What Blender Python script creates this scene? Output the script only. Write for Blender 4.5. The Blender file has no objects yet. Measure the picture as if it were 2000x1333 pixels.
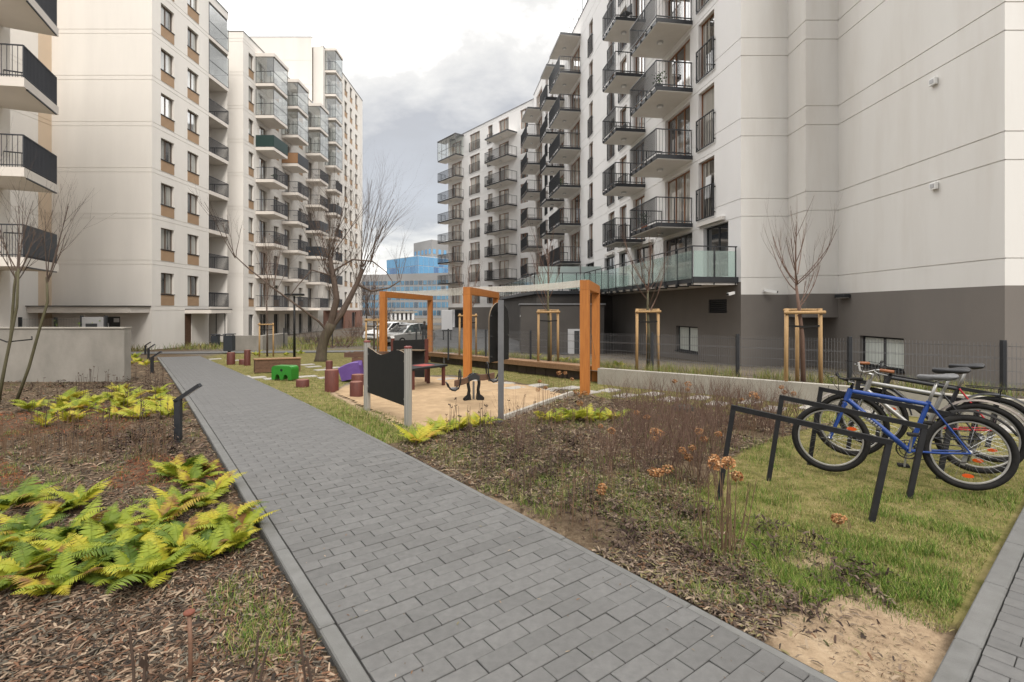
import bpy, math, random
import numpy as np
from mathutils import Vector, Matrix

SC = bpy.context.scene
COL = SC.collection
R = math.radians
random.seed(11)
RNG = np.random.default_rng(11)

# ------------------------------------------------------------------ camera
EYE = 1.6
cam_d = bpy.data.cameras.new('camera')
cam = bpy.data.objects.new('camera', cam_d)
COL.objects.link(cam)
cam.location = (0, 0, EYE)
cam.rotation_euler = (R(90), 0, 0)
cam_d.sensor_width = 36
cam_d.lens = 17.64
cam_d.shift_y = -0.0308
cam_d.clip_start = 0.05
cam_d.clip_end = 4000
SC.camera = cam

# ------------------------------------------------------------------ sky, sun, exposure
SUN_EL, SUN_AZ = 45, 158        # degrees; azimuth from +Y towards +X
world = bpy.data.worlds.new('World')
SC.world = world
world.use_nodes = True
wn, wl = world.node_tree.nodes, world.node_tree.links
wn.clear()
def wnode(t, **k):
    n = wn.new(t)
    for a, b in k.items():
        setattr(n, a, b)
    return n
def wmath(op, a, b=None, c=None, clamp=False):
    n = wnode('ShaderNodeMath', operation=op, use_clamp=clamp)
    for i, x in enumerate((a, b, c)):
        if x is None:
            continue
        if isinstance(x, (int, float)):
            n.inputs[i].default_value = x
        else:
            wl.new(x, n.inputs[i])
    return n.outputs[0]
sky = wnode('ShaderNodeTexSky', sky_type='NISHITA', sun_disc=False)
sky.sun_elevation = R(SUN_EL)
sky.sun_rotation = R(SUN_AZ)
sky.air_density = 1.0
sky.dust_density = 2.0
tc = wnode('ShaderNodeTexCoord')
sep = wnode('ShaderNodeSeparateXYZ')
wl.new(tc.outputs['Generated'], sep.inputs[0])
# cloud sheet: direction projected on a slightly curved layer overhead
den = wmath('ADD', wmath('MAXIMUM', sep.outputs[2], 0.0), 0.22)
cx = wmath('DIVIDE', sep.outputs[0], den)
cy = wmath('DIVIDE', sep.outputs[1], den)
comb = wnode('ShaderNodeCombineXYZ')
wl.new(cx, comb.inputs[0]); wl.new(cy, comb.inputs[1])
comb.inputs[2].default_value = 3.7
def wnoise(vec, scale, detail, rough, dist=0.0, off=(0, 0, 0)):
    mp = wnode('ShaderNodeMapping')
    mp.inputs['Location'].default_value = off
    wl.new(vec, mp.inputs[0])
    n = wnode('ShaderNodeTexNoise')
    n.inputs['Scale'].default_value = scale
    n.inputs['Detail'].default_value = detail
    n.inputs['Roughness'].default_value = rough
    n.inputs['Distortion'].default_value = dist
    wl.new(mp.outputs[0], n.inputs['Vector'])
    return n.outputs[0]
big = wnoise(comb.outputs[0], 0.75, 7, 0.52, 0.25, (2.3, 1.1, 0))
fine = wnoise(comb.outputs[0], 2.6, 8, 0.6, 0.2, (4.1, 1.7, 0))
def ramp(fac, stops):
    r = wnode('ShaderNodeValToRGB')
    el = r.color_ramp.elements
    while len(el) < len(stops):
        el.new(0.5)
    for e, (p, c) in zip(el, stops):
        e.position = p
        e.color = (*c, 1)
    wl.new(fac, r.inputs[0])
    return r.outputs[0]
# thick grey cloud bases low down, thin bright cloud higher: thickness seen along the line of sight
low = wmath('SUBTRACT', 1.0, wmath('MULTIPLY', sep.outputs[2], 2.1), clamp=True)
thick = wmath('ADD', wmath('MULTIPLY', big, 1.9), wmath('MULTIPLY', fine, 0.75))
thick = wmath('ADD', thick, wmath('MULTIPLY', low, 0.42))
thick = wmath('SUBTRACT', thick, 1.13)
ccol = ramp(thick, [(0.0, (1.50, 1.48, 1.45)), (0.17, (0.58, 0.565, 0.54)), (0.30, (0.36, 0.352, 0.338)), (0.56, (0.214, 0.217, 0.224)), (0.95, (0.242, 0.25, 0.264))])
skys = wnode('ShaderNodeMixRGB', blend_type='MULTIPLY')
skys.inputs[0].default_value = 1.0
skys.inputs[2].default_value = (0.09, 0.09, 0.09, 1)
wl.new(sky.outputs[0], skys.inputs[1])
mixs = wnode('ShaderNodeMixRGB')
mixs.inputs[0].default_value = 0.93
wl.new(skys.outputs[0], mixs.inputs[1]); wl.new(ccol, mixs.inputs[2])
bg = wnode('ShaderNodeBackground')
bg.inputs[1].default_value = 1.0
wl.new(mixs.outputs[0], bg.inputs[0])
wo = wnode('ShaderNodeOutputWorld')
wl.new(bg.outputs[0], wo.inputs[0])

sun_d = bpy.data.lights.new('sun', 'SUN')
sun_d.energy = 1.0
sun_d.angle = R(18)
sun_d.color = (1.0, 0.95, 0.88)
sun = bpy.data.objects.new('sun', sun_d)
COL.objects.link(sun)
sv = Vector((math.sin(R(SUN_AZ)) * math.cos(R(SUN_EL)), math.cos(R(SUN_AZ)) * math.cos(R(SUN_EL)), math.sin(R(SUN_EL))))
sun.rotation_euler = sv.to_track_quat('Z', 'Y').to_euler()
sun.location = sv * 60

SC.view_settings.view_transform = 'Standard'
SC.view_settings.look = 'None'
SC.view_settings.exposure = 1.45
SC.view_settings.gamma = 1
SC.view_settings.use_curve_mapping = False
SC.render.engine = 'CYCLES'
SC.cycles.use_denoising = True
SC.cycles.max_bounces = 8
SC.cycles.diffuse_bounces = 3
SC.cycles.glossy_bounces = 3
SC.cycles.transparent_max_bounces = 16
SC.cycles.caustics_reflective = False
SC.cycles.caustics_refractive = False

# ------------------------------------------------------------------ terrain heights and the ground point seen at a place in the view
def softp(t, w=2.0):
    return w * math.log1p(math.exp(t / w)) if t / w < 30 else t
def zg(x, y):
    return -0.04 * (softp(y - 8) - softp(y - 32))
def zg_np(y):
    def s(t):
        return 2.0 * np.logaddexp(0, t / 2.0)
    return -0.04 * (s(y - 8) - s(y - 32))
def G(px, py, dz=0.0):
    lo, hi = 0.5, 400.0
    for _ in range(50):
        m = (lo + hi) / 2
        if 605 + 980 * (EYE - zg(0, m) - dz) / m > py:
            lo = m
        else:
            hi = m
    return Vector(((px - 1000) * lo / 980, lo, zg(0, lo) + dz))
# path frame: a along the main path, b to its right
PO = Vector((1.41, 2.16))
PU = Vector((-0.598, 0.801)); PV = Vector((0.801, 0.598))
def AB(a, b, z=0.0):
    p = PO + PU * a + PV * b
    return Vector((p.x, p.y, zg(p.x, p.y) + z))

# ------------------------------------------------------------------ materials
MATS = {}
ALB = 0.72         # outdoor surfaces are darker than they look under a bright sky
def mat(name, col, rough=0.7, col2=None, scale=6.0, amt=1.0, detail=6, bump=0.0, bscale=60.0, metal=0.0, spec=0.5, rand=0.0, attr=None, stretch=(1, 1, 1), stain=0.0, stainc=None, stscale=0.6, trans=0.0, alpha=1.0, sheen=0, objspace=True):
    if not name.startswith(('plaster', 'slab_', 'plinth', 'panel_tan', 'lamp', 'sign', 'facade', 'steel', 'rail', 'wire', 'rubber', 'saddle', 'paint')):
        col = [c * ALB for c in col]; col2 = None if col2 is None else [c * ALB for c in col2]; stainc = None if stainc is None else [c * ALB for c in stainc]
    m = bpy.data.materials.new(name)
    m.use_nodes = True
    n, l = m.node_tree.nodes, m.node_tree.links
    b = n['Principled BSDF']
    b.inputs['Roughness'].default_value = rough
    b.inputs['Metallic'].default_value = metal
    b.inputs['Specular IOR Level'].default_value = spec
    t = n.new('ShaderNodeTexCoord')
    mp = n.new('ShaderNodeMapping')
    mp.inputs['Scale'].default_value = stretch
    geo = n.new('ShaderNodeNewGeometry')
    src = t.outputs['Object'] if objspace else geo.outputs['Position']
    l.new(src, mp.inputs[0])
    out = None
    def noise(sc, det, vec=mp.outputs[0]):
        x = n.new('ShaderNodeTexNoise')
        x.inputs['Scale'].default_value = sc
        x.inputs['Detail'].default_value = det
        x.inputs['Roughness'].default_value = 0.6
        l.new(vec, x.inputs['Vector'])
        return x.outputs[0]
    def mixc(f, a, c, bt='MIX'):
        x = n.new('ShaderNodeMixRGB')
        x.blend_type = bt
        for i, v in enumerate((f, a, c)):
            if isinstance(v, (int, float)):
                x.inputs[i].default_value = v
            elif isinstance(v, tuple):
                x.inputs[i].default_value = (*v[:3], 1)
            else:
                l.new(v, x.inputs[i])
        return x.outputs[0]
    def rmp(f, a, c):
        x = n.new('ShaderNodeMapRange')
        x.inputs['From Min'].default_value = a
        x.inputs['From Max'].default_value = c
        l.new(f, x.inputs[0])
        return x.outputs[0]
    base = tuple(col)
    if attr:
        at = n.new('ShaderNodeAttribute'); at.attribute_name = attr
        base = mixc(1.0, at.outputs['Color'], (ALB, ALB, ALB), 'MULTIPLY')
    if col2 is not None:
        f = rmp(noise(scale, detail), 0.32, 0.68)
        if amt != 1.0:
            mm = n.new('ShaderNodeMath'); mm.operation = 'MULTIPLY'; mm.inputs[1].default_value = amt
            l.new(f, mm.inputs[0]); f = mm.outputs[0]
        base = mixc(f, base, tuple(col2))
    if stain:
        f = rmp(noise(stscale, 7), 0.45, 0.8)
        mm = n.new('ShaderNodeMath'); mm.operation = 'MULTIPLY'; mm.inputs[1].default_value = stain
        l.new(f, mm.inputs[0])
        base = mixc(mm.outputs[0], base, tuple(stainc or [c * 0.6 for c in col]))
    if rand:
        oi = n.new('ShaderNodeObjectInfo')
        hs = n.new('ShaderNodeHueSaturation')
        mr = n.new('ShaderNodeMapRange')
        mr.inputs['To Min'].default_value = 1 - rand; mr.inputs['To Max'].default_value = 1 + rand
        l.new(oi.outputs['Random'], mr.inputs[0])
        l.new(mr.outputs[0], hs.inputs['Value'])
        if isinstance(base, tuple):
            hs.inputs['Color'].default_value = (*base, 1)
        else:
            l.new(base, hs.inputs['Color'])
        base = hs.outputs[0]
    if isinstance(base, tuple):
        b.inputs['Base Color'].default_value = (*base, 1)
    else:
        l.new(base, b.inputs['Base Color'])
    if bump:
        bp = n.new('ShaderNodeBump')
        bp.inputs['Strength'].default_value = bump
        bp.inputs['Distance'].default_value = 0.02
        l.new(noise(bscale, 5), bp.inputs['Height'])
        l.new(bp.outputs[0], b.inputs['Normal'])
    if trans:
        b.inputs['Transmission Weight'].default_value = trans
    if alpha < 1:
        b.inputs['Alpha'].default_value = alpha
    MATS[name] = m
    return m
def glass(name, tint, refl=0.12, rough=0.02, opacity=0.15):
    """thin sheet: clear or milky sheet with a mirror-like skin that grows towards grazing views"""
    m = bpy.data.materials.new(name); m.use_nodes = True
    n, l = m.node_tree.nodes, m.node_tree.links
    n.clear()
    o = n.new('ShaderNodeOutputMaterial')
    tr = n.new('ShaderNodeBsdfTransparent'); tr.inputs[0].default_value = (*tint, 1)
    df = n.new('ShaderNodeBsdfPrincipled'); df.inputs['Base Color'].default_value = (*tint, 1); df.inputs['Roughness'].default_value = 0.4
    gl = n.new('ShaderNodeBsdfGlossy'); gl.inputs['Roughness'].default_value = rough
    m1 = n.new('ShaderNodeMixShader'); m1.inputs[0].default_value = opacity
    l.new(tr.outputs[0], m1.inputs[1]); l.new(df.outputs[0], m1.inputs[2])
    fr = n.new('ShaderNodeLayerWeight'); fr.inputs[0].default_value = 0.5
    pw = n.new('ShaderNodeMath'); pw.operation = 'POWER'; pw.inputs[1].default_value = 4.0
    l.new(fr.outputs['Facing'], pw.inputs[0])
    ad = n.new('ShaderNodeMath'); ad.operation = 'MULTIPLY_ADD'; ad.use_clamp = True; ad.inputs[1].default_value = 0.9; ad.inputs[2].default_value = refl * 0.5
    l.new(pw.outputs[0], ad.inputs[0])
    m2 = n.new('ShaderNodeMixShader')
    l.new(ad.outputs[0], m2.inputs[0]); l.new(m1.outputs[0], m2.inputs[1]); l.new(gl.outputs[0], m2.inputs[2])
    l.new(m2.outputs[0], o.inputs[0])
    MATS[name] = m
    return m
def pane_mat(name, dark, light, thr, rough=0.04):
    """window pane: dark room or pale curtain behind (differs from pane to pane), glossy skin"""
    m = bpy.data.materials.new(name); m.use_nodes = True
    n, l = m.node_tree.nodes, m.node_tree.links
    b = n['Principled BSDF']
    b.inputs['Roughness'].default_value = rough
    b.inputs['IOR'].default_value = 2.6
    oi = n.new('ShaderNodeObjectInfo')
    tcn = n.new('ShaderNodeTexCoord')
    mp = n.new('ShaderNodeMapping'); mp.inputs['Scale'].default_value = (9, 1, 0.15)
    l.new(tcn.outputs['Object'], mp.inputs[0])
    ad = n.new('ShaderNodeVectorMath'); ad.operation = 'ADD'
    sc = n.new('ShaderNodeVectorMath'); sc.operation = 'SCALE'; sc.inputs[0].default_value = (37, 11, 5)
    l.new(oi.outputs['Random'], sc.inputs['Scale'])
    l.new(mp.outputs[0], ad.inputs[0]); l.new(sc.outputs[0], ad.inputs[1])
    nz = n.new('ShaderNodeTexNoise'); nz.inputs['Scale'].default_value = 1.3; nz.inputs['Detail'].default_value = 3
    l.new(ad.outputs[0], nz.inputs['Vector'])
    s = n.new('ShaderNodeMath'); s.operation = 'MULTIPLY_ADD'; s.inputs[1].default_value = 0.5
    l.new(oi.outputs['Random'], s.inputs[0]); l.new(nz.outputs[0], s.inputs[2])
    cr = n.new('ShaderNodeValToRGB')
    cr.color_ramp.elements[0].position = thr; cr.color_ramp.elements[0].color = (*dark, 1)
    cr.color_ramp.elements[1].position = thr + 0.22; cr.color_ramp.elements[1].color = (*light, 1)
    l.new(s.outputs[0], cr.inputs[0])
    l.new(cr.outputs[0], b.inputs['Base Color'])
    MATS[name] = m
    return m

mat('plaster_cream', (0.80, 0.765, 0.715), 0.9, (0.75, 0.715, 0.67), 0.35, bump=0.12, bscale=90, stain=0.2, stscale=0.8, stretch=(1, 1, 0.16), spec=0.2)
mat('plaster_sand', (0.66, 0.53, 0.40), 0.9, (0.60, 0.48, 0.36), 0.5, bump=0.12, bscale=90, spec=0.2)
mat('plaster_white', (0.75, 0.735, 0.705), 0.9, (0.69, 0.672, 0.64), 0.45, bump=0.15, bscale=80, stain=0.5, stainc=(0.55, 0.51, 0.455), stscale=1.1, stretch=(1, 1, 0.16), spec=0.2)
mat('plaster_bright', (0.84, 0.83, 0.825), 0.9, (0.79, 0.78, 0.77), 0.4, bump=0.1, bscale=80, stain=0.12, stscale=0.6, stretch=(1, 1, 0.4), spec=0.2)
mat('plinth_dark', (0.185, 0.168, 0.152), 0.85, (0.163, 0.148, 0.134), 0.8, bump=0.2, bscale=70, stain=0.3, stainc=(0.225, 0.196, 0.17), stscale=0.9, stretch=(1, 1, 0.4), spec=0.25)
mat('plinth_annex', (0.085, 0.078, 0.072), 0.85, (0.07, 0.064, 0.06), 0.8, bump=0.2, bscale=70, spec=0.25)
mat('slab_grey', (0.72, 0.69, 0.65), 0.85, (0.66, 0.63, 0.59), 1.2, stain=0.2, stscale=0.9)
mat('slab_white', (0.72, 0.67, 0.61), 0.85, (0.66, 0.61, 0.56), 0.8)
mat('concrete', (0.40, 0.37, 0.325), 0.9, (0.30, 0.28, 0.245), 2.2, bump=0.25, bscale=45, stain=0.5, stainc=(0.22, 0.21, 0.18), stscale=1.4, stretch=(1, 1, 0.6))
mat('concrete_pale', (0.52, 0.485, 0.42), 0.9, (0.42, 0.39, 0.335), 2.5, bump=0.2, bscale=45, stain=0.4, stscale=1.3)
mat('paver_grey', (0.176, 0.172, 0.166), 0.82, (0.138, 0.135, 0.131), 22, bump=0.35, bscale=260, rand=0.10, stain=0.55, stainc=(0.105, 0.10, 0.095), stscale=1.1, objspace=False)
mat('paver_mass', (0.178, 0.176, 0.174), 0.82, (0.142, 0.141, 0.14), 22, amt=0.6, bump=0.35, bscale=260, attr='col', objspace=False)
mat('kerb_grey', (0.20, 0.198, 0.19), 0.88, (0.155, 0.153, 0.145), 9, bump=0.35, bscale=180, rand=0.07, stain=0.5, stainc=(0.14, 0.135, 0.12), stscale=3, objspace=False)
mat('joint_sand', (0.06, 0.056, 0.05), 0.95, (0.045, 0.042, 0.036), 14, objspace=False)
mat('asphalt', (0.10, 0.10, 0.10), 0.9, (0.075, 0.075, 0.076), 3, bump=0.3, bscale=120, objspace=False)
mat('slab_stone', (0.36, 0.335, 0.30), 0.9, (0.28, 0.26, 0.23), 6, bump=0.2, bscale=80, rand=0.08, objspace=False)
mat('steel_dark', (0.028, 0.031, 0.036), 0.45, (0.04, 0.042, 0.046), 8, metal=0.3)
mat('rail_grey', (0.036, 0.039, 0.047), 0.5, metal=0.2)
mat('wire_grey', (0.17, 0.17, 0.175), 0.5, metal=0.3)
mat('steel_black', (0.011, 0.011, 0.012), 0.5, (0.018, 0.018, 0.019), 14, bump=0.05, bscale=200, spec=0.25)
mat('steel_grey', (0.20, 0.20, 0.205), 0.45, (0.16, 0.16, 0.165), 5, metal=0.5)
mat('alu', (0.62, 0.60, 0.56), 0.42, (0.54, 0.52, 0.48), 9, metal=0.55, stretch=(1, 1, 0.2))
mat('silver_paint', (0.55, 0.54, 0.51), 0.32, (0.46, 0.45, 0.43), 12, metal=0.6)
mat('chrome', (0.62, 0.62, 0.62), 0.22, metal=0.95)
mat('wood_orange', (0.60, 0.225, 0.042), 0.62, (0.46, 0.155, 0.028), 5, bump=0.15, bscale=40, stretch=(6, 6, 0.5), rand=0.06)
mat('wood_deck', (0.42, 0.245, 0.13), 0.7, (0.30, 0.165, 0.08), 4, bump=0.2, bscale=30, stretch=(5, 5, 5), rand=0.1)
mat('wood_brown', (0.20, 0.105, 0.058), 0.7, (0.12, 0.06, 0.033), 5, bump=0.2, bscale=30, stretch=(0.6, 6, 6), rand=0.18)
mat('wood_stake', (0.56, 0.36, 0.17), 0.75, (0.43, 0.26, 0.11), 5, bump=0.2, bscale=40, stretch=(6, 6, 0.6), rand=0.1)
mat('wood_frame', (0.36, 0.15, 0.055), 0.5, (0.28, 0.11, 0.04), 6, stretch=(4, 4, 0.6))
mat('frame_brown', (0.16, 0.10, 0.065), 0.5)
mat('frame_dark', (0.03, 0.032, 0.036), 0.45)
mat('panel_tan', (0.40, 0.265, 0.16), 0.75, (0.36, 0.235, 0.14), 2.0, rand=0.06)
mat('board_black', (0.016, 0.016, 0.016), 0.6, (0.022, 0.022, 0.021), 8, spec=0.25)
mat('board_edge', (0.22, 0.16, 0.10), 0.7)
mat('cap_red', (0.20, 0.035, 0.025), 0.5)
mat('stump_red', (0.15, 0.038, 0.024), 0.65, (0.10, 0.026, 0.018), 9, bump=0.2, bscale=60, rand=0.12, stretch=(4, 4, 0.8))
mat('stump_top', (0.25, 0.105, 0.07), 0.75, (0.26, 0.10, 0.065), 12)
mat('plastic_green', (0.035, 0.28, 0.025), 0.42, (0.028, 0.23, 0.02), 6, bump=0.1, bscale=90)
mat('plastic_purple', (0.17, 0.09, 0.33), 0.45, (0.14, 0.07, 0.28), 6)
mat('plastic_red', (0.45, 0.06, 0.05), 0.45)
mat('bin_dark', (0.035, 0.042, 0.052), 0.5)
mat('rope_white', (0.95, 0.92, 0.84), 0.8)
mat('rubber', (0.012, 0.012, 0.012), 0.75, (0.022, 0.02, 0.018), 30, spec=0.2, bump=0.3, bscale=140)
mat('paint_blue', (0.012, 0.05, 0.24), 0.3, (0.01, 0.042, 0.19), 14)
mat('paint_red', (0.42, 0.022, 0.03), 0.3)
mat('paint_black', (0.02, 0.02, 0.022), 0.35)
mat('paint_white', (0.78, 0.78, 0.78), 0.35)
mat('saddle_grey', (0.10, 0.10, 0.105), 0.5, (0.16, 0.16, 0.16), 16)
mat('saddle_black', (0.022, 0.022, 0.024), 0.5)
mat('reflector_orange', (0.85, 0.12, 0.015), 0.25)
mat('reflector_red', (0.7, 0.02, 0.02), 0.25)
mat('leather_brown', (0.32, 0.115, 0.04), 0.55)
mat('chain_grey', (0.09, 0.08, 0.07), 0.5, metal=0.7)
mat('bark_brown', (0.135, 0.10, 0.07), 0.9, (0.075, 0.056, 0.04), 9, bump=0.7, bscale=26, stretch=(2.5, 2.5, 0.5), stain=0.5, stainc=(0.15, 0.15, 0.075), stscale=3)
mat('bark_green', (0.135, 0.125, 0.062), 0.85, (0.095, 0.08, 0.045), 12, bump=0.3, bscale=40, stretch=(3, 3, 0.6))
mat('twig', (0.15, 0.105, 0.08), 0.85, (0.10, 0.07, 0.055), 6)
mat('twig_red', (0.20, 0.12, 0.085), 0.85, (0.14, 0.08, 0.058), 6)
mat('stem_tan', (0.24, 0.15, 0.085), 0.85, (0.16, 0.095, 0.055), 8)
mat('stem_dark', (0.085, 0.055, 0.04), 0.9, (0.13, 0.085, 0.06), 8)
mat('veg', (0.1, 0.1, 0.03), 0.75, attr='col', spec=0.25)
mat('chips', (0.1, 0.1, 0.03), 0.9, attr='col', spec=0.15)
mat('brick_red', (0.33, 0.17, 0.12), 0.85, (0.26, 0.13, 0.095), 3)
mat('sign_white', (0.75, 0.76, 0.77), 0.5)
mat('sign_grey', (0.45, 0.45, 0.46), 0.5)
mat('lamp_white', (0.80, 0.80, 0.78), 0.4)
mat('screen_green', (0.018, 0.055, 0.05), 0.55)
mat('screen_wood', (0.40, 0.22, 0.11), 0.7)
mat('rust', (0.24, 0.07, 0.035), 0.85, (0.16, 0.05, 0.03), 20)
mat('pipe_copper', (0.30, 0.16, 0.10), 0.7, (0.20, 0.11, 0.07), 25)
mat('valve_green', (0.028, 0.06, 0.05), 0.5)
mat('facade_gray', (0.30, 0.295, 0.295), 0.6, (0.26, 0.26, 0.26), 0.2)
mat('facade_pale', (0.55, 0.56, 0.56), 0.5)
mat('cloth_black', (0.018, 0.018, 0.02), 0.9)
mat('cloth_blue', (0.03, 0.08, 0.28), 0.85)
mat('skin', (0.5, 0.3, 0.22), 0.6)
mat('hair', (0.03, 0.02, 0.015), 0.7)
glass('glass_clear', (0.94, 0.96, 0.95), 0.14, 0.02, 0.03)
glass('glass_teal', (0.80, 0.90, 0.87), 0.14, 0.04, 0.14)
glass('glass_milk', (0.66, 0.76, 0.73), 0.08, 0.12, 0.75)
glass('glass_enclosure', (0.95, 0.97, 0.97), 0.30, 0.015, 0.05)
pane_mat('pane_left', (0.035, 0.04, 0.042), (0.36, 0.36, 0.33), 0.56)
pane_mat('pane_right', (0.045, 0.04, 0.036), (0.42, 0.40, 0.36), 0.60)
pane_mat('pane_dark', (0.02, 0.023, 0.026), (0.10, 0.11, 0.11), 0.85)
pane_mat('pane_blind', (0.58, 0.62, 0.57), (0.66, 0.70, 0.65), 0.5, 0.25)
pane_mat('pane_blue', (0.015, 0.10, 0.28), (0.07, 0.30, 0.55), 0.55, 0.06)
pane_mat('pane_blue_dark', (0.012, 0.03, 0.055), (0.045, 0.20, 0.34), 0.6, 0.06)
M = MATS

# ------------------------------------------------------------------ mesh helpers
class MB:
    def __init__(self):
        self.v, self.f, self.m = [], [], []
    def add(self, vs, fs, mi=0):
        o = len(self.v)
        self.v += [tuple(p) for p in vs]
        self.f += [tuple(i + o for i in q) for q in fs]
        self.m += [mi] * len(fs)
        return self
    def quad(self, a, b, c, d, mi=0):
        return self.add([a, b, c, d], [(0, 1, 2, 3)], mi)
    BF = [(0, 3, 2, 1), (4, 5, 6, 7), (0, 1, 5, 4), (1, 2, 6, 5), (2, 3, 7, 6), (3, 0, 4, 7)]
    def box(self, x0, x1, y0, y1, z0, z1, mi=0):
        return self.add([(x0, y0, z0), (x1, y0, z0), (x1, y1, z0), (x0, y1, z0), (x0, y0, z1), (x1, y0, z1), (x1, y1, z1), (x0, y1, z1)], self.BF, mi)
    def bbox(self, x0, x1, y0, y1, z0, z1, c=0.01, mi=0):
        """box with chamfered upright and top edges"""
        def ring(i, z):
            return [(x0 + i + c, y0 + i, z), (x1 - i - c, y0 + i, z), (x1 - i, y0 + i + c, z), (x1 - i, y1 - i - c, z), (x1 - i - c, y1 - i, z), (x0 + i + c, y1 - i, z), (x0 + i, y1 - i - c, z), (x0 + i, y0 + i + c, z)]
        return self.rings([ring(0, z0), ring(0, z1 - c), ring(c, z1)], True, mi)
    def obar(self, p0, p1, w, h, mi=0, up=(0, 0, 1)):
        """rectangular bar from p0 to p1, w across, h along 'up'"""
        p0, p1 = Vector(p0), Vector(p1)
        d = (p1 - p0).normalized()
        up = Vector(up)
        s = d.cross(up)
        if s.length < 1e-4:
            s = d.cross(Vector((1, 0, 0)))
        s.normalize()
        u = s.cross(d).normalized()
        s, u = s * w / 2, u * h / 2
        return self.add([p0 - s - u, p0 + s - u, p0 + s + u, p0 - s + u, p1 - s - u, p1 + s - u, p1 + s + u, p1 - s + u], self.BF, mi)
    def rings(self, rs, caps=True, mi=0, closed=True):
        n = len(rs[0])
        vs = [p for r in rs for p in r]
        fs = []
        for k in range(len(rs) - 1):
            for i in range(n if closed else n - 1):
                j = (i + 1) % n
                fs.append((k * n + i, k * n + j, (k + 1) * n + j, (k + 1) * n + i))
        if caps:
            fs.append(tuple(range(n - 1, -1, -1)))
            fs.append(tuple((len(rs) - 1) * n + i for i in range(n)))
        return self.add(vs, fs, mi)
    def tube(self, pts, r, n=6, caps=True, mi=0, closed=False):
        pts = [Vector(p) for p in pts]
        k = len(pts)
        rr = r if isinstance(r, (list, tuple)) else [r] * k
        rs = []
        nrm = None
        for i, p in enumerate(pts):
            if closed:
                d = (pts[(i + 1) % k] - pts[i - 1])
            else:
                d = (pts[min(i + 1, k - 1)] - pts[max(i - 1, 0)])
            d.normalize()
            if nrm is None:
                nrm = d.cross(Vector((0, 0, 1)))
                if nrm.length < 1e-3:
                    nrm = d.cross(Vector((0, 1, 0)))
            else:
                nrm = nrm - d * nrm.dot(d)
                if nrm.length < 1e-5:
                    nrm = d.orthogonal()
            nrm.normalize()
            b = d.cross(nrm)
            rs.append([p + (nrm * math.cos(2 * math.pi * j / n) + b * math.sin(2 * math.pi * j / n)) * rr[i] for j in range(n)])
        if closed:
            rs.append(rs[0])
            return self.rings(rs, False, mi)
        return self.rings(rs, caps, mi)
    def cyl(self, x, y, z0, z1, r0, r1=None, n=12, mi=0):
        r1 = r0 if r1 is None else r1
        c = [(math.cos(2 * math.pi * i / n), math.sin(2 * math.pi * i / n)) for i in range(n)]
        return self.rings([[(x + a * r0, y + b * r0, z0) for a, b in c], [(x + a * r1, y + b * r1, z1) for a, b in c]], True, mi)
    def lathe(self, prof, n=16, mi=0, cx=0, cy=0):
        c = [(math.cos(2 * math.pi * i / n), math.sin(2 * math.pi * i / n)) for i in range(n)]
        return self.rings([[(cx + a * r, cy + b * r, z) for a, b in c] for r, z in prof], True, mi)
    def prism(self, poly, mapf, d0, d1, mi=0, mis=None):
        """poly (2D) swept from depth d0 to d1; mapf(u, w, d) gives the point"""
        n = len(poly)
        vs = [mapf(u, w, d0) for u, w in poly] + [mapf(u, w, d1) for u, w in poly]
        self.add(vs, [tuple(range(n)), tuple(range(2 * n - 1, n - 1, -1))], mi)
        return self.add(vs, [(i, (i + 1) % n, n + (i + 1) % n, n + i) for i in range(n)], mi if mis is None else mis)
    def mesh(self, name, mats, smooth=False):
        me = bpy.data.meshes.new(name)
        me.from_pydata(self.v, [], self.f)
        for k in (mats if isinstance(mats, (list, tuple)) else [mats]):
            me.materials.append(M[k])
        if any(self.m):
            me.polygons.foreach_set('material_index', self.m)
        if smooth:
            me.polygons.foreach_set('use_smooth', [True] * len(self.f))
        me.update()
        return me
    def build(self, name, mats, parent=None, smooth=False, loc=None, rz=0.0):
        return place(name, self.mesh(name, mats, smooth), parent, loc, rz)
def place(name, me, parent=None, loc=None, rz=0.0):
    o = bpy.data.objects.new(name, me)
    COL.objects.link(o)
    if loc is not None:
        o.location = loc
    if rz:
        o.rotation_euler.z = rz
    o.parent = parent
    return o
def smooth_angle(o, deg=35):
    me = o.data
    me.polygons.foreach_set('use_smooth', [True] * len(me.polygons))
    me.set_sharp_from_angle(angle=R(deg))
    return o
def tag(o, label=None, cat=None, group=None, kind=None):
    for k, v in (('label', label), ('category', cat), ('group', group), ('kind', kind)):
        if v:
            o[k] = v
    return o
def thing(name, label, cat, loc=(0, 0, 0), rz=0.0, group=None):
    o = bpy.data.objects.new(name, None)
    o.empty_display_size = 0.2
    COL.objects.link(o)
    o.location = loc
    o.rotation_euler.z = rz
    return tag(o, label, cat, group)
def copy_tree(o, parent=None):
    c = o.copy()
    COL.objects.link(c)
    c.parent = parent
    for ch in o.children:
        copy_tree(ch, c)
    return c
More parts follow.
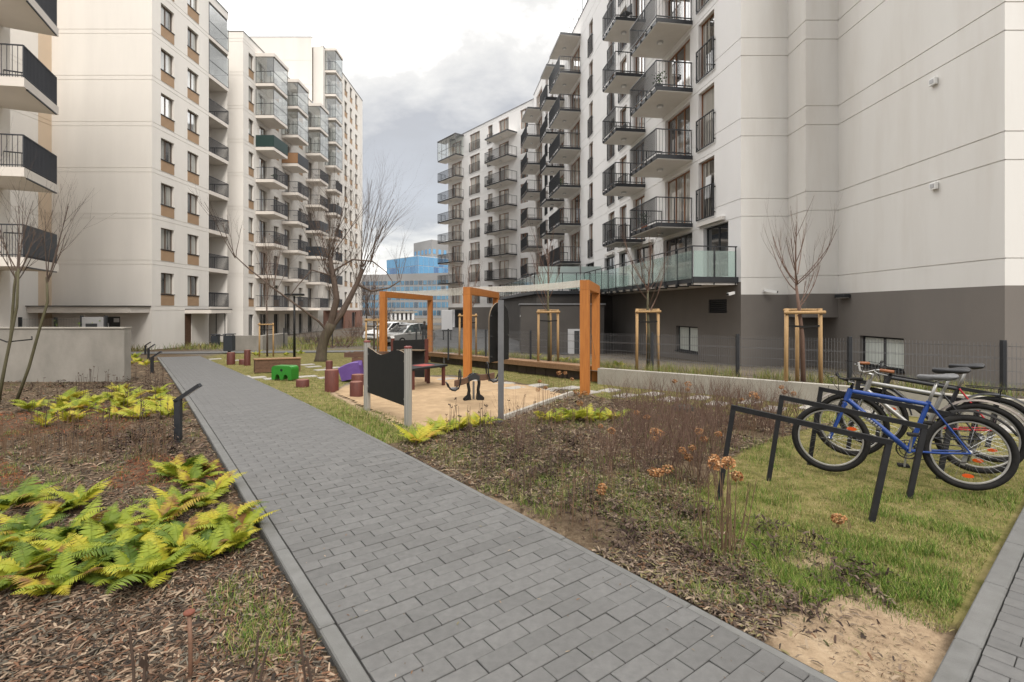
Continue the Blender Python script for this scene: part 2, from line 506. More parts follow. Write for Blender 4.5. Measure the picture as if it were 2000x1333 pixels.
def tri_mesh(name, V, T, mats, colors=None, mi=None):
    """large triangle mesh straight from arrays"""
    me = bpy.data.meshes.new(name)
    V = np.ascontiguousarray(V, dtype=np.float32); T = np.ascontiguousarray(T, dtype=np.int32)
    me.vertices.add(len(V)); me.vertices.foreach_set('co', V.ravel())
    me.loops.add(T.size); me.loops.foreach_set('vertex_index', T.ravel())
    me.polygons.add(len(T)); me.polygons.foreach_set('loop_start', np.arange(0, T.size, 3, dtype=np.int32))
    if colors is not None:
        at = me.color_attributes.new('col', 'FLOAT_COLOR', 'POINT')
        c = np.ones((len(V), 4), np.float32); c[:, :3] = colors
        at.data.foreach_set('color', c.ravel())
    for k in (mats if isinstance(mats, (list, tuple)) else [mats]):
        me.materials.append(M[k])
    if mi is not None:
        me.polygons.foreach_set('material_index', np.asarray(mi, np.int32))
    me.update(calc_edges=True)
    me.validate()
    return me
def scatter(tv, tt, P, yaw, tilt, tiltdir, S, C, cshade=None):
    """copies of a small triangle template as one array mesh: P positions, S per-copy scale (n,3), C per-copy colour"""
    tv = np.asarray(tv, float); tt = np.asarray(tt, int)
    n, k = len(P), len(tv)
    v = tv[None] * S[:, None, :]
    c, s = np.cos(yaw)[:, None], np.sin(yaw)[:, None]
    x = v[..., 0] * c - v[..., 1] * s; y = v[..., 0] * s + v[..., 1] * c; z = v[..., 2]
    # tilt about a horizontal axis
    ax, ay = np.cos(tiltdir)[:, None], np.sin(tiltdir)[:, None]
    ct, st = np.cos(tilt)[:, None], np.sin(tilt)[:, None]
    dot = x * ax + y * ay
    px, py = x - dot * ax, y - dot * ay
    crx, cry, crz = ay * z, -ax * z, ax * y - ay * x
    X = dot * ax + px * ct + crx * st; Y = dot * ay + py * ct + cry * st; Z = z * ct + crz * st
    V = np.stack([X, Y, Z], -1) + P[:, None, :]
    T = (tt[None] + (np.arange(n) * k)[:, None, None]).reshape(-1, 3)
    CC = np.repeat(C[:, None, :], k, 1)
    if cshade is not None:
        CC = CC * np.asarray(cshade)[None, :, None]
    return V.reshape(-1, 3), T, CC.reshape(-1, 3)
def join(parts):
    V, T, C = [], [], []
    o = 0
    for v, t, c in parts:
        V.append(v); T.append(t + o); C.append(c); o += len(v)
    return np.concatenate(V), np.concatenate(T), np.concatenate(C)
def inpoly(x, y, poly):
    r = np.zeros(np.shape(x), bool)
    n = len(poly)
    for i in range(n):
        x0, y0 = poly[i]; x1, y1 = poly[(i + 1) % n]
        if y0 == y1:
            continue
        c = ((y0 > y) != (y1 > y)) & (x < (x1 - x0) * (y - y0) / (y1 - y0) + x0)
        r ^= c
    return r
def pxpoly(pts):
    return [tuple(G(*p)[:2]) for p in pts]

# ================================================================== GROUND
def struct(o):
    o['kind'] = 'structure'
    return o
LAWN_BIKE = pxpoly([(1345, 1000), (1380, 930), (1445, 880), (1560, 838), (1700, 815), (2100, 835), (2200, 900), (2080, 960), (1980, 1110), (1900, 1225), (1830, 1225), (1760, 1190), (1690, 1130), (1590, 1180), (1520, 1130), (1440, 1050)])
LAWN_PLAY = pxpoly([(392, 699), (480, 738), (640, 814), (745, 864), (800, 858), (830, 835), (790, 820), (700, 792), (640, 765), (690, 742), (790, 733), (880, 731), (960, 738), (1060, 752), (1180, 775), (1400, 800), (1600, 828), (1700, 815), (2050, 835), (2100, 815), (1600, 778), (1180, 738), (900, 712), (780, 700), (600, 694), (450, 690)])
SAND = pxpoly([(648, 766), (700, 792), (790, 836), (850, 838), (985, 817), (1112, 772), (1050, 756), (960, 741), (870, 735), (780, 737), (690, 748)])
BARE = pxpoly([(1480, 1262), (1530, 1190), (1600, 1140), (1680, 1135), (1730, 1175), (1790, 1195), (1870, 1190), (1830, 1345), (1640, 1345)])
BARE2 = pxpoly([(820, 905), (960, 960), (1100, 1040), (1300, 1150), (1500, 1262), (1500, 1290), (1300, 1175), (1080, 1050), (940, 975), (810, 912)])
BARE3 = pxpoly([(1470, 1060), (1560, 1050), (1640, 1085), (1600, 1110), (1530, 1095)])
def blur(a, k):
    for _ in range(k):
        p = np.pad(a, 1, mode='edge')
        a = (p[:-2, 1:-1] + p[2:, 1:-1] + p[1:-1, :-2] + p[1:-1, 2:] + p[1:-1, 1:-1] * 2) / 6
    return a
def lines(lo, hi, st, lo2, hi2, grow):
    c = list(np.arange(lo, hi + 1e-6, st))
    d = st
    x = hi
    while x < hi2:
        d *= grow; x += d; c.append(x)
    d = st; x = lo
    while x > lo2:
        d *= grow; x -= d; c.insert(0, x)
    return np.array(c)
gx = lines(-11, 9.5, 0.1, -900, 900, 1.25)
gy = lines(0.7, 15.0, 0.1, -60, 1800, 1.17)
GX, GY = np.meshgrid(gx, gy, indexing='ij')
ga = (GX - PO.x) * PU.x + (GY - PO.y) * PU.y
gb = (GX - PO.x) * PV.x + (GY - PO.y) * PV.y
P2O = Vector((1.8, 2.16)); P2D = Vector((0.775, 0.632)).normalized(); P2N = Vector((P2D.y, -P2D.x))
g2s = (GX - P2O.x) * P2D.x + (GY - P2O.y) * P2D.y
g2n = (GX - P2O.x) * P2N.x + (GY - P2O.y) * P2N.y
near = (GX > -12) & (GX < 10) & (GY < 15.5)
bumps = 0.012 * np.sin(GX * 3.1 + 1.3 * np.sin(GY * 2.3)) * np.cos(GY * 2.7 + np.sin(GX * 1.9)) + 0.006 * np.sin(GX * 9.3 + GY * 4.1) * np.sin(GY * 8.7 - GX * 3.3)
GZ = zg_np(GY) - 0.03 + np.where(near, bumps, 0)
inpath = (gb > -1.66) & (gb < -0.02) & (ga > -6) & (ga < 27.5)
in2 = (g2n > 0.05) & (g2n < 3.2) & (g2s > -6) & (g2s < 12)
GZ = np.where(inpath | in2, GZ - 0.12, GZ)
lawn = (inpoly(GX, GY, LAWN_BIKE) | inpoly(GX, GY, LAWN_PLAY)).astype(float)
lawn = np.where((GY > 15) & (GY < 31) & (gb > 0.05) & (GX > -16) & (GX < -1.5), 1.0, lawn)
sandm = (inpoly(GX, GY, SAND) | inpoly(GX, GY, BARE) | inpoly(GX, GY, BARE2) | inpoly(GX, GY, BARE3)).astype(float)
bark = ((gb < 0) | ((ga > -2) & (ga < 10) & (gb < 7.2))).astype(float) * (GY < 34)
lawn, sandm, bark = blur(lawn, 3), blur(sandm, 7), blur(bark, 2)
NI, NJ = len(gx), len(gy)
idx = np.arange(NI * NJ).reshape(NI, NJ)
q = np.stack([idx[:-1, :-1], idx[1:, :-1], idx[1:, 1:], idx[:-1, 1:]], -1).reshape(-1, 4)
T = np.concatenate([q[:, [0, 1, 2]], q[:, [0, 2, 3]]])
# ground material: soil / bark / lawn / sand mixed by where they lie
gm = bpy.data.materials.new('ground_cover'); gm.use_nodes = True
n, l = gm.node_tree.nodes, gm.node_tree.links
bs = n['Principled BSDF']; bs.inputs['Roughness'].default_value = 0.95; bs.inputs['Specular IOR Level'].default_value = 0.15
at = n.new('ShaderNodeAttribute'); at.attribute_name = 'col'
sp = n.new('ShaderNodeSeparateColor'); l.new(at.outputs['Color'], sp.inputs[0])
gp = n.new('ShaderNodeNewGeometry')
def gn(scale, det=6, rough=0.6):
    x = n.new('ShaderNodeTexNoise'); x.inputs['Scale'].default_value = scale; x.inputs['Detail'].default_value = det; x.inputs['Roughness'].default_value = rough
    l.new(gp.outputs['Position'], x.inputs['Vector']); return x.outputs[0]
def grp(f, stops):
    r = n.new('ShaderNodeValToRGB'); e = r.color_ramp.elements
    while len(e) < len(stops): e.new(0.5)
    for k, (p, c) in zip(e, stops):
        k.position = p; k.color = (*[x * ALB for x in c], 1)
    l.new(f, r.inputs[0]); return r.outputs[0]
def gmix(f, a, b_):
    x = n.new('ShaderNodeMixRGB'); l.new(f, x.inputs[0]); l.new(a, x.inputs[1]); l.new(b_, x.inputs[2]); return x.outputs[0]
def edge(ch, nz, amt=0.5):
    a_ = n.new('ShaderNodeMath'); a_.operation = 'MULTIPLY_ADD'; a_.inputs[1].default_value = amt
    l.new(nz, a_.inputs[0]); l.new(ch, a_.inputs[2])
    r = n.new('ShaderNodeMapRange'); r.inputs['From Min'].default_value = 0.62; r.inputs['From Max'].default_value = 0.88; l.new(a_.outputs[0], r.inputs[0])
    return r.outputs[0]
soil = grp(gn(5), [(0.3, (0.12, 0.095, 0.07)), (0.5, (0.17, 0.145, 0.115)), (0.7, (0.23, 0.20, 0.16))])
barkc = grp(gn(14, 10, 0.82), [(0.28, (0.035, 0.024, 0.016)), (0.43, (0.10, 0.068, 0.042)), (0.56, (0.17, 0.125, 0.08)), (0.72, (0.30, 0.22, 0.145))])
lawnc = grp(gn(6, 8, 0.7), [(0.28, (0.10, 0.10, 0.03)), (0.42, (0.16, 0.15, 0.045)), (0.56, (0.26, 0.22, 0.085)), (0.74, (0.34, 0.26, 0.13))])
sandc = grp(gn(7, 10, 0.78), [(0.28, (0.24, 0.165, 0.105)), (0.40, (0.37, 0.265, 0.17)), (0.55, (0.48, 0.355, 0.23)), (0.72, (0.58, 0.45, 0.31))])
en = gn(7, 6, 0.7)
c = gmix(edge(sp.outputs[2], en), soil, barkc)
c = gmix(edge(sp.outputs[0], en), c, lawnc)
c = gmix(edge(sp.outputs[1], gn(9, 9, 0.8), 0.75), c, sandc)
l.new(c, bs.inputs['Base Color'])
bp = n.new('ShaderNodeBump'); bp.inputs['Strength'].default_value = 0.6; bp.inputs['Distance'].default_value = 0.03
l.new(gn(40, 8, 0.75), bp.inputs['Height']); l.new(bp.outputs[0], bs.inputs['Normal'])
M['ground_cover'] = gm
me = tri_mesh('ground', np.stack([GX, GY, GZ], -1).reshape(-1, 3), T, 'ground_cover', np.stack([lawn, sandm, bark], -1).reshape(-1, 3))
struct(place('ground', me))

# ------------------------------------------------------------------ paved paths
YAW_P = math.atan2(PV.y, PV.x)
def sheet(name, pts, dz, m, parent=None, step=1.0):
    """strip along the path frame following the terrain; pts = (a0, a1, b0, b1)"""
    a0, a1, b0, b1 = pts
    k = max(2, int((a1 - a0) / step))
    mb = MB()
    for i in range(k):
        x0, x1 = a0 + (a1 - a0) * i / k, a0 + (a1 - a0) * (i + 1) / k
        mb.quad(AB(x0, b0, dz), AB(x0, b1, dz), AB(x1, b1, dz), AB(x1, b0, dz))
    return mb.build(name, m, parent)
path = thing('path', 'straight grey block paved path running from the foreground to the cream building', 'path')
del path['category']; struct(path)
sheet('bedding', (-5, 27.6, -1.70, 0.02), -0.014, 'joint_sand', path)
BL, BW, JT = 0.212, 0.106, 0.0048
brick = MB(); brick.bbox(-BL / 2 + JT / 2, BL / 2 - JT / 2, -BW / 2 + JT / 2, BW / 2 - JT / 2, -0.04, 0.0, 0.0025)
brick_me = brick.mesh('paver', 'paver_grey')
rows = []
bmin, bmax = -1.607, -0.062
rnd = random.Random(5)
i = 0
a = -4.2
while a < 27.3:
    off = (0 if i % 2 else BL / 2)
    x = bmin - off
    while x < bmax - 0.02:
        x0, x1 = max(x, bmin), min(x + BL, bmax)
        if x1 - x0 > 0.03:
            rows.append((a, (x0 + x1) / 2, (x1 - x0) / BL))
        x += BL
    a += BW; i += 1
def inview(a, b):
    p = AB(a, b)
    return p.y > 1.9 and 605 + 980 * (EYE - p.z) / p.y < 1345 and abs(p.x / p.y) < 1.05
vis = sorted([r for r in rows if inview(r[0], r[1])], key=lambda r: r[0])
single = set(vis[:300])
for a, b, w in vis[:300]:
    p = AB(a, b, 0.006 + rnd.uniform(-0.0025, 0.0025))
    o = place('paver', brick_me, path, p, YAW_P + rnd.uniform(-0.008, 0.008))
    o.scale.x = w
    o.rotation_euler.x = rnd.uniform(-0.008, 0.008) - 0.0; o.rotation_euler.y = rnd.uniform(-0.006, 0.006)
tv = np.array(brick.v); tf = []
for f in brick.f:
    for k in range(1, len(f) - 1):
        tf.append((f[0], f[k], f[k + 1]))
def paver_mass(items, yaw, P):
    nn = len(items)
    S = np.ones((nn, 3)); S[:, 0] = [r[2] for r in items]
    g = RNG.uniform(0.90, 1.08, nn)
    C = np.stack([0.174 * g, 0.170 * g, 0.164 * g], -1)
    return scatter(tv, np.array(tf), P, np.full(nn, yaw) + RNG.uniform(-0.008, 0.008, nn), RNG.uniform(-0.006, 0.006, nn), RNG.uniform(0, 6.28, nn), S, C)
rest = [r for r in rows if r not in single]
P = np.array([AB(r[0], r[1], 0.006) for r in rest])
v, t, c = paver_mass(rest, YAW_P, P)
o = place('paver_field', tri_mesh('paver_field', v, t, 'paver_mass', c), path); o['kind'] = 'stuff'
# kerb stones, one metre each
def kerb(parent, p0, p1, w, top, name='kerb_stone'):
    d = (p1 - p0)
    L = Vector((d.x, d.y)).length
    mb = MB(); mb.bbox(0.002, L - 0.002, -w / 2, w / 2, -0.2, 0.0, 0.007)
    o = mb.build(name, 'kerb_grey', parent, loc=(p0.x, p0.y, p0.z + top), rz=math.atan2(d.y, d.x))
    o.rotation_euler.y = -math.atan2(d.z, L)
    return o
for k in range(30):
    a0 = -2.3 + k
    kerb(path, AB(a0, -1.655), AB(a0 + 1, -1.655), 0.08, 0.012 + rnd.uniform(-0.003, 0.003))
for k in range(28):
    a0 = -0.28 + k
    kerb(path, AB(a0, -0.028), AB(a0 + 1, -0.028), 0.055, 0.004 + rnd.uniform(-0.003, 0.003))

side = thing('side_path', 'grey block paved side path with a kerb in the bottom right corner beside the lawn', 'path')
del side['category']; struct(side)
def S2(s, nn, z=0.0):
    p = P2O + P2D * s + P2N * nn
    return Vector((p.x, p.y, zg(p.x, p.y) + z))
mb = MB()
for k in range(12):
    mb.quad(S2(-5.2 + k, 0.02, -0.02), S2(-5.2 + k, 3.0, -0.02), S2(-4.2 + k, 3.0, -0.02), S2(-4.2 + k, 0.02, -0.02))
mb.build('bedding', 'joint_sand', side)
items = []
s = -4.0; i = 0
while s < 7.5:
    off = (0 if i % 2 else BL / 2)
    x = 0.109 - off
    while x < 2.9:
        x0, x1 = max(x, 0.109), min(x + BL, 2.9)
        p = S2(s, (x0 + x1) / 2)
        bb = (p.x - PO.x) * PV.x + (p.y - PO.y) * PV.y
        if x1 - x0 > 0.03 and bb > 0.1:
            items.append((s, (x0 + x1) / 2, (x1 - x0) / BL))
        x += BL
    s += BW; i += 1
YAW_2 = math.atan2(P2N.y, P2N.x)
mass = []
for r in items:
    p = S2(r[0], r[1], 0.006)
    if p.y > 1.9 and 605 + 980 * EYE / p.y < 1345 and p.x / p.y < 1.04:
        o = place('paver', brick_me, side, p + Vector((0, 0, rnd.uniform(-0.002, 0.002))), YAW_2 + rnd.uniform(-0.008, 0.008)); o.scale.x = r[2]
    else:
        mass.append(r)
v, t, c = paver_mass(mass, YAW_2, np.array([S2(r[0], r[1], 0.006) for r in mass]))
o = place('paver_field', tri_mesh('paver_field', v, t, 'paver_mass', c), side); o['kind'] = 'stuff'
for k in range(9):
    s0 = -0.36 + k * 0.8
    kerb(side, S2(s0, 0.055), S2(s0 + 0.8, 0.055), 0.1, 0.016 + rnd.uniform(-0.003, 0.003))

# far cross path in front of the cream buildings, street beyond
def flat_sheet(name, pts, dz, m, kind='structure', nx=14):
    """quad strip from two polylines (left side, right side) laid on the terrain"""
    mb = MB()
    A, B = pts
    for i in range(len(A) - 1):
        for j in range(nx):
            def L(P, Q, t):
                x, y = P[0] + (Q[0] - P[0]) * t, P[1] + (Q[1] - P[1]) * t
                return (x, y, zg(x, y) + dz)
            t0, t1 = j / nx, (j + 1) / nx
            mb.quad(L(A[i], B[i], t0), L(A[i], B[i], t1), L(A[i + 1], B[i + 1], t1), L(A[i + 1], B[i + 1], t0))
    o = mb.build(name, m)
    o['kind'] = kind
    return o
flat_sheet('cross_path', ([(-24, 25.5), (-24, 28.2)], [(-5, 29), (-5, 31.2)]), 0.0, 'paver_grey')
flat_sheet('street', ([(-60, 82), (-60, 95)], [(30, 82), (30, 95)]), 0.006, 'asphalt')
flat_sheet('parking_road', ([(-9, 32.5), (-9.5, 82)], [(3.0, 26), (1.5, 56)]), 0.004, 'asphalt')

# play sand with its kerb
sx = [p[0] for p in SAND]; sy = [p[1] for p in SAND]
mb = MB()
NS = 60
gxs = np.linspace(min(sx), max(sx), NS); gys = np.linspace(min(sy), max(sy), NS)
XX, YY = np.meshgrid(gxs, gys, indexing='ij')
ZZ = zg_np(YY) - 0.008 + 0.012 * np.sin(XX * 7 + 2 * np.sin(YY * 5)) * np.sin(YY * 6.3 + XX) + RNG.normal(0, 0.004, XX.shape)
ins = inpoly(XX, YY, SAND)
ii = np.arange(NS * NS).reshape(NS, NS)
q = np.stack([ii[:-1, :-1], ii[1:, :-1], ii[1:, 1:], ii[:-1, 1:]], -1).reshape(-1, 4)
keep = ins.ravel()[q].all(1)
q = q[keep]
mat('sand', (0.56, 0.40, 0.245), 0.95, (0.44, 0.31, 0.185), 5, bump=0.5, bscale=30, spec=0.1, stain=0.4, stainc=(0.36, 0.26, 0.16), stscale=2.5, objspace=False)
o = place('sandpit', tri_mesh('sandpit', np.stack([XX, YY, ZZ], -1).reshape(-1, 3), np.concatenate([q[:, [0, 1, 2]], q[:, [0, 2, 3]]]), 'sand'))
struct(o)
e0, e1 = G(975, 820), G(1118, 768)
mb = MB(); mb.obar(e0 + Vector((0, 0, -0.02)), e1 + Vector((0, 0, -0.02)), 0.07, 0.12)
tag(mb.build('sandpit_edging', 'concrete_pale'), 'low concrete edging along the near right side of the sand', 'edging')

# stepping slabs set in the grass
steps = thing('stepping_path', 'rows of pale rectangular stepping slabs set in grass along the bench and low wall', 'path')
del steps['category']; struct(steps)
slab_me = MB().bbox(-0.24, 0.24, -0.15, 0.15, -0.05, 0.0, 0.006).mesh('stepping_slab', 'slab_stone')
WDIR = Vector((5.03, -4.9)).normalized(); WN = Vector((4.9, 5.03)).normalized()
for px, py in [(985, 749), (1050, 752), (1115, 757), (1190, 762), (1275, 769), (1365, 776), (1465, 785), (1585, 795), (1700, 806), (930, 742), (1005, 757), (1080, 760), (1150, 766), (1222, 772), (1308, 779), (1400, 788), (1512, 798), (870, 740), (1980, 838), (2060, 848),
               (612, 716), (650, 718), (690, 716), (630, 722), (668, 724), (706, 722), (600, 712)]:
    p = G(px, py)
    o = place('stepping_slab', slab_me, steps, (p.x, p.y, p.z - 0.002), math.atan2(WN.y, WN.x) + rnd.uniform(-0.05, 0.05))
for k, (px, py) in enumerate([(420, 701), (455, 704), (500, 737), (535, 739), (600, 735), (640, 737), (470, 736)]):
    p = G(px, py)
    o = place('stepping_slab', slab_me, steps, (p.x, p.y, p.z - 0.002), math.atan2(PV.y, PV.x) + rnd.uniform(-0.05, 0.05))

# ================================================================== BUILDINGS
class Fac:
    """a facade: origin (x, y), outward normal; s runs along it, o outwards"""
    def __init__(self, o, nrm):
        self.o = Vector(o); self.n = Vector(nrm).normalized(); self.t = Vector((self.n.y, -self.n.x))
        self.rz = math.atan2(self.t.y, self.t.x)
    def P(self, s, o, z):
        p = self.o + self.t * s + self.n * o
        return (p.x, p.y, z)
    def box(self, mb, s0, s1, o0, o1, z0, z1, mi=0):
        P = self.P
        mb.add([P(s0, o0, z0), P(s1, o0, z0), P(s1, o1, z0), P(s0, o1, z0), P(s0, o0, z1), P(s1, o0, z1), P(s1, o1, z1), P(s0, o1, z1)], MB.BF, mi)
def wall(bld, F, L, z0, z1, m, openings=(), grooves=(), name='wall', s_start=0.0, reveal=0.22, back=True):
    """wall face with real openings (reveals) and recessed joint lines"""
    rects = [(a, b, c, d, reveal, False) for a, b, c, d in openings] + [(s_start, L, g - 0.014, g + 0.014, 0.022, True) for g in grooves if z0 < g - 0.02 and g + 0.02 < z1]
    S = sorted({round(x, 4) for r in rects for x in r[:2] if s_start <= x <= L} | {s_start, L})
    Z = sorted({round(x, 4) for r in rects for x in r[2:4] if z0 <= x <= z1} | {z0, z1})
    mb = MB()
    P = F.P
    def find(s, z):
        for r in rects:
            if r[0] < s < r[1] and r[2] < z < r[3]:
                return r
        return None
    grid = [[find((S[i] + S[i + 1]) / 2, (Z[j] + Z[j + 1]) / 2) for j in range(len(Z) - 1)] for i in range(len(S) - 1)]
    def dep(i, j):
        if i < 0 or j < 0 or i >= len(S) - 1 or j >= len(Z) - 1:
            return None
        r = grid[i][j]
        return 0.0 if r is None else r[4]
    for i in range(len(S) - 1):
        j = 0
        while j < len(Z) - 1:
            d = dep(i, j)
            r = grid[i][j]
            k = j
            if r is None or r[5]:
                mb.quad(P(S[i], -d, Z[j]), P(S[i + 1], -d, Z[j]), P(S[i + 1], -d, Z[j + 1]), P(S[i], -d, Z[j + 1]))
            # reveals towards neighbours on the right and above
            d2 = dep(i + 1, j)
            if d2 is not None and abs(d2 - d) > 1e-6:
                mb.quad(P(S[i + 1], -d, Z[j]), P(S[i + 1], -d2, Z[j]), P(S[i + 1], -d2, Z[j + 1]), P(S[i + 1], -d, Z[j + 1]))
            d3 = dep(i, j + 1)
            if d3 is not None and abs(d3 - d) > 1e-6:
                mb.quad(P(S[i], -d, Z[j + 1]), P(S[i + 1], -d, Z[j + 1]), P(S[i + 1], -d3, Z[j + 1]), P(S[i], -d3, Z[j + 1]))
            j += 1
    return mb.build(name, m, bld)
CACHE = {}
def cached(key, fn):
    if key not in CACHE:
        CACHE[key] = fn()
    return CACHE[key]
def window(bld, F, s0, s1, z0, z1, fm='frame_brown', pm='pane_left', n=2, depth=0.14, sill=None, panel=None, name='window', transom=0.0):
    w, h = round(s1 - s0, 3), round(z1 - z0, 3)
    fw = 0.055
    def frame():
        mb = MB()
        mb.box(0, w, -0.06, 0, 0, fw); mb.box(0, w, -0.06, 0, h - fw, h)
        mb.box(0, fw, -0.06, 0, fw, h - fw); mb.box(w - fw, w, -0.06, 0, fw, h - fw)
        for i in range(1, n):
            x = w * i / n
            mb.box(x - fw * 0.7, x + fw * 0.7, -0.06, -0.002, fw, h - fw)
        if transom:
            mb.box(fw, w - fw, -0.06, -0.004, transom - 0.03, transom + 0.03)
        return mb.mesh(name + '_frame', fm)
    o = place(name, cached(('wf', w, h, fm, n, transom), frame), bld, F.P(s0, -depth, z0), F.rz)
    pw = w / n
    def pane():
        mb = MB(); mb.box(0.01, pw - 0.01, -0.035, -0.03, 0.02, h - 0.02)
        return mb.mesh('pane', pm)
    pme = cached(('wp', round(pw, 3), h, pm), pane)
    for i in range(n):
        place('pane', pme, o, (i * pw, 0, 0))
    if sill:
        place('sill', cached(('ws', w, sill, depth), lambda: MB().box(-0.03, w + 0.03, 0, depth + 0.05, -0.05, 0.0).mesh('sill', sill)), o)
    if panel:
        ph = panel
        place('spandrel_panel', cached(('wsp', w, ph, depth), lambda: MB().box(0, w, depth - 0.03, depth + 0.012, -ph, -0.052).mesh('spandrel_panel', 'panel_tan')), o)
    return o
def flat_bars(mb, x0, x1, y, z0, z1, step, wx, wy):
    k = max(2, int(round((x1 - x0) / step)))
    for i in range(1, k):
        x = x0 + (x1 - x0) * i / k
        mb.box(x - wx / 2, x + wx / 2, y - wy / 2, y + wy / 2, z0, z1)
def side_bars(mb, x, y0, y1, z0, z1, step, wx, wy):
    k = max(2, int(round((y1 - y0) / step)))
    for i in range(1, k):
        y = y0 + (y1 - y0) * i / k
        mb.box(x - wx / 2, x + wx / 2, y - wy / 2, y + wy / 2, z0, z1)
def french_rail(bld, F, s0, s1, z0, h=1.2):
    w = round(s1 - s0, 3)
    def mk():
        mb = MB()
        mb.box(-0.06, w + 0.06, 0.05, 0.09, h - 0.04, h); mb.box(-0.06, w + 0.06, 0.05, 0.09, 0, 0.04)
        mb.box(-0.06, -0.02, 0.05, 0.09, 0.04, h - 0.04); mb.box(w + 0.02, w + 0.06, 0.05, 0.09, 0.04, h - 0.04)
        flat_bars(mb, -0.04, w + 0.04, 0.07, 0.04, h - 0.04, 0.125, 0.012, 0.024)
        for z in (0.15, h - 0.15):
            mb.box(-0.09, -0.06, -0.02, 0.07, z - 0.02, z + 0.02); mb.box(w + 0.06, w + 0.09, -0.02, 0.07, z - 0.02, z + 0.02)
        return mb.mesh('window_railing', 'steel_dark')
    return place('window_railing', cached(('fr', w, h), mk), bld, F.P(s0, 0, z0), F.rz)
def balcony_right(bld, F, s0, s1, zb, out=1.6, rail=True, lamp=True):
    w = round(s1 - s0, 3)
    def slab():
        mb = MB()
        mb.box(0.02, w - 0.02, 0.0, out - 0.02, 0.0, 0.18, 0)
        mb.box(0, 0.02, 0.0, out, 0.03, 0.2, 1); mb.box(w - 0.02, w, 0.0, out, 0.03, 0.2, 1); mb.box(0.02, w - 0.02, out - 0.02, out, 0.03, 0.2, 1)
        return mb.mesh('balcony_slab', ['slab_grey', 'steel_dark'])
    o = place('balcony', cached(('rs', w, out), slab), bld, F.P(s0, 0.0, zb), F.rz)
    if rail:
        def rl():
            mb = MB()
            t = 1.3
            for z in (t - 0.04, 0.26):
                mb.box(0.01, 0.05, 0.03, out + 0.06, z, z + 0.04); mb.box(w - 0.05, w - 0.01, 0.03, out + 0.06, z, z + 0.04); mb.box(0.05, w - 0.05, out + 0.02, out + 0.06, z, z + 0.04)
            for x in (0.012, w - 0.042):
                mb.box(x, x + 0.03, out + 0.03, out + 0.055, 0.05, t - 0.04)
                mb.box(x, x + 0.03, 0.04, 0.07, 0.1, t - 0.04)
                mb.box(x, x + 0.02, out * 0.5, out * 0.5 + 0.03, 0.1, t - 0.04)
            flat_bars(mb, 0.05, w - 0.05, out + 0.04, 0.3, t - 0.04, 0.115, 0.014, 0.03)
            for x in (0.03, w - 0.03):
                side_bars(mb, x, 0.06, out + 0.02, 0.3, t - 0.04, 0.13, 0.010, 0.010)
            k = max(2, int(w / 0.5))
            for i in range(k + 1):
                x = 0.04 + (w - 0.08) * i / k
                mb.box(x - 0.03, x + 0.03, out + 0.001, out + 0.05, 0.05, 0.16)
            return mb.mesh('railing', 'steel_dark')
        place('railing', cached(('rr', w, out), rl), o)
    if lamp:
        def lp():
            mb = MB()
            mb.lathe([(0.15, 0.0), (0.15, -0.05), (0.12, -0.07)], 14, 1, w / 2, out * 0.5)
            mb.lathe([(0.10, -0.0705), (0.10, -0.09), (0.05, -0.1)], 12, 0, w / 2, out * 0.5)
            return mb.mesh('ceiling_lamp', ['lamp_white', 'sign_grey'])
        place('ceiling_lamp', cached(('rl', w, out), lp), o)
    return o
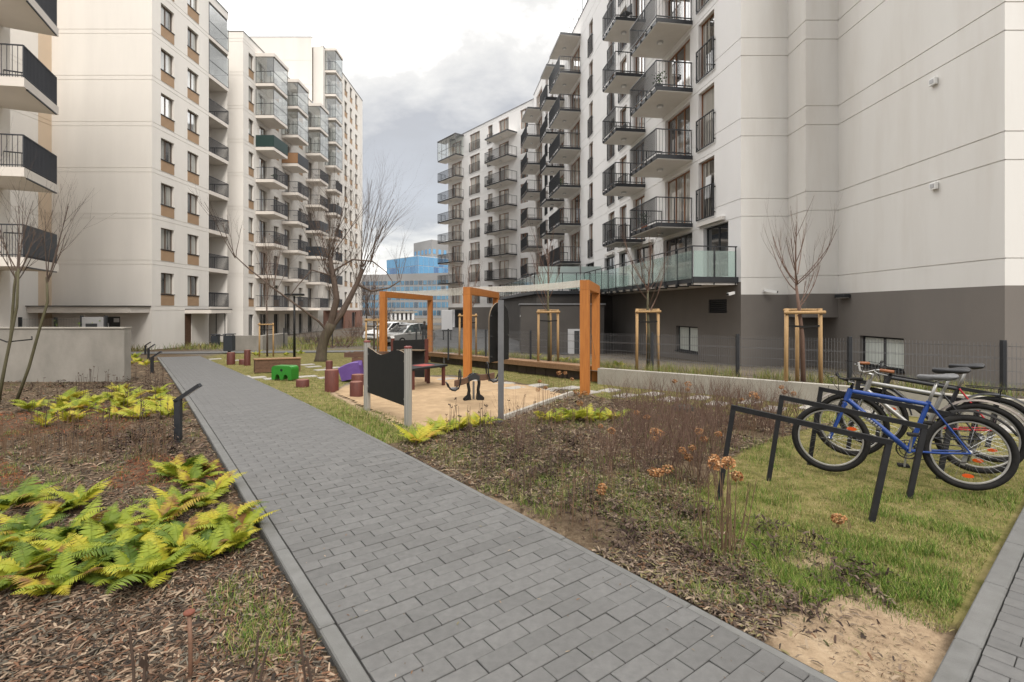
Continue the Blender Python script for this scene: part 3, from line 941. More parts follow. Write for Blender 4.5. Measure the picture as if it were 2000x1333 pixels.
def balcony_left(bld, F, s0, s1, zb, out=1.65, style='bars', roof=False):
    w = round(s1 - s0, 3)
    o = place('balcony', cached(('ls', w, out), lambda: MB().bbox(0, w, 0, out, 0, 0.27, 0.012).mesh('balcony_slab', 'slab_white')), bld, F.P(s0, 0.0, zb), F.rz)
    if style in ('bars', 'green', 'wood', 'dark'):
        def rl():
            mb = MB(); t = 1.36
            mb.box(0.0, w, out - 0.03, out, t - 0.04, t); mb.box(0.0, 0.03, 0.02, out - 0.03, t - 0.04, t); mb.box(w - 0.03, w, 0.02, out - 0.03, t - 0.04, t)
            mb.box(0.0, w, out - 0.03, out, 0.3, 0.34); mb.box(0.0, 0.03, 0.02, out - 0.03, 0.3, 0.34); mb.box(w - 0.03, w, 0.02, out - 0.03, 0.3, 0.34)
            flat_bars(mb, 0, w, out - 0.015, 0.34, t - 0.04, 0.105, 0.014, 0.03)
            for x in (0.015, w - 0.015):
                side_bars(mb, x, 0.04, out - 0.01, 0.34, t - 0.04, 0.12, 0.012, 0.012)
                mb.box(x - 0.015, x + 0.015, out - 0.03, out, 0.27, t - 0.04)
            return mb.mesh('railing', 'rail_grey')
        place('railing', cached(('lr', w, out), rl), o)
        if style != 'bars':
            def sc():
                mb = MB(); m2 = {'green': 0, 'wood': 1, 'dark': 2}[style]
                mb.box(w + 0.004, w + 0.02, 0.02, out, 0.32, 1.34, m2); mb.box(0, w, out + 0.004, out + 0.02, 0.32, 1.34, 0 if style == 'green' else 2)
                return mb.mesh('privacy_screen', ['screen_green', 'screen_wood', 'bin_dark'])
            place('privacy_screen', cached(('lsc', w, out, style), sc), o)
    elif style == 'glazed':
        def fr():
            mb = MB()
            t = 2.63
            for x in (0.0, w - 0.03):
                for y in (out - 0.03, 0.02):
                    mb.box(x, x + 0.03, y, y + 0.03, 0.27, t)
                mb.box(x, x + 0.03, 0.05, out - 0.03, 1.3, 1.34); mb.box(x, x + 0.03, 0.05, out - 0.03, 0.27, 0.31)
                mb.box(x, x + 0.02, out * 0.5, out * 0.5 + 0.02, 0.31, 1.3)
            mb.box(0.03, w - 0.03, out - 0.03, out, 1.3, 1.34); mb.box(0.03, w - 0.03, out - 0.03, out, 0.27, 0.31); mb.box(0.03, w - 0.03, out - 0.03, out, t - 0.03, t)
            return mb.mesh('glazing_frame', 'steel_dark')
        place('glazing_frame', cached(('lg', w, out), fr), o)
        def gl():
            mb = MB(); t = 2.62
            k = max(2, int(w / 0.75))
            for i in range(k):
                mb.box(0.03 + (w - 0.06) * i / k + 0.006, 0.03 + (w - 0.06) * (i + 1) / k - 0.006, out - 0.02, out - 0.012, 0.33, t - 0.04)
            for x in (0.008, w - 0.016):
                mb.box(x, x + 0.008, 0.05, out - 0.04, 0.33, t - 0.04)
            return mb.mesh('glass', 'glass_enclosure')
        place('glass', cached(('lgg', w, out), gl), o)
    if roof:
        place('balcony_roof', cached(('lro', w, out), lambda: MB().bbox(-0.05, w + 0.05, 0, out + 0.08, 2.64, 2.95, 0.01).mesh('balcony_roof', 'slab_white')), o)
    return o
def cap(bld, F, L, z, s0=0.0, m='steel_grey', o0=-0.35, o1=0.05):
    mb = MB(); F.box(mb, s0, L, o0, o1, z, z + 0.06)
    return mb.build('parapet_cap', m, bld)
def roofpoly(bld, pts, z, m='slab_grey'):
    mb = MB(); mb.add([(x, y, z) for x, y in pts], [tuple(range(len(pts)))])
    return mb.build('roof', m, bld)

# ---------------- right hand white building
RB = thing('apartment_building', 'tall white apartment building with dark plinth and stacked dark railed balconies facing the playground', 'building')
GR = sorted([4.96 + 2.9 * k for k in range(8)] + [5.6 + 2.9 * k for k in range(7)] + [2.75])
PL = 2.14
FA = Fac((9.95, 18.1), (0, -1)); FA2 = Fac((9.95, 17.0), (-1, 0)); FB = Fac((11.05, 17.0), (0, -1)); FR = Fac((11.05, 11.25), (-1, 0)); FC = Fac((22, 11.25), (0, -1))
HT = 27.0
for F, L in ((FA, 1.69), (FA2, 1.1), (FB, 1.1), (FR, 5.75), (FC, 10.95)):
    wall(RB, F, L, PL, HT, 'plaster_white', (), GR)
wall(RB, Fac((11.05, 18.1), (0, -1)), 2.79, -1.6, PL, 'plinth_dark', name='plinth')
wall(RB, FA2, 1.1, 1.33, PL, 'plinth_dark', name='plinth'); wall(RB, FB, 1.1, 1.33, PL, 'plinth_dark', name='plinth')
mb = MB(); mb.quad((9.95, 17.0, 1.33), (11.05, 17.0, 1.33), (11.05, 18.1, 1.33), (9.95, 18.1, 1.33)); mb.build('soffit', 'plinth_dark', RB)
FRp = Fac((11.05, 11.25), (-1, 0))
bw = (14.15 - 11.25, 15.95 - 11.25, -0.15, 0.78)      # basement window with pale blinds
wall(RB, FRp, 6.85, -1.6, PL, 'plinth_dark', [bw], name='plinth')
window(RB, FRp, bw[0], bw[1], bw[2], bw[3], 'frame_dark', 'pane_blind', 2, 0.12, sill='frame_dark')
wall(RB, FC, 10.95, -1.6, PL, 'plinth_dark', name='plinth')
mb = MB(); mb.box(9.975, 12.0, 17.025, 19.0, 1.36, 26.9); mb.box(11.076, 12.9, 11.276, 17.02, 1.36, 26.9); mb.box(8.36, 9.97, 18.126, 18.9, 2.2, 26.9); mb.build('light_leak_backing', 'plaster_white', RB)  # unseen blocks added behind the wall joints to stop sky light leaking through
# long balcony facade
FM = Fac((8.26, 18.1), (-0.9892, -0.1464))
LM = 39.5
floors = [5.3 + 2.9 * k for k in range(7)]
STEP = 28.3
cols = [(1.77, 2.99, 'f', 1), (3.7, 6.1, 'd', 3), (8.55, 10.1, 'd', 2), (11.1, 12.2, 'f', 1), (13.1, 14.2, 'f', 1), (17.5, 18.4, 'f', 1), (20.7, 23.7, 'd', 3), (25.7, 27.8, 'd', 2), (29.8, 30.8, 'f', 1), (32.2, 33.2, 'f', 1), (34.9, 38.0, 'd', 3)]
ops = []
for k, f in enumerate(floors):
    for (a, b, ty, n_) in cols:
        if k == 6 and a < STEP: continue
        ops.append((a, b, f + (0.02 if ty == 'd' else 0.05), f + 2.42))
tcols = [(0.8, 2.6, 2), (3.5, 6.3, 3), (7.4, 9.9, 3), (11.0, 12.3, 1), (13.1, 15.0, 2), (17.2, 19.2, 2), (21, 24, 3)]
for a, b, n_ in tcols:
    ops.append((a, b, 2.86, 4.93))
wall(RB, FM, STEP, 2.6, 24.05, 'plaster_bright', [o for o in ops if o[0] < STEP], [g for g in GR])
wall(RB, FM, LM, 2.6, 26.0, 'plaster_bright', [o for o in ops if o[0] > STEP], [g for g in GR], s_start=STEP)
wall(RB, Fac(FM.P(STEP, -6.0, 0)[:2], (0.1464, -0.9892)), 6.0, 24.0, 26.0, 'plaster_bright')
for k, f in enumerate(floors):
    for (a, b, ty, n_) in cols:
        if k == 6 and a < STEP: continue
        window(RB, FM, a, b, f + (0.02 if ty == 'd' else 0.05), f + 2.42, 'wood_frame', 'pane_right', n_, 0.15, name='window' if ty == 'f' else 'balcony_door')
        if ty == 'f':
            french_rail(RB, FM, a, b, f + 0.0, 1.3)
    for (a, b) in ((3.46, 6.43), (8.4, 10.5), (20.5, 24.3), (25.5, 28.0), (34.7, 38.6)):
        balcony_right(RB, FM, a, b, f - 0.2, rail=k < 6)
for a, b, n_ in tcols:
    window(RB, FM, a, b, 2.86, 4.93, 'frame_dark', 'pane_dark', n_, 0.16, name='terrace_door')
for a, b in ((1.0, 2.9), (7.4, 9.9), (11.0, 12.3), (13.1, 14.5)):
    mb = MB(); FM.box(mb, a, b, 0.01, 0.16, 5.02, 5.16); mb.build('awning_cassette', 'slab_grey', RB)
vw = (0.9, 2.2, 1.46, 2.0); bw2 = (3.05, 5.0, -0.25, 0.86)
wall(RB, FM, LM, -1.6, 2.6, 'plinth_dark', [vw, bw2], name='plinth')
window(RB, FM, *bw2, 'frame_dark', 'pane_blind', 2, 0.14, sill='frame_dark')
vt = place('vent_louvre', MB().box(0, 1.3, -0.1, -0.06, 0, 0.54).mesh('vent_louvre', 'frame_dark'), RB, FM.P(0.9, 0, 1.46), FM.rz)
for i in range(7):
    mb = MB(); mb.add([(0.02, -0.06, 0.03 + i * 0.075), (1.28, -0.06, 0.03 + i * 0.075), (1.28, -0.005, 0.0 + i * 0.075), (0.02, -0.005, 0.0 + i * 0.075), (0.02, -0.06, 0.045 + i * 0.075), (1.28, -0.06, 0.045 + i * 0.075), (1.28, -0.005, 0.015 + i * 0.075), (0.02, -0.005, 0.015 + i * 0.075)], MB.BF)
    mb.build('louvre_slat', 'frame_dark', vt)
cap(RB, FM, STEP, 24.05); cap(RB, FM, LM, 26.0, s0=STEP); cap(RB, FA, 1.69, HT); cap(RB, FR, 5.75, HT)
roofpoly(RB, [(8.26, 18.1), (20, 18.1), (16, 57.5), (2.48, 57.2)], 23.9)
# roof terrace posts on the parapet
rt = MB()
for i in range(9):
    FM.box(rt, 17.0 + i * 1.25, 17.04 + i * 1.25, -0.25, -0.2, 24.11, 25.5)
rto = rt.build('roof_railing', 'steel_dark', RB)
gl = MB()
for i in range(8):
    FM.box(gl, 17.08 + i * 1.25, 18.2 + i * 1.25, -0.23, -0.22, 24.25, 25.4)
gl.build('glass', 'glass_clear', rto)
# terrace with milky glass balustrade
tb = MB(); FM.box(tb, 0.15, 13.6, 0.0, 1.75, 2.57, 2.78); tb = tb.build('terrace_slab', 'steel_dark', RB)
mb = MB(); FM.box(mb, 0.2, 13.55, 0.02, 1.70, 2.50, 2.568); mb.build('soffit', 'slab_grey', tb)
for i in range(15):
    s = 0.4 + i * 0.92
    mb = MB(); FM.box(mb, s, s + 0.09, 1.3, 1.82, 2.46, 2.56); mb.build('bracket', 'steel_dark', tb)
rail = MB()
FM.box(rail, 0.15, 13.6, 1.76, 1.80, 3.86, 3.90); FM.box(rail, 0.15, 0.19, 0.05, 1.76, 3.86, 3.90)
for i in range(13):
    s = 0.16 + i * 1.118
    FM.box(rail, s, s + 0.035, 1.765, 1.80, 2.5, 3.86)
for o_ in (0.08, 0.92):
    FM.box(rail, 0.155, 0.19, o_, o_ + 0.035, 2.5, 3.86)
rail.build('railing', 'steel_dark', tb)
for i in range(12):
    s = 0.21 + i * 1.118
    mb = MB(); FM.box(mb, s + 0.01, s + 1.06, 1.775, 1.787, 2.72, 3.72); mb.build('glass_panel', 'glass_teal', tb)
for o_ in (0.13, 0.97):
    mb = MB(); FM.box(mb, 0.165, 0.177, o_, o_ + 0.76, 2.72, 3.72); mb.build('glass_panel', 'glass_teal', tb)
# podium that steps out farther back, with its own glass balustrade
pod = [(1.54, 31.4), (6.6, 31.4), (3.0, 56.0), (-1.4, 52.0)]
mb = MB()
mb.add([(x, y, -1.6) for x, y in pod] + [(x, y, 2.55) for x, y in pod], MB.BF)
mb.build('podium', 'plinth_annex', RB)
mb = MB(); off = [(1.35, 31.2), (6.6, 31.2), (3.0, 56.0), (-1.6, 52.0)]
mb.add([(x, y, 2.56) for x, y in off] + [(x, y, 2.76) for x, y in off], MB.BF)
pt = mb.build('terrace_slab', 'steel_dark', RB)
def glass_run(parent, p0, p1, z0, z1, step, gm_, top=True):
    p0, p1 = Vector(p0), Vector(p1)
    L = (p1 - p0).length; k = max(1, int(round(L / step)))
    d = (p1 - p0) / k
    mb = MB()
    for i in range(k + 1):
        p = p0 + d * i
        mb.box(p.x - 0.02, p.x + 0.02, p.y - 0.02, p.y + 0.02, z0, z1)
    if top:
        mb.obar((p0.x, p0.y, z1 + 0.02), (p1.x, p1.y, z1 + 0.02), 0.04, 0.04)
    mb.build('railing', 'steel_dark', parent)
    for i in range(k):
        a_, b_ = p0 + d * (i + 0.04), p0 + d * (i + 0.96)
        mb = MB(); mb.obar((a_.x, a_.y, (z0 + z1) / 2 + 0.02), (b_.x, b_.y, (z0 + z1) / 2 + 0.02), 0.012, z1 - z0 - 0.2); mb.build('glass_panel', gm_, parent)
glass_run(pt, (1.4, 31.3), (4.9, 31.3), 2.76, 3.86, 0.9, 'glass_teal')
glass_run(pt, (1.4, 31.3), (-1.5, 51.9), 2.76, 3.86, 1.5, 'glass_teal')
sc_ = MB(); sc_.box(1.7, 6.0, 33.55, 33.6, 2.77, 2.83); sc_ = sc_.build('glass_screen', 'steel_dark', RB)
glass_run(sc_, (1.7, 33.5), (6.0, 33.5), 2.84, 4.55, 1.45, 'glass_milk', False)
# low dark box below the terrace
LB = thing('low_annex', 'low dark flat roofed annex with a pale door under the glass terrace', 'annex')
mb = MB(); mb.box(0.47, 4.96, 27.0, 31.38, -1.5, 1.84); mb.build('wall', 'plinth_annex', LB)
mb = MB(); mb.box(0.40, 5.03, 26.93, 31.38, 1.85, 1.93); mb.build('roof', 'steel_grey', LB)
mb = MB(); mb.box(3.0, 3.7, 26.95, 26.995, -1.0, 0.55); d_ = mb.build('door', 'sign_grey', LB)
mb = MB(); mb.box(3.35, 3.62, 26.93, 26.948, -0.9, 0.45); mb.build('door_panel', 'frame_dark', d_)
mb = MB(); mb.box(0.43, 0.468, 27.1, 27.2, 1.2, 1.3); mb.build('wall_lamp', 'lamp_white', LB)
# small fixtures on the near walls
def fixture(name, label, cat, p, fn, mats, group=None):
    t = thing(name, label, cat, p, 0, group)
    fn(t)
    return t
def camera_fix(t, dirx):
    mb = MB(); mb.box(-0.04, 0.04, -0.1, 0.0, -0.04, 0.04); mb.build('mount', 'lamp_white', t)
    mb = MB(); mb.obar((0, -0.1, 0.0), (dirx * 0.3, -0.3, -0.06), 0.09, 0.09); h = mb.build('housing', 'lamp_white', t)
    mb = MB(); mb.obar((dirx * 0.301, -0.3005, -0.06), (dirx * 0.32, -0.315, -0.065), 0.07, 0.07); mb.build('lens', 'frame_dark', h)
fixture('security_camera', 'white security camera under the glass terrace near the building corner', 'camera', (8.0, 18.2, 2.2), lambda t: camera_fix(t, -1), None)
fixture('security_camera', 'white security camera on the dark plinth behind the staked tree by the bicycles', 'camera', (9.1, 18.09, 2.28), lambda t: camera_fix(t, 1), None)
def box_fix(t):
    mb = MB(); mb.bbox(-0.09, 0.0, -0.1, 0.1, -0.09, 0.09, 0.012); mb.build('housing', 'lamp_white', t)
    mb = MB(); mb.box(-0.1, -0.091, -0.06, 0.06, -0.05, 0.05); mb.build('cover', 'sign_grey', t)
fixture('wall_sensor', 'small white square box high on the blank white wall', 'sensor', (11.04, 13.1, 7.55), box_fix, None)
fixture('wall_sensor', 'small white square box on the blank wall level with the bare tree tops', 'sensor', (11.04, 13.08, 4.82), box_fix, None)
def wl_fix(t):
    mb = MB(); mb.bbox(-0.22, 0.0, -0.25, 0.25, -0.06, 0.06, 0.015); mb.build('housing', 'steel_dark', t)
    mb = MB(); mb.box(-0.19, -0.03, -0.22, 0.22, -0.075, -0.061); mb.build('lens', 'lamp_white', t)
fixture('wall_lamp', 'dark wall lamp in the inner corner where the white wall meets the dark plinth', 'lamp', (11.04, 16.6, 2.05), wl_fix, None)

# ---------------- far wing of the right side
FWG = thing('apartment_building', 'distant angled white wing with dark railed balconies and a glazed top corner', 'building')
W0, W1 = Vector((2.48, 57.2)), Vector((-9.0, 71.5))
FW = Fac(W0, (-0.78, -0.626))
LW = 18.5
wcols = [(1.0, 2.4, 'd', 2), (4.6, 6.6, 'd', 2), (7.9, 8.9, 'f', 1), (10.7, 13.0, 'f', 2), (15.0, 17.6, 'd', 3)]
ops = []
wfl = [2.4] + floors[:-1]
wfl = [2.4 + 2.9 * k for k in range(8)]
for f in wfl:
    for a, b, ty, n_ in wcols:
        ops.append((a, b, f + 0.05, f + 2.3))
wall(FWG, FW, LW, 1.9, 25.6, 'plaster_bright', ops, [w_ for w_ in GR])
wall(FWG, FW, LW, -1.8, 1.9, 'plinth_dark', [(14.6, 18.2, -1.4, 1.6)], name='plinth')
mb = MB(); FW.box(mb, 14.7, 18.1, -0.9, -0.85, -1.4, 1.6); mb.build('passage_back', 'frame_dark', FWG)
FWe = Fac(FW.P(LW, 0, 0)[:2], (-0.626, 0.78))
wall(FWG, FWe, 10, -1.8, 25.6, 'plaster_bright')
for j, f in enumerate(wfl):
    for a, b, ty, n_ in wcols:
        window(FWG, FW, a, b, f + 0.05, f + 2.3, 'wood_frame', 'pane_right', n_, 0.15, name='window' if ty == 'f' else 'balcony_door')
        if ty == 'f':
            french_rail(FWG, FW, a, b, f, 1.2)
    if j > 0:
        balcony_right(FWG, FW, 3.0, 7.5, f - 0.2, 1.5, rail=j < 7)
        balcony_right(FWG, FW, 14.5, 19.2, f - 0.2, 1.3, rail=j < 7)
cap(FWG, FW, LW, 25.6)
roofpoly(FWG, [tuple(FW.P(0, 0, 0)[:2]), tuple(FW.P(LW, 0, 0)[:2]), tuple(FW.P(LW, -10, 0)[:2]), tuple(FW.P(0, -10, 0)[:2])], 25.5)
# glazed box on the top corner balcony
gz = MB()
zt = wfl[-1]
for s in (14.52, 15.7, 16.9, 18.1, 19.18):
    FW.box(gz, s, s + 0.05, 1.28, 1.33, zt, zt + 2.6)
for z in (zt + 1.1, zt + 2.6):
    FW.box(gz, 14.5, 19.23, 1.285, 1.325, z, z + 0.05)
    FW.box(gz, 14.5, 14.55, 0.0, 1.28, z, z + 0.05); FW.box(gz, 19.18, 19.23, 0, 1.28, z, z + 0.05)
FW.box(gz, 14.45, 19.28, 0.0, 1.38, zt + 2.66, zt + 2.74)
gzo = gz.build('glazed_loggia', 'steel_grey', FWG)
mb = MB(); FW.box(mb, 14.55, 19.18, 1.30, 1.31, zt + 0.05, zt + 2.6); FW.box(mb, 14.52, 14.53, 0.05, 1.27, zt + 0.05, zt + 2.6); mb.build('glass', 'glass_clear', gzo)

# ---------------- left hand cream buildings
def left_rows(f):
    return f + 0.80, f + 2.18
L1 = thing('apartment_building', 'cream apartment tower with a blank front wall and tan panels below its side windows', 'building')
F1 = Fac((-22.6, 31.5), (0, -1)); F1s = Fac((-22.6, 37.4), (1, 0))
LG = sorted([1.8 + 2.9 * k for k in range(9)] + [1.53 + 2.9 * k for k in range(9)])
dop = (7.0 - 5.55, 7.0 - 4.45, -0.95, 1.25)
wall(L1, F1, 6.4, -1.2, 25.2, 'plaster_cream', [(2.0, 3.3, -0.95, 1.15)], LG)
d_ = place('door', MB().box(0, 1.3, -0.12, -0.06, 0, 2.1).mesh('door', 'frame_dark'), L1, F1.P(2.0, 0, -0.95), F1.rz)
for x, z, w_, h_ in ((0.1, 1.75, 0.35, 0.25), (0.75, 1.45, 0.3, 0.25)):
    place('notice', MB().box(x, x + w_, -0.059, -0.055, z, z + h_).mesh('notice', 'sign_white'), d_)
lops = []
lfl = [1.8 + 2.9 * k for k in range(8)]
for f in lfl:
    a, b = left_rows(f)
    for s0, s1 in ((3.84, 5.1), (1.2, 2.45)):
        lops.append((s0, s1, a, b))
lops.append((2.0, 2.75, -1.0, 1.3))
wall(L1, F1s, 5.9, -1.2, 25.2, 'plaster_cream', lops, LG)
for f in lfl:
    a, b = left_rows(f)
    for s0, s1 in ((3.84, 5.1), (1.2, 2.45)):
        window(L1, F1s, s0, s1, a, b, 'frame_brown', 'pane_left', 2, 0.16, sill='frame_dark', panel=0.74)
place('door', MB().box(0, 0.75, -0.1, -0.04, 0, 2.3).mesh('door', 'wood_brown'), L1, F1s.P(2.0, 0, -1.0), F1s.rz)
mb = MB(); mb.box(-22.6, -20.8, 34.7, 37.3, 1.33, 1.6, 0); mb.box(-22.6, -20.78, 34.68, 37.3, 1.6, 1.64, 1); mb.build('entrance_canopy', ['slab_white', 'steel_dark'], L1)
mb = MB(); mb.box(-30.5, -22.75, 29.9, 31.49, 1.4, 1.78, 0); mb.box(-30.6, -22.65, 29.8, 31.49, 1.78, 1.83, 1); mb.build('entrance_canopy', ['slab_white', 'steel_dark'], L1)
# inset balconies behind the far corner
wall(L1, Fac((-22.7, 40.0), (0, -1)), 5, -1.2, 25.2, 'plaster_cream', [], LG)
wall(L1, Fac((-27.6, 37.4), (0, 1)), 5, -1.2, 25.2, 'plaster_cream')
wall(L1, Fac((-25.2, 40.0), (1, 0)), 2.6, -1.2, 25.2, 'plaster_cream')
Fl = Fac((-25.2, 39.98), (1, 0))
for k, f in enumerate(lfl):
    balcony_left(L1, Fl, 0.0, 2.56, f - 0.27, 2.62, 'glazed' if k >= 6 else 'bars')
wall(L1, Fac((-22.6, 40.0), (1, 0)), 2.6, 24.6, 25.2, 'plaster_cream', name='parapet')
window(L1, Fac((-22.7, 40.0), (0, -1)), 0.15, 0.9, -0.5, 1.3, 'frame_dark', 'pane_dark', 1, -0.02)
cap(L1, F1, 6.4, 25.2); cap(L1, Fac((-22.6, 40.0), (1, 0)), 8.5, 25.2)
roofpoly(L1, [(-22.6, 31.5), (-29, 31.5), (-29, 40), (-22.6, 40)], 25.1)

L2 = thing('apartment_building', 'cream apartment block with three stacks of white slab balconies, the top ones glazed in', 'building')
F2 = Fac((-23.2, 43.3), (0, -1)); F2s = Fac((-23.2, 60.0), (1, 0))
wall(L2, F2, 7, -1.2, 25.6, 'plaster_cream', [], LG)
c2 = [(44.2, 45.05, 'w'), (46.1, 47.5, 'd'), (48.9, 49.9, 'w'), (51.2, 52.5, 'd'), (54.6, 55.6, 'w'), (57.0, 58.3, 'd')]
ops = []
def row2(f, ty, first):
    if ty == 'd' or first == -1:
        return f + 0.03, f + 2.25
    return left_rows(f)
fl2 = [-1.1] + lfl
for k, f in enumerate(fl2):
    for y0, y1, ty in c2:
        a, b = row2(f, ty, -1 if k == 0 else 0)
        if ty == 'w' and y0 > 45 and k:
            a = f + 0.03 if False else a
        ops.append((60 - y1, 60 - y0, a, b))
wall(L2, F2s, 16.7, -1.2, 25.6, 'plaster_cream', ops, LG)
for k, f in enumerate(fl2):
    for y0, y1, ty in c2:
        a, b = row2(f, ty, -1 if k == 0 else 0)
        window(L2, F2s, 60 - y1, 60 - y0, a, b, 'frame_brown' if k else 'frame_dark', 'pane_left' if k else 'pane_dark', 1 if y1 - y0 < 0.9 else 2, 0.16, sill='frame_dark' if ty == 'w' and k else None, panel=0.74 if (ty == 'w' and k) else None, name='window' if ty == 'w' else 'balcony_door')
st = [(45.4, 48.2), (50.5, 53.1), (56.4, 58.9)]
for i, (y0, y1) in enumerate(st):
    for k, f in enumerate(lfl):
        sty = 'bars'
        if k >= 6: sty = 'glazed'
        if i == 0 and k == 5: sty = 'green'
        if i == 1 and k == 5: sty = 'wood'
        if i == 2 and k in (2, 3): sty = 'dark'
        balcony_left(L2, F2s, 60 - y1, 60 - y0, f - 0.27, 1.65, sty, roof=(k == 7))
mb = MB(); F2s.box(mb, 0.0, 14.7, 0.0, 1.66, 1.5, 1.525); mb.build('first_floor_ledge', 'slab_white', L2)
cap(L2, F2, 7, 25.6); cap(L2, F2s, 16.7, 25.6)
roofpoly(L2, [(-23.2, 43.3), (-30.2, 43.3), (-30.2, 60), (-23.2, 60)], 25.5)

L3 = thing('apartment_building', 'tallest cream tower at the far end with tan window strips and glazed corner balconies', 'building')
F3 = Fac((-23.9, 60.0), (0, -1)); F3s = Fac((-22.8, 76.5), (1, 0))
wall(L3, F3, 7.5, -1.2, 34.2, 'plaster_cream', [], [25.6 + 2.9 * k for k in range(3)])
wall(L3, Fac((-22.8, 60.6), (0, -1)), 1.2, -1.2, 33.4, 'plaster_cream')
fl3 = [1.8 + 2.9 * k for k in range(11)]
c3 = [(68.3, 69.4, 'w'), (70.6, 71.6, 'w'), (73.0, 74.0, 'w'), (62.0, 63.2, 'd'), (65.4, 66.3, 'w')]
ops = []
for f in fl3:
    for y0, y1, ty in c3:
        a, b = (f + 0.03, f + 2.2) if ty == 'd' else left_rows(f)
        ops.append((76.5 - y1, 76.5 - y0, a, b))
wall(L3, F3s, 15.9, 1.5, 33.4, 'plaster_cream', ops, [1.8 + 2.9 * k for k in range(11)])
wall(L3, F3s, 15.9, -1.2, 1.5, 'brick_red', [(3.0, 5.0, -1.0, 1.2), (8, 12, -1.0, 1.2)], name='ground_floor')
mb = MB(); F3s.box(mb, 2.9, 12.1, -0.4, -0.3, -1.1, 1.3); mb.build('shop_front', 'frame_dark', L3)
for f in fl3:
    for y0, y1, ty in c3:
        a, b = (f + 0.03, f + 2.2) if ty == 'd' else left_rows(f)
        window(L3, F3s, 76.5 - y1, 76.5 - y0, a, b, 'frame_brown', 'pane_left', 1, 0.16, sill='frame_dark' if ty == 'w' else None, panel=0.74 if ty == 'w' else None, name='window' if ty == 'w' else 'balcony_door')
for k, f in enumerate(fl3):
    balcony_left(L3, F3s, 76.5 - 63.6, 76.5 - 61.2, f - 0.27, 1.3, 'glazed' if k >= 6 else ('dark' if k % 3 == 1 else 'bars'), roof=(k == 10))
cap(L3, F3, 7.5, 34.2); cap(L3, F3s, 15.9, 33.4)
roofpoly(L3, [(-22.8, 60.6), (-31, 60.6), (-31, 76.5), (-22.8, 76.5)], 33.3)
mb = MB(); mb.box(-30, -27.5, 63, 65.5, 33.3, 35.2); mb.build('roof_housing', 'steel_grey', L3)
wall(L3, Fac((-30, 76.5), (0, 1)), 7.2, -1.2, 33.4, 'plaster_cream')

L0 = thing('apartment_building', 'cream building at the left edge with angular white balconies and dark bar railings', 'building')
F0 = Fac((-18.3, 18.3), (1, 0))
wall(L0, F0, 8, -1.2, 27, 'plaster_cream', [], [])
wall(L0, Fac((-28.9, 18.3), (0, 1)), 10.6, -1.2, 27, 'plaster_cream', [], [])
F0r = Fac((-28.9, 31.5), (1, 0))
wall(L0, F0r, 0.9, -1.2, 27, 'plaster_sand', [], LG)
wall(L0, F0r, 13.2, -1.2, 27, 'plaster_cream', [(8.5, 9.7, lfl[1] + 0.8, lfl[1] + 2.2), (8.5, 9.7, lfl[2] + 0.8, lfl[2] + 2.2), (8.5, 9.7, lfl[3] + 0.8, lfl[3] + 2.2), (8.5, 9.7, lfl[0] + 0.8, lfl[0] + 2.2)], LG, s_start=0.9)
for k in range(4):
    window(L0, F0r, 8.5, 9.7, lfl[k] + 0.8, lfl[k] + 2.2, 'frame_brown', 'pane_left', 2, 0.16)
bpts = [(-18.29, 15.95), (-15.85, 16.3), (-16.9, 18.7), (-18.29, 18.05)]
for k in range(5):
    zb = 3.0 + 2.92 * k
    mb = MB()
    mb.add([(x, y, zb) for x, y in bpts] + [(x, y, zb + 0.3) for x, y in bpts], MB.BF)
    b_ = mb.build('balcony', 'slab_white', L0)
    mb = MB()
    def ins(p, q, t):
        return (p[0] + (q[0] - p[0]) * t, p[1] + (q[1] - p[1]) * t)
    cx_, cy_ = -17.4, 17.2
    c4 = [ins(p, (cx_, cy_), 0.045) for p in bpts]
    t = zb + 1.36
    for (p, q_), dense in (((c4[0], c4[1]), 0), ((c4[1], c4[2]), 1), ((c4[2], c4[3]), 0)):
        mb.obar((*p, t), (*q_, t), 0.035, 0.04); mb.obar((*p, zb + 0.38), (*q_, zb + 0.38), 0.03, 0.03)
        L = math.dist(p, q_)
        kk = int(L / (0.1 if dense else 0.15))
        d = Vector((q_[0] - p[0], q_[1] - p[1])).normalized(); nn_ = Vector((-d.y, d.x))
        wdt = 0.036 if dense else 0.012
        for i in range(kk + 1):
            x, y = ins(p, q_, i / kk)
            mb.obar((x, y, zb + 0.3), (x, y, t), 0.012 if dense else 0.014, wdt, up=(nn_.x, nn_.y, 0))
    mb.build('railing', 'rail_grey', b_)
    if k == 0:
        mb = MB(); p, q_ = ins(c4[1], c4[2], 0.01), ins(c4[1], c4[2], 0.99)
        mb.obar((p[0] + 0.035, p[1], zb + 0.86), (q_[0] + 0.035, q_[1], zb + 0.86), 0.01, 0.98); mb.build('privacy_screen', 'bin_dark', b_)
    mb = MB(); mb.obar((-15.95, 16.5, zb - 0.02), (-16.85, 18.55, zb - 0.02), 0.05, 0.04); mb.build('drip_edge', 'steel_dark', b_)

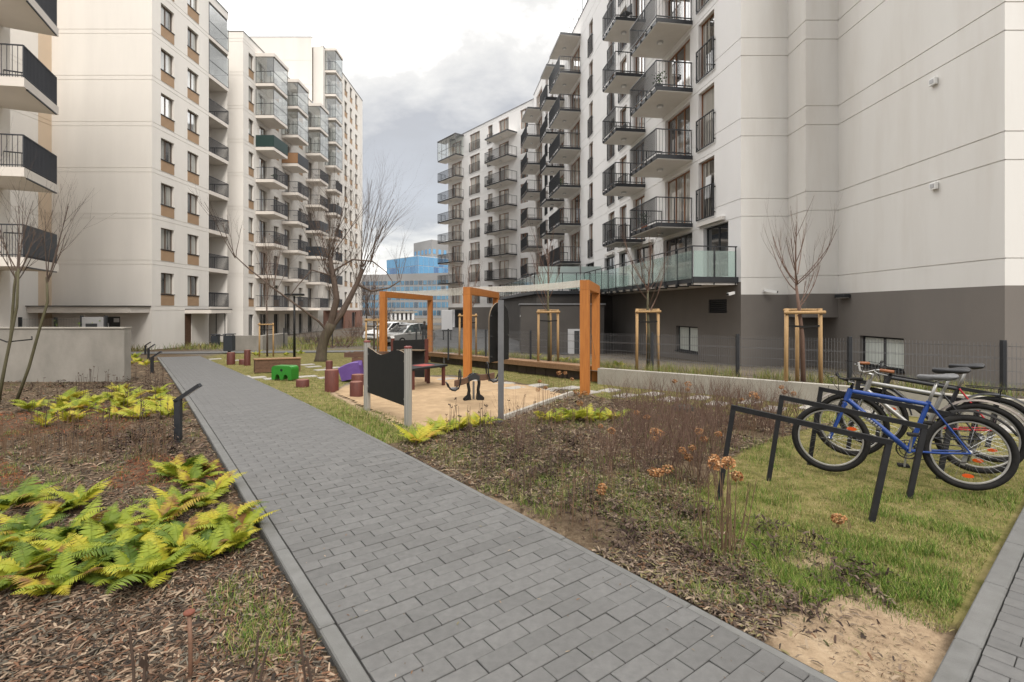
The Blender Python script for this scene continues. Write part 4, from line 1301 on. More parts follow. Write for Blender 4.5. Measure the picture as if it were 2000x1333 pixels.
# ---------------- office building far behind
OB = thing('office_building', 'distant grey and blue glass office block with a glazed upper storey and tower', 'building')
def glassy(name, pts, z0, z1, bands, wallm, panem, px_w, tall=0.62):
    """prism with window bands: pts front polyline"""
    mb = MB()
    n_ = len(pts)
    vs = [(x, y, z0) for x, y in pts] + [(x, y, z1) for x, y in pts]
    mb.add(vs, [(i, i + 1, n_ + i + 1, n_ + i) for i in range(n_ - 1)] + [tuple(n_ + i for i in range(n_))])
    w_ = mb.build(name, wallm, OB)
    for i in range(n_ - 1):
        p, q_ = Vector(pts[i]), Vector(pts[i + 1])
        d = q_ - p; L = d.length; d.normalize()
        nn_ = Vector((d.y, -d.x))
        k = max(1, int(L / px_w))
        rz = math.atan2(d.y, d.x)
        for zb, zt_ in bands:
            me_ = cached(('ob', round(L / k, 3), round(zt_ - zb, 3), panem, tall), lambda: MB().box(L / k * (1 - tall) / 2, L / k * (1 + tall) / 2, -0.06, 0.1, 0, zt_ - zb).mesh('window', panem))
            for j in range(k):
                c_ = p + d * (L / k * j)
                place('window', me_, w_, (c_.x, c_.y, zb), rz)
def OX(px, Y): return (px - 1000) * Y / 980
glassy('lower_block', [(OX(690, 160), 160), (OX(880, 150), 150)], -1, 12.6, [(9.2, 10.4), (7.3, 8.6), (4.6, 6.2), (2.2, 3.8), (-0.2, 1.3)], 'facade_gray', 'pane_blue_dark', 1.5, 0.82)
glassy('glass_storey', [(OX(755, 172), 172), (OX(817, 158), 158), (OX(884, 170), 170)], 12.6, 18.6, [(12.9, 15.4), (15.55, 18.4)], 'facade_pale', 'pane_blue', 2.0, 0.95)
glassy('tower', [(OX(808, 180), 180), (OX(843, 170), 170), (OX(884, 178), 178)], 12.6, 25.3, [(14.0, 19.6), (20.6, 22.2)], 'facade_gray', 'pane_blue', 2.2, 0.5)
LH = thing('pavilion', 'low white pillared pavilion across the street below the office block', 'building')
mb = MB(); mb.box(OX(760, 100), OX(806, 100), 100, 104, -0.96, -0.5); mb.build('base', 'concrete_pale', LH)
for i in range(6):
    x = OX(762, 100) + i * 0.86
    mb = MB(); mb.box(x, x + 0.4, 100.02, 100.5, -0.5, 0.0 + 0.9); mb.build('pillar', 'paint_white', LH)
mb = MB(); mb.box(OX(758, 100), OX(808, 100), 99.8, 104, 0.91, 1.25); mb.build('roof', 'concrete_pale', LH)
mb = MB(); mb.box(OX(762, 100), OX(804, 100), 102.5, 103, -0.49, 0.9); mb.build('back_wall', 'facade_gray', LH)

# ---------------- things left on the balconies
def chair_on(label, F, s, o, z, rz=0.0):
    p = F.P(s, o, z)
    t = thing('balcony_chair', label, 'chair', p, F.rz + rz)
    mb = MB(); mb.bbox(-0.22, 0.22, -0.22, 0.22, 0.42, 0.46, 0.01); mb.build('seat', 'frame_dark', t)
    mb = MB(); mb.bbox(-0.22, 0.22, -0.24, -0.20, 0.50, 0.95, 0.01); mb.build('backrest', 'frame_dark', t)
    for x in (-0.2, 0.2):
        mb = MB(); mb.box(x - 0.02, x + 0.02, 0.18, 0.22, 0, 0.419); mb.build('leg', 'steel_dark', t)
        mb = MB(); mb.box(x - 0.02, x + 0.02, -0.24, -0.20, 0, 0.499); mb.build('leg', 'steel_dark', t)
def plant_on(label, F, s, o, z, seed, flower=False):
    rr = np.random.default_rng(seed)
    p = F.P(s, o, z)
    t = thing('potted_plant', label, 'plant', p)
    mb = MB(); mb.lathe([(0.12, 0.0), (0.17, 0.28), (0.18, 0.30)], 14); mb.build('pot', 'stump_top' if flower else 'bin_dark', t)
    nn = 90
    P = rr.normal(0, 0.13, (nn, 3)); P[:, 2] = 0.34 + rr.uniform(0, 0.5, nn)
    v, tt_, c = scatter(np.array([(-0.5, 0, 0), (0, -0.28, 0.12), (0.5, 0, 0), (0, 0.28, 0.12)]), np.array([(0, 1, 2), (0, 2, 3)]), P, rr.uniform(0, 6.28, nn), rr.uniform(-1.2, 1.2, nn), rr.uniform(0, 6.28, nn), np.ones((nn, 3)) * rr.uniform(0.08, 0.15, (nn, 1)), np.array([[0.07, 0.14, 0.03]]) * rr.uniform(0.6, 1.4, (nn, 1)))
    o_ = place('leaves', tri_mesh('leaves', v, tt_, 'veg', c), t)
    mb = MB(); mb.tube([(0, 0, 0.25), (0.01, 0, 0.6)], 0.012, 5); mb.build('stem', 'bark_green', t)
chair_on('dark chair nearer the corner on the topmost visible balcony of the second stack', FM, 8.85, 0.9, 16.9, 0.3)
chair_on('dark chair farther from the corner on the topmost visible balcony of the second stack', FM, 9.75, 0.95, 16.9, -0.3)
plant_on('green potted plant on the third balcony up of the nearest white building stack', FM, 4.1, 1.25, 11.1, 1)
plant_on('potted plant on the lowest balcony of the nearest white building stack', FM, 5.8, 1.2, 5.3, 2, True)
plant_on('potted plant on a mid height balcony of the third stack of the white building', FM, 22.0, 1.2, 11.1, 3)
plant_on('potted plant on the balcony below the dark green screen of the cream block', F2s, 13.2, 1.1, 13.4, 4)
plant_on('potted plant on a low balcony of the first cream block stack', F2s, 12.4, 1.1, 7.6, 5, True)
AI = thing('folded_airer', 'white folded board standing behind the lowest upper window railing near the corner', 'airer', FM.P(2.1, -0.02, 5.36), FM.rz)
mb = MB(); mb.add([(0, 0.0, 0.75), (0.38, 0.0, 0.75), (0.38, 0.03, 0.75), (0, 0.03, 0.75), (0.0, -0.06, 1.65), (0.38, -0.06, 1.65), (0.38, -0.03, 1.65), (0.0, -0.03, 1.65)], MB.BF); mb.build('board', 'sign_white', AI)
for x in (0.03, 0.33):
    mb = MB(); mb.obar((x, 0.03, 0.0), (x, 0.0, 0.749), 0.025, 0.025); mb.build('leg', 'steel_dark', AI)

mat('wood_riser', (0.10, 0.075, 0.055), 0.8, (0.07, 0.05, 0.04), 5, rand=0.2)
# ================================================================== WALLS, FENCES, FURNITURE
# low concrete wall along the raised bed, bench on it
WA, WB = Vector((2.05, 12.05)), Vector((8.6, 5.67))
def wpt(t, off=0.0):
    p = WA + WDIR * t + WN * off
    return p
LWALL = thing('planter_wall', 'long low concrete wall edging the raised bed behind the bicycles', 'wall')
kk = 0
L = (WB - WA).length
seg = [0, 2.4, 4.8, 7.2, L]
for i in range(4):
    p, q_ = wpt(seg[i] + 0.004), wpt(seg[i + 1] - 0.004)
    mb = MB()
    zs, ze = zg(p.x, p.y), zg(q_.x, q_.y)
    o_ = WN * 0.16
    v = [(p.x, p.y, zs - 0.25), (q_.x, q_.y, ze - 0.25), (q_.x + o_.x, q_.y + o_.y, ze - 0.25), (p.x + o_.x, p.y + o_.y, zs - 0.25)]
    v += [(x, y, z + 0.25 + 0.36) for x, y, z in v]
    mb.add(v, MB.BF)
    mb.build('wall_section', 'concrete_pale', LWALL)
# raised bed soil behind wall and bench
BED = [(2.2, 12.1), (8.7, 5.8), (10.6, 7.6), (5.1, 13.2), (-3.4, 25.2), (-5.0, 23.6)]
mat('bed_soil', (0.17, 0.125, 0.085), 0.95, (0.10, 0.075, 0.05), 4, bump=0.6, bscale=30, stain=0.6, stainc=(0.24, 0.19, 0.11), stscale=1.5, objspace=False)
mb = MB()
mb.add([(x, y, zg(x, y) + 0.27) for x, y in BED], [tuple(range(6))])
struct(mb.build('raised_bed', 'bed_soil'))
# long timber bench
b0, b1 = G(1146, 716, 0.36), G(833, 688.5, 0.36)
BN = thing('bench', 'long timber bench running along the raised bed under the pergola', 'bench', (0, 0, 0))
bd = (b1 - b0).normalized(); bn = Vector((bd.y, -bd.x, 0)).normalized()
if bn.y < 0: bn = -bn
L = (b1 - b0).length
for j in range(4):
    mb = MB()
    o_ = bn * (0.055 + j * 0.118)
    nseg = 3
    for i in range(nseg):
        mb = MB()
        mb.obar(b0 + bd * (L * i / nseg + 0.003) + o_ + Vector((0, 0, -0.02)), b0 + bd * (L * (i + 1) / nseg - 0.003) + o_ + Vector((0, 0, -0.02)), 0.11, 0.04)
        mb.build('seat_plank', 'wood_deck', BN)
mb = MB(); mb.obar(b0 + bn * 0.012 + Vector((0, 0, -0.095)), b1 + bn * 0.012 + Vector((0, 0, -0.095)), 0.03, 0.10); mb.build('front_rail', 'wood_deck', BN)
mb = MB()
nb = int(L / 0.45)
for i in range(nb):
    a_ = b0 + bd * (L * i / nb + 0.01) + bn * 0.2 + Vector((0, 0, -0.26)); c_ = b0 + bd * (L * (i + 1) / nb - 0.01) + bn * 0.2 + Vector((0, 0, -0.26))
    mb = MB(); mb.obar(a_, c_, 0.05, 0.42); mb.build('riser_board', 'wood_riser', BN)
mb = MB(); mb.obar(b0 + bn * 0.42 + Vector((0, 0, -0.22)), b1 + bn * 0.42 + Vector((0, 0, -0.22)), 0.12, 0.35); mb.build('back_wall', 'concrete_pale', BN)

# pergola
PG = thing('pergola', 'orange timber pergola of three portal frames with white ropes strung across the play area', 'pergola')
fr = [Vector((1.50, 10.3)), Vector((-1.19, 13.43)), Vector((-4.28, 16.7))]
bk = [Vector((2.13, 12.75)), Vector((-0.56, 17.6)), Vector((-3.62, 22.2))]
PT = 2.2
def post(parent, p, d, w, dpt, z0, z1, m, name='post'):
    d = Vector((d[0], d[1])).normalized(); nn_ = Vector((-d.y, d.x))
    c = Vector((p[0], p[1]))
    cs = [c + d * sx_ * dpt / 2 + nn_ * sy_ * w / 2 for sx_, sy_ in ((-1, -1), (1, -1), (1, 1), (-1, 1))]
    mb = MB()
    mb.add([(q.x, q.y, z0) for q in cs] + [(q.x, q.y, z1) for q in cs], MB.BF)
    return mb.build(name, m, parent)
for i in range(3):
    d = (bk[i] - fr[i])
    post(PG, fr[i], d, 0.19, 0.22, zg(*fr[i]) - 0.1, PT - 0.2, 'wood_orange')
    post(PG, bk[i], d, 0.19, 0.22, zg(*bk[i]) - 0.1, PT - 0.2, 'wood_orange')
    dn = d.normalized()
    p, q_ = fr[i] - dn * 0.11, bk[i] + dn * 0.11
    mb = MB(); mb.obar((p.x, p.y, PT - 0.0985), (q_.x, q_.y, PT - 0.0985), 0.19, 0.197); mb.build('beam', 'wood_orange', PG)
for i in range(2):
    for j in range(10):
        t = 0.04 + j * 0.1
        a_ = fr[i] + (bk[i] - fr[i]) * t; c_ = fr[i + 1] + (bk[i + 1] - fr[i + 1]) * t
        mb = MB()
        pts = []
        for k in range(7):
            u = k / 6
            p = a_ + (c_ - a_) * u
            pts.append((p.x, p.y, PT + 0.012 - 0.05 * 4 * u * (1 - u)))
        mb.tube(pts, 0.007, 5); mb.build('rope', 'rope_white', PG)
# diagonal bracing wires of the near frame
mb = MB(); mb.tube([(fr[0].x, fr[0].y, PT - 0.3), (bk[0].x, bk[0].y, 0.3)], 0.004, 4); mb.build('bracing_wire', 'steel_grey', PG)

# wavy topped black play board between aluminium posts
def round_post(parent, x, y, z0, z1, r=0.055, m='alu', capm='cap_red'):
    mb = MB()
    n_ = 24
    prof = [r * (0.86 if i % 3 == 0 else 1.0) for i in range(n_)]
    ring = lambda z: [(x + prof[i] * math.cos(6.2832 * i / n_), y + prof[i] * math.sin(6.2832 * i / n_), z) for i in range(n_)]
    mb.rings([ring(z0), ring(z1)])
    o = mb.build('post', m, parent)
    if capm:
        mb = MB(); mb.lathe([(r * 1.06, z1 + 0.001), (r * 1.06, z1 + 0.02), (r * 0.7, z1 + 0.032)], 16, 0, x, y); mb.build('cap', capm, o)
    return o
pa, pb = G(717, 799), G(797, 831)
PBD = thing('play_board', 'black wavy topped play board between two aluminium posts with red caps', 'play panel')
round_post(PBD, pa.x, pa.y, pa.z - 0.2, 1.05); round_post(PBD, pb.x, pb.y, pb.z - 0.2, 1.05)
d = (pb - pa); d.z = 0; Lb = d.length; d.normalize(); nn_ = Vector((-d.y, d.x, 0))
poly = [(0.045, 0.22), (Lb - 0.05, 0.22), (Lb - 0.05, 0.955)]
for k in range(1, 13):
    u = k / 13
    poly.append((Lb - 0.05 - (Lb - 0.095) * u, 0.955 + 0.055 * math.sin(u * 4.6 * math.pi / 2 + 0.2) * (1 if u < 0.9 else 0.6) - 0.02 * u))
poly.append((0.045, 0.97))
mb = MB(); mb.prism(poly, lambda u, w, dd: pa + d * u + nn_ * dd + Vector((0, 0, w - pa.z)), -0.012, 0.012, 0, 1)
brd = mb.build('board', ['board_black', 'board_edge'], PBD)
for u, w in ((Lb - 0.1, 0.86), (Lb - 0.1, 0.32), (0.1, 0.86), (0.1, 0.32)):
    p = pa + d * u + Vector((0, 0, w - pa.z))
    mb = MB(); mb.tube([p - nn_ * 0.022, p + nn_ * 0.022], 0.014, 8); mb.build('bolt', 'chrome', brd)

# tall arched black board on a square grey post
pc = G(978, 821)
AR = thing('arched_board', 'tall round topped black play board on a square grey steel post beside the sand', 'play panel')
mb = MB(); mb.box(pc.x - 0.04, pc.x + 0.045, pc.y - 0.045, pc.y + 0.045, pc.z - 0.2, 1.74); mb.build('post', 'steel_grey', AR)
ad = Vector((0.4537, 0.891, 0)).normalized(); an = Vector((-ad.y, ad.x, 0))
poly = [(-0.31, 0.82), (0.31, 0.82), (0.31, 1.44)]
for k in range(1, 12):
    th = math.pi * k / 12
    poly.append((0.31 * math.cos(th), 1.44 + 0.27 * math.sin(th)))
poly.append((-0.31, 1.44))
bc = Vector((pc.x - 0.03, pc.y + 0.17, 0))
mb = MB(); mb.prism(poly, lambda u, w, dd: bc + ad * u + an * dd + Vector((0, 0, w)), -0.009, 0.009, 0, 1)
brd = mb.build('board', ['board_black', 'board_edge'], AR)
for w in (1.0, 1.55):
    mb = MB(); mb.box(pc.x - 0.02, pc.x + 0.02, pc.y + 0.046, pc.y + 0.2, w - 0.02, w + 0.02); mb.build('bracket', 'steel_grey', AR)
for u, w in ((-0.26, 0.9), (-0.26, 1.2), (-0.26, 1.5), (0.26, 0.9), (0.26, 1.2), (0.26, 1.5)):
    p = bc + ad * u + Vector((0, 0, w))
    mb = MB(); mb.tube([p - an * 0.025, p + an * 0.025], 0.013, 8); mb.build('bolt', 'chrome', brd)

# spring seesaw
ps = G(925, 781)
SS = thing('seesaw', 'small seesaw with wavy brown beam, dark loop handles and black spring feet on the sand', 'seesaw', ps, 0)
sd = Vector((1.0, 0.30, 0)).normalized(); sn = Vector((-sd.y, sd.x, 0))
top = []; bot = []
for k in range(25):
    u = -0.36 + 0.76 * k / 24
    w = 0.37 + 0.16 * u + 0.055 * math.exp(-(u / 0.12) ** 2)
    top.append((u, w + 0.06)); bot.append((u, w - 0.05))
mb = MB(); mb.prism(bot + top[::-1], lambda u, w, dd: sd * u + sn * dd + Vector((0, 0, w)), -0.03, 0.03)
mb.build('beam', 'wood_brown', SS)
for s_ in (-1, 1):
    zc = 0.37 + 0.16 * s_ * 0.4
    prof = [(0.50, 0.02), (0.47, -0.05), (0.42, -0.10), (0.36, -0.11), (0.30, -0.07), (0.27, 0.02), (0.26, 0.12), (0.26, 0.22)]
    loop = [(u, w, -0.085) for u, w in prof] + [(0.26, 0.26, 0.0)] + [(u, w, 0.085) for u, w in prof[::-1]] + [(0.52, 0.04, 0.0)]
    mb = MB(); mb.tube([sd * (s_ * u) + sn * y + Vector((0, 0, zc + w)) for u, w, y in loop], 0.014, 7, closed=True); mb.build('handle', 'steel_black', SS, True)
    mb = MB(); mb.prism([(s_ * 0.37 + 0.09 * math.cos(t), 0.07 * math.sin(t)) for t in [2 * math.pi * k / 14 for k in range(14)]], lambda u, w, dd: sd * u + sn * w + Vector((0, 0, dd)), zc - 0.10, zc - 0.07); mb.build('seat', 'steel_grey', SS)
    mb = MB()
    pts = [(0.0, 0.47), (0.06, 0.46), (0.10, 0.40), (0.105, 0.30), (0.085, 0.18), (0.10, 0.08), (0.15, 0.03), (0.19, 0.0)]
    mb.tube([sd * (s_ * u) + sn * 0.0 + Vector((0, 0, w)) for u, w in pts], [0.035, 0.035, 0.032, 0.03, 0.03, 0.034, 0.04, 0.03], 8); mb.build('spring_arm', 'rubber', SS, True)
    mb = MB(); mb.prism([(s_ * 0.07, 0.12), (s_ * 0.21, -0.03), (s_ * 0.05, -0.03)], lambda u, w, dd: sd * u + sn * dd + Vector((0, 0, w)), -0.06, 0.06); mb.build('foot', 'steel_black', SS)
mb = MB(); mb.prism([(-0.10, 0.34), (-0.05, 0.38), (0.05, 0.38), (0.10, 0.34), (0.11, 0.44), (0.0, 0.505), (-0.11, 0.44)], lambda u, w, dd: sd * u + sn * dd + Vector((0, 0, w)), -0.05, 0.05); mb.build('bracket', 'steel_dark', SS)
mb = MB(); mb.tube([(0, 0, -0.05), (0, 0, 0.34)], 0.02, 8); mb.build('spring_core', 'steel_grey', SS)

# play table and shop panel
TB = thing('play_table', 'low black play table with red legs and an upright black shop panel behind it', 'play table')
t0, t1 = G(806, 760), G(866, 752)
td = (t1 - t0); td.z = 0; Lt = td.length; td.normalize(); tn = Vector((-td.y, td.x, 0))
zt0 = t0.z
for u, w in ((0.0, 0.0), (Lt, 0.0), (0.0, 0.5), (Lt, 0.5)):
    p = t0 + td * u + tn * w
    mb = MB(); mb.obar((p.x, p.y, zt0 - 0.1), (p.x, p.y, zt0 + 0.40), 0.06, 0.06, up=(td.x, td.y, 0)); mb.build('leg', 'stump_red', TB)
mb = MB(); c_ = t0 + td * (Lt / 2) + tn * 0.25
mb.obar((t0 - td * 0.08 + tn * 0.25) + Vector((0, 0, 0.425)), (t1 + td * 0.08 + tn * 0.25) + Vector((0, 0, 0.425 + t0.z - t1.z)), 0.62, 0.045); tt_ = mb.build('table_top', 'board_black', TB)
mb = MB(); mb.obar(c_ - td * 0.1 + Vector((0, 0, 0.45)), c_ + td * 0.28 + Vector((0, 0, 0.45)), 0.34, 0.006); mb.build('game_print', 'plastic_red', tt_)
mb = MB(); mb.obar(t1 + td * 0.085 + tn * 0.05 + Vector((0, 0, 0.40)), t1 + td * 0.085 + tn * 0.2 + Vector((0, 0, 0.40)), 0.02, 0.05); mb.build('counter_beads', 'paint_blue', tt_)
q0, q1 = Vector((-3.02, 12.7, 0)), Vector((-2.12, 12.45, 0))
qd = (q1 - q0).normalized(); qn = Vector((-qd.y, qd.x, 0)); Lq = (q1 - q0).length
for u in (0, Lq):
    p = q0 + qd * u
    mb = MB(); mb.obar((p.x, p.y, -0.4), (p.x, p.y, 0.87), 0.07, 0.07, up=(qd.x, qd.y, 0)); mb.build('post', 'stump_red', TB)
mb = MB(); mb.prism([(0.04, -0.08), (Lq - 0.04, -0.08), (Lq - 0.04, 0.86), (0.04, 0.82)], lambda u, w, dd: q0 + qd * u + qn * dd + Vector((0, 0, w)), -0.05, -0.03, 0, 0); pn_ = mb.build('panel', 'board_black', TB)
mb = MB(); mb.obar(q0 + qd * 0.35 - qn * 0.15 + Vector((0, 0, 0.60)), q1 - qn * 0.15 + Vector((0, 0, 0.60)), 0.22, 0.02); mb.build('shelf', 'board_edge', pn_)

# ship bow and slide
SH = thing('play_ship', 'dark brown wooden ship bow with a purple slide scoop at its foot', 'play ship', G(700, 742), 0)
hull = [(-0.30, 0.66), (0.42, 0.70), (0.42, 0.10), (0.28, 0.02), (0.02, 0.22), (-0.18, 0.46)]
for k in range(5):
    z0_, z1_ = 0.04 + k * 0.13, 0.16 + k * 0.13
    x0_ = 0.25 - 0.115 * k - 0.012 * k * k
    mb = MB(); mb.box(x0_, 0.6, 0.1, 0.14, z0_, z1_); mb.build('hull_plank', 'wood_brown', SH)
    mb = MB(); mb.box(x0_ + 0.12, 0.64, 0.5, 0.54, z0_, z1_); mb.build('hull_plank', 'wood_brown', SH)
    mb = MB(); mb.box(x0_, x0_ + 0.04, 0.14, 0.5, z0_, z1_); mb.build('hull_plank', 'wood_brown', SH)
rs = []
for k in range(7):
    u = k / 6
    x0_ = -0.42 + 0.5 * u
    z_ = 0.24 + 0.16 * math.sin(u * 1.7) 
    rs.append([(x0_, -0.32, z_ + 0.07), (x0_, -0.29, z_ + 0.09), (x0_, -0.25, z_), (x0_, 0.0, z_ - 0.03), (x0_, 0.04, z_ + 0.09), (x0_, 0.07, z_ + 0.07), (x0_ + 0.06, 0.06, 0.0 + 0.12 * u), (x0_ + 0.10, -0.31, 0.12 * u)])
mb = MB(); mb.rings(rs); smooth_angle(mb.build('slide', 'plastic_purple', SH), 40)

# stepping posts
def stump(px, py, r, h, label):
    p = G(px, py)
    t = thing('stepping_post', label, 'stepping post', p, 0, 'red brown stepping posts of the playground')
    mb = MB(); n_ = 18
    rr = [r * (1 + 0.03 * math.sin(3 * i + px)) for i in range(n_)]
    ring = lambda z, f: [(rr[i] * f * math.cos(6.2832 * i / n_), rr[i] * f * math.sin(6.2832 * i / n_), z) for i in range(n_)]
    mb.rings([ring(-0.1, 1), ring(h - 0.012, 1), ring(h, 0.94)])
    smooth_angle(mb.build('shaft', 'stump_red', t), 40)
    mb = MB(); mb.rings([ring(h + 0.001, 0.92), ring(h + 0.004, 0.90)]); mb.build('top', 'stump_top', t)
    return t
stump(648, 762, 0.145, 0.43, 'thick tall red brown stepping post at the left edge of the sand')
stump(643, 742, 0.085, 0.48, 'slim red brown post with a bright rounded top just behind the thick one')
stump(591, 753, 0.145, 0.13, 'shortest red brown stepping post lying low in the grass beside the path')
stump(696, 774, 0.125, 0.28, 'red brown stepping post nearest the wavy black board')
stump(699, 752, 0.145, 0.24, 'red brown stepping post half hidden behind the wavy board below the slide')
stump(451, 711, 0.14, 0.42, 'pale topped red brown post standing nearest the path at the far lawn')
stump(476, 711, 0.16, 0.16, 'low red brown step beside the tallest far post')
stump(483, 713, 0.105, 0.54, 'tallest thin red brown post on the far lawn left of the timber beam')
# timber beam
c0, c1 = G(498, 728), G(587, 724)
TBm = thing('timber_beam', 'dark brown squared timber balancing beam on the lawn', 'beam')
d_ = (c1 - c0).normalized()
nn_ = Vector((-d_.y, d_.x, 0)).normalized()
for j in range(3):
    for i in range(1):
        mb = MB(); mb.obar(c0 + nn_ * 0.12 + Vector((0, 0, 0.05 + j * 0.13)), c1 + nn_ * 0.12 + Vector((0, 0, 0.05 + j * 0.13)), 0.24, 0.126); mb.build('timber', 'wood_brown', TBm)
mb = MB(); mb.obar(c0 - d_ * 0.02 + nn_ * 0.12 + Vector((0, 0, 0.385)), c1 + d_ * 0.02 + nn_ * 0.12 + Vector((0, 0, 0.385)), 0.30, 0.03); mb.build('top_board', 'wood_deck', TBm)
# green play block
p = G(557, 741)
GB = thing('play_block', 'bright green plastic block with two arched openings on the lawn', 'play block', p, R(-12))
poly = [(-0.29, 0.0), (-0.19, 0.0)]
for cxx in (-0.12, 0.12):
    poly += [(cxx + 0.07 * math.cos(math.pi - math.pi * k / 6), 0.02 + 0.12 * math.sin(math.pi * k / 6)) for k in range(7)]
    if cxx < 0: poly += [(-0.03, 0.0), (0.03, 0.0)]
poly += [(0.19, 0.0), (0.29, 0.0)]
poly += [(0.29, 0.28), (0.27, 0.33), (0.22, 0.355), (-0.22, 0.355), (-0.27, 0.33), (-0.29, 0.28)]
mb = MB(); mb.prism(poly, lambda u, w, dd: (u, dd, w), -0.15, 0.15); ob = mb.build('body', 'plastic_green', GB)
bv = ob.modifiers.new('round', 'BEVEL'); bv.width = 0.018; bv.segments = 2; bv.limit_method = 'ANGLE'
mb = MB(); mb.prism([(0.035 * math.cos(t), 0.25 + 0.035 * math.sin(t)) for t in [6.2832 * k / 12 for k in range(12)]], lambda u, w, dd: (u, dd, w), -0.156, -0.151); mb.build('eye', 'board_black', GB)

# path bollard lights
def bollard(px, py, h, label, sc=1.0):
    p = G(px, py)
    t = thing('bollard_light', label, 'bollard light', p, math.atan2(PV.y, PV.x) - 0.55, 'angled bollard lights along the path')
    mb = MB(); mb.bbox(-0.035, 0.035, -0.035, 0.035, -0.1, h - 0.08, 0.004); mb.build('post', 'steel_dark', t)
    mb = MB(); mb.obar((-0.035, 0, h - 0.1), (0.26, 0, h + 0.10), 0.07, 0.045); hd = mb.build('head', 'steel_dark', t)
    mb = MB(); mb.obar((0.06, 0, h - 0.062), (0.25, 0, h + 0.068), 0.05, 0.006); mb.build('diffuser', 'lamp_white', hd)
    return t
bollard(348, 859, 0.58, 'nearest dark angled bollard light in the left bed by the path')
bollard(297, 728, 0.52, 'second dark angled bollard light past the end of the concrete wall')
bollard(290, 701, 0.52, 'third dark angled bollard light along the left side of the path')
bollard(284, 692, 0.52, 'farthest dark angled bollard light along the path')
# concrete wall at left
CW = thing('garden_wall', 'grey board marked concrete garden wall at the left behind the yellow ferns', 'wall')
cl, cr = -16.5, -9.75
for x0_, x1_ in ((cl, -13.4), (-13.39, cr)):
    mb = MB(); mb.box(x0_, x1_, 12.62, 12.84, -0.5, 1.12); mb.build('wall_panel', 'concrete', CW)
mb = MB(); mb.box(cl, cr + 0.01, 12.59, 12.86, 1.121, 1.15); mb.build('coping', 'concrete_pale', CW)
# far small planter wall
mb = MB(); mb.box(-17.0, -15.2, 30.6, 31.0, -0.95, 0.0); mb.box(-15.6, -15.2, 31.0, 34, -0.95, 0.0)
tag(mb.build('planter_wall', 'concrete'), 'short pale concrete planter wall near the dark litter bin', 'wall')

# wire fences
WIRE = {}
def fence(name, label, pts, z0f, h, post_r=0.03, mesh_step=0.05, group=None):
    t = thing(name, label, 'fence')
    for i, p in enumerate(pts):
        z0_ = z0f(p)
        mb = MB(); mb.box(p[0] - post_r, p[0] + post_r, p[1] - post_r, p[1] + post_r, z0_ - 0.2, z0_ + h + 0.04); po = mb.build('post', 'steel_dark', t)
    for i in range(len(pts) - 1):
        p, q_ = Vector(pts[i]), Vector(pts[i + 1])
        za, zb_ = z0f(pts[i]), z0f(pts[i + 1])
        L = (q_ - p).length
        k = int(L / mesh_step)
        mb = MB()
        d = (q_ - p) / k
        w = 0.0026
        for j in range(1, k):
            c = p + d * j; z_ = za + (zb_ - za) * j / k
            mb.add([(c.x - w, c.y - w, z_ + 0.03), (c.x + w, c.y - w, z_ + 0.03), (c.x, c.y + w, z_ + 0.03), (c.x - w, c.y - w, z_ + h), (c.x + w, c.y - w, z_ + h), (c.x, c.y + w, z_ + h)], [(0, 1, 4, 3), (1, 2, 5, 4), (2, 0, 3, 5)])
        zz = 0.06
        rails_ = [0.06, 0.26, 0.28, 0.46, 0.66, 0.68, 0.86, h - 0.06] if h < 1.2 else [0.06, 0.3, 0.32, 0.55, 0.8, 1.05, 1.07, 1.3, h - 0.05]
        for r_ in rails_:
            if r_ < h:
                mb.obar((p.x, p.y, za + r_), (q_.x, q_.y, zb_ + r_), 0.006, 0.006)
        mb.build('wire_panel', 'wire_grey', t)
    return t
fp = [(4.99 + k * 1.47, 11.1 - k * 1.5) for k in (-6, -5, -4, -3, -2, -1, 0, 1, 2, 3)]
fence('wire_fence', 'dark wire mesh fence with square posts behind the raised bed', fp, lambda p: 0.18 + zg(p[0], p[1]) * 0.6, 0.92)
fence('wire_fence', 'dark wire mesh fence above the concrete wall by the entrance gate', [(-19.8, 20.2), (-18.37, 20.2), (-17.3, 20.2)], lambda p: -0.5, 1.75, 0.045, 0.06)
fence('wire_fence', 'low wire fence round the far garden before the cream block', [(-15.0, 33), (-12.0, 33.5), (-9.5, 34.5), (-8.6, 38)], lambda p: -0.95, 1.3, 0.03, 0.09)
# entrance panel with letter slot
IP = thing('intercom_panel', 'grey steel entrance panel with a dark slot beside the fence posts', 'panel', (-17.12, 20.0, 0))
mb = MB(); mb.box(0.0, 0.86, -0.04, 0.04, -0.6, 1.30); mb.build('plate', 'facade_gray', IP)
mb = MB(); mb.box(0.18, 0.62, -0.07, -0.041, 0.88, 1.04); mb.build('slot', 'frame_dark', IP)
for x in (-0.06, 0.9):
    mb = MB(); mb.box(x, x + 0.07, -0.045, 0.045, -0.6, 1.36); mb.build('post', 'steel_dark', IP)
# litter bins
def bin_(px, py, w, h, label):
    p = G(px, py)
    t = thing('litter_bin', label, 'bin', p, R(8), 'dark litter bins')
    mb = MB(); mb.bbox(-w / 2, w / 2, -w / 2, w / 2, 0.12, h, 0.02); mb.build('body', 'bin_dark', t)
    mb = MB(); mb.bbox(-w / 2 - 0.02, w / 2 + 0.02, -w / 2 - 0.02, w / 2 + 0.02, h + 0.05, h + 0.1, 0.01); mb.build('lid', 'bin_dark', t)
    mb = MB(); mb.box(-0.06, 0.06, -0.06, 0.06, -0.1, 0.119); mb.build('foot', 'steel_dark', t)
    for s_ in (-1, 1):
        mb = MB(); mb.box(s_ * w * 0.42 - 0.02, s_ * w * 0.42 + 0.02, -0.02, 0.02, h + 0.001, h + 0.049); mb.build('lid_support', 'steel_dark', t)
bin_(448, 690, 0.46, 0.95, 'large dark litter bin standing by the path junction')
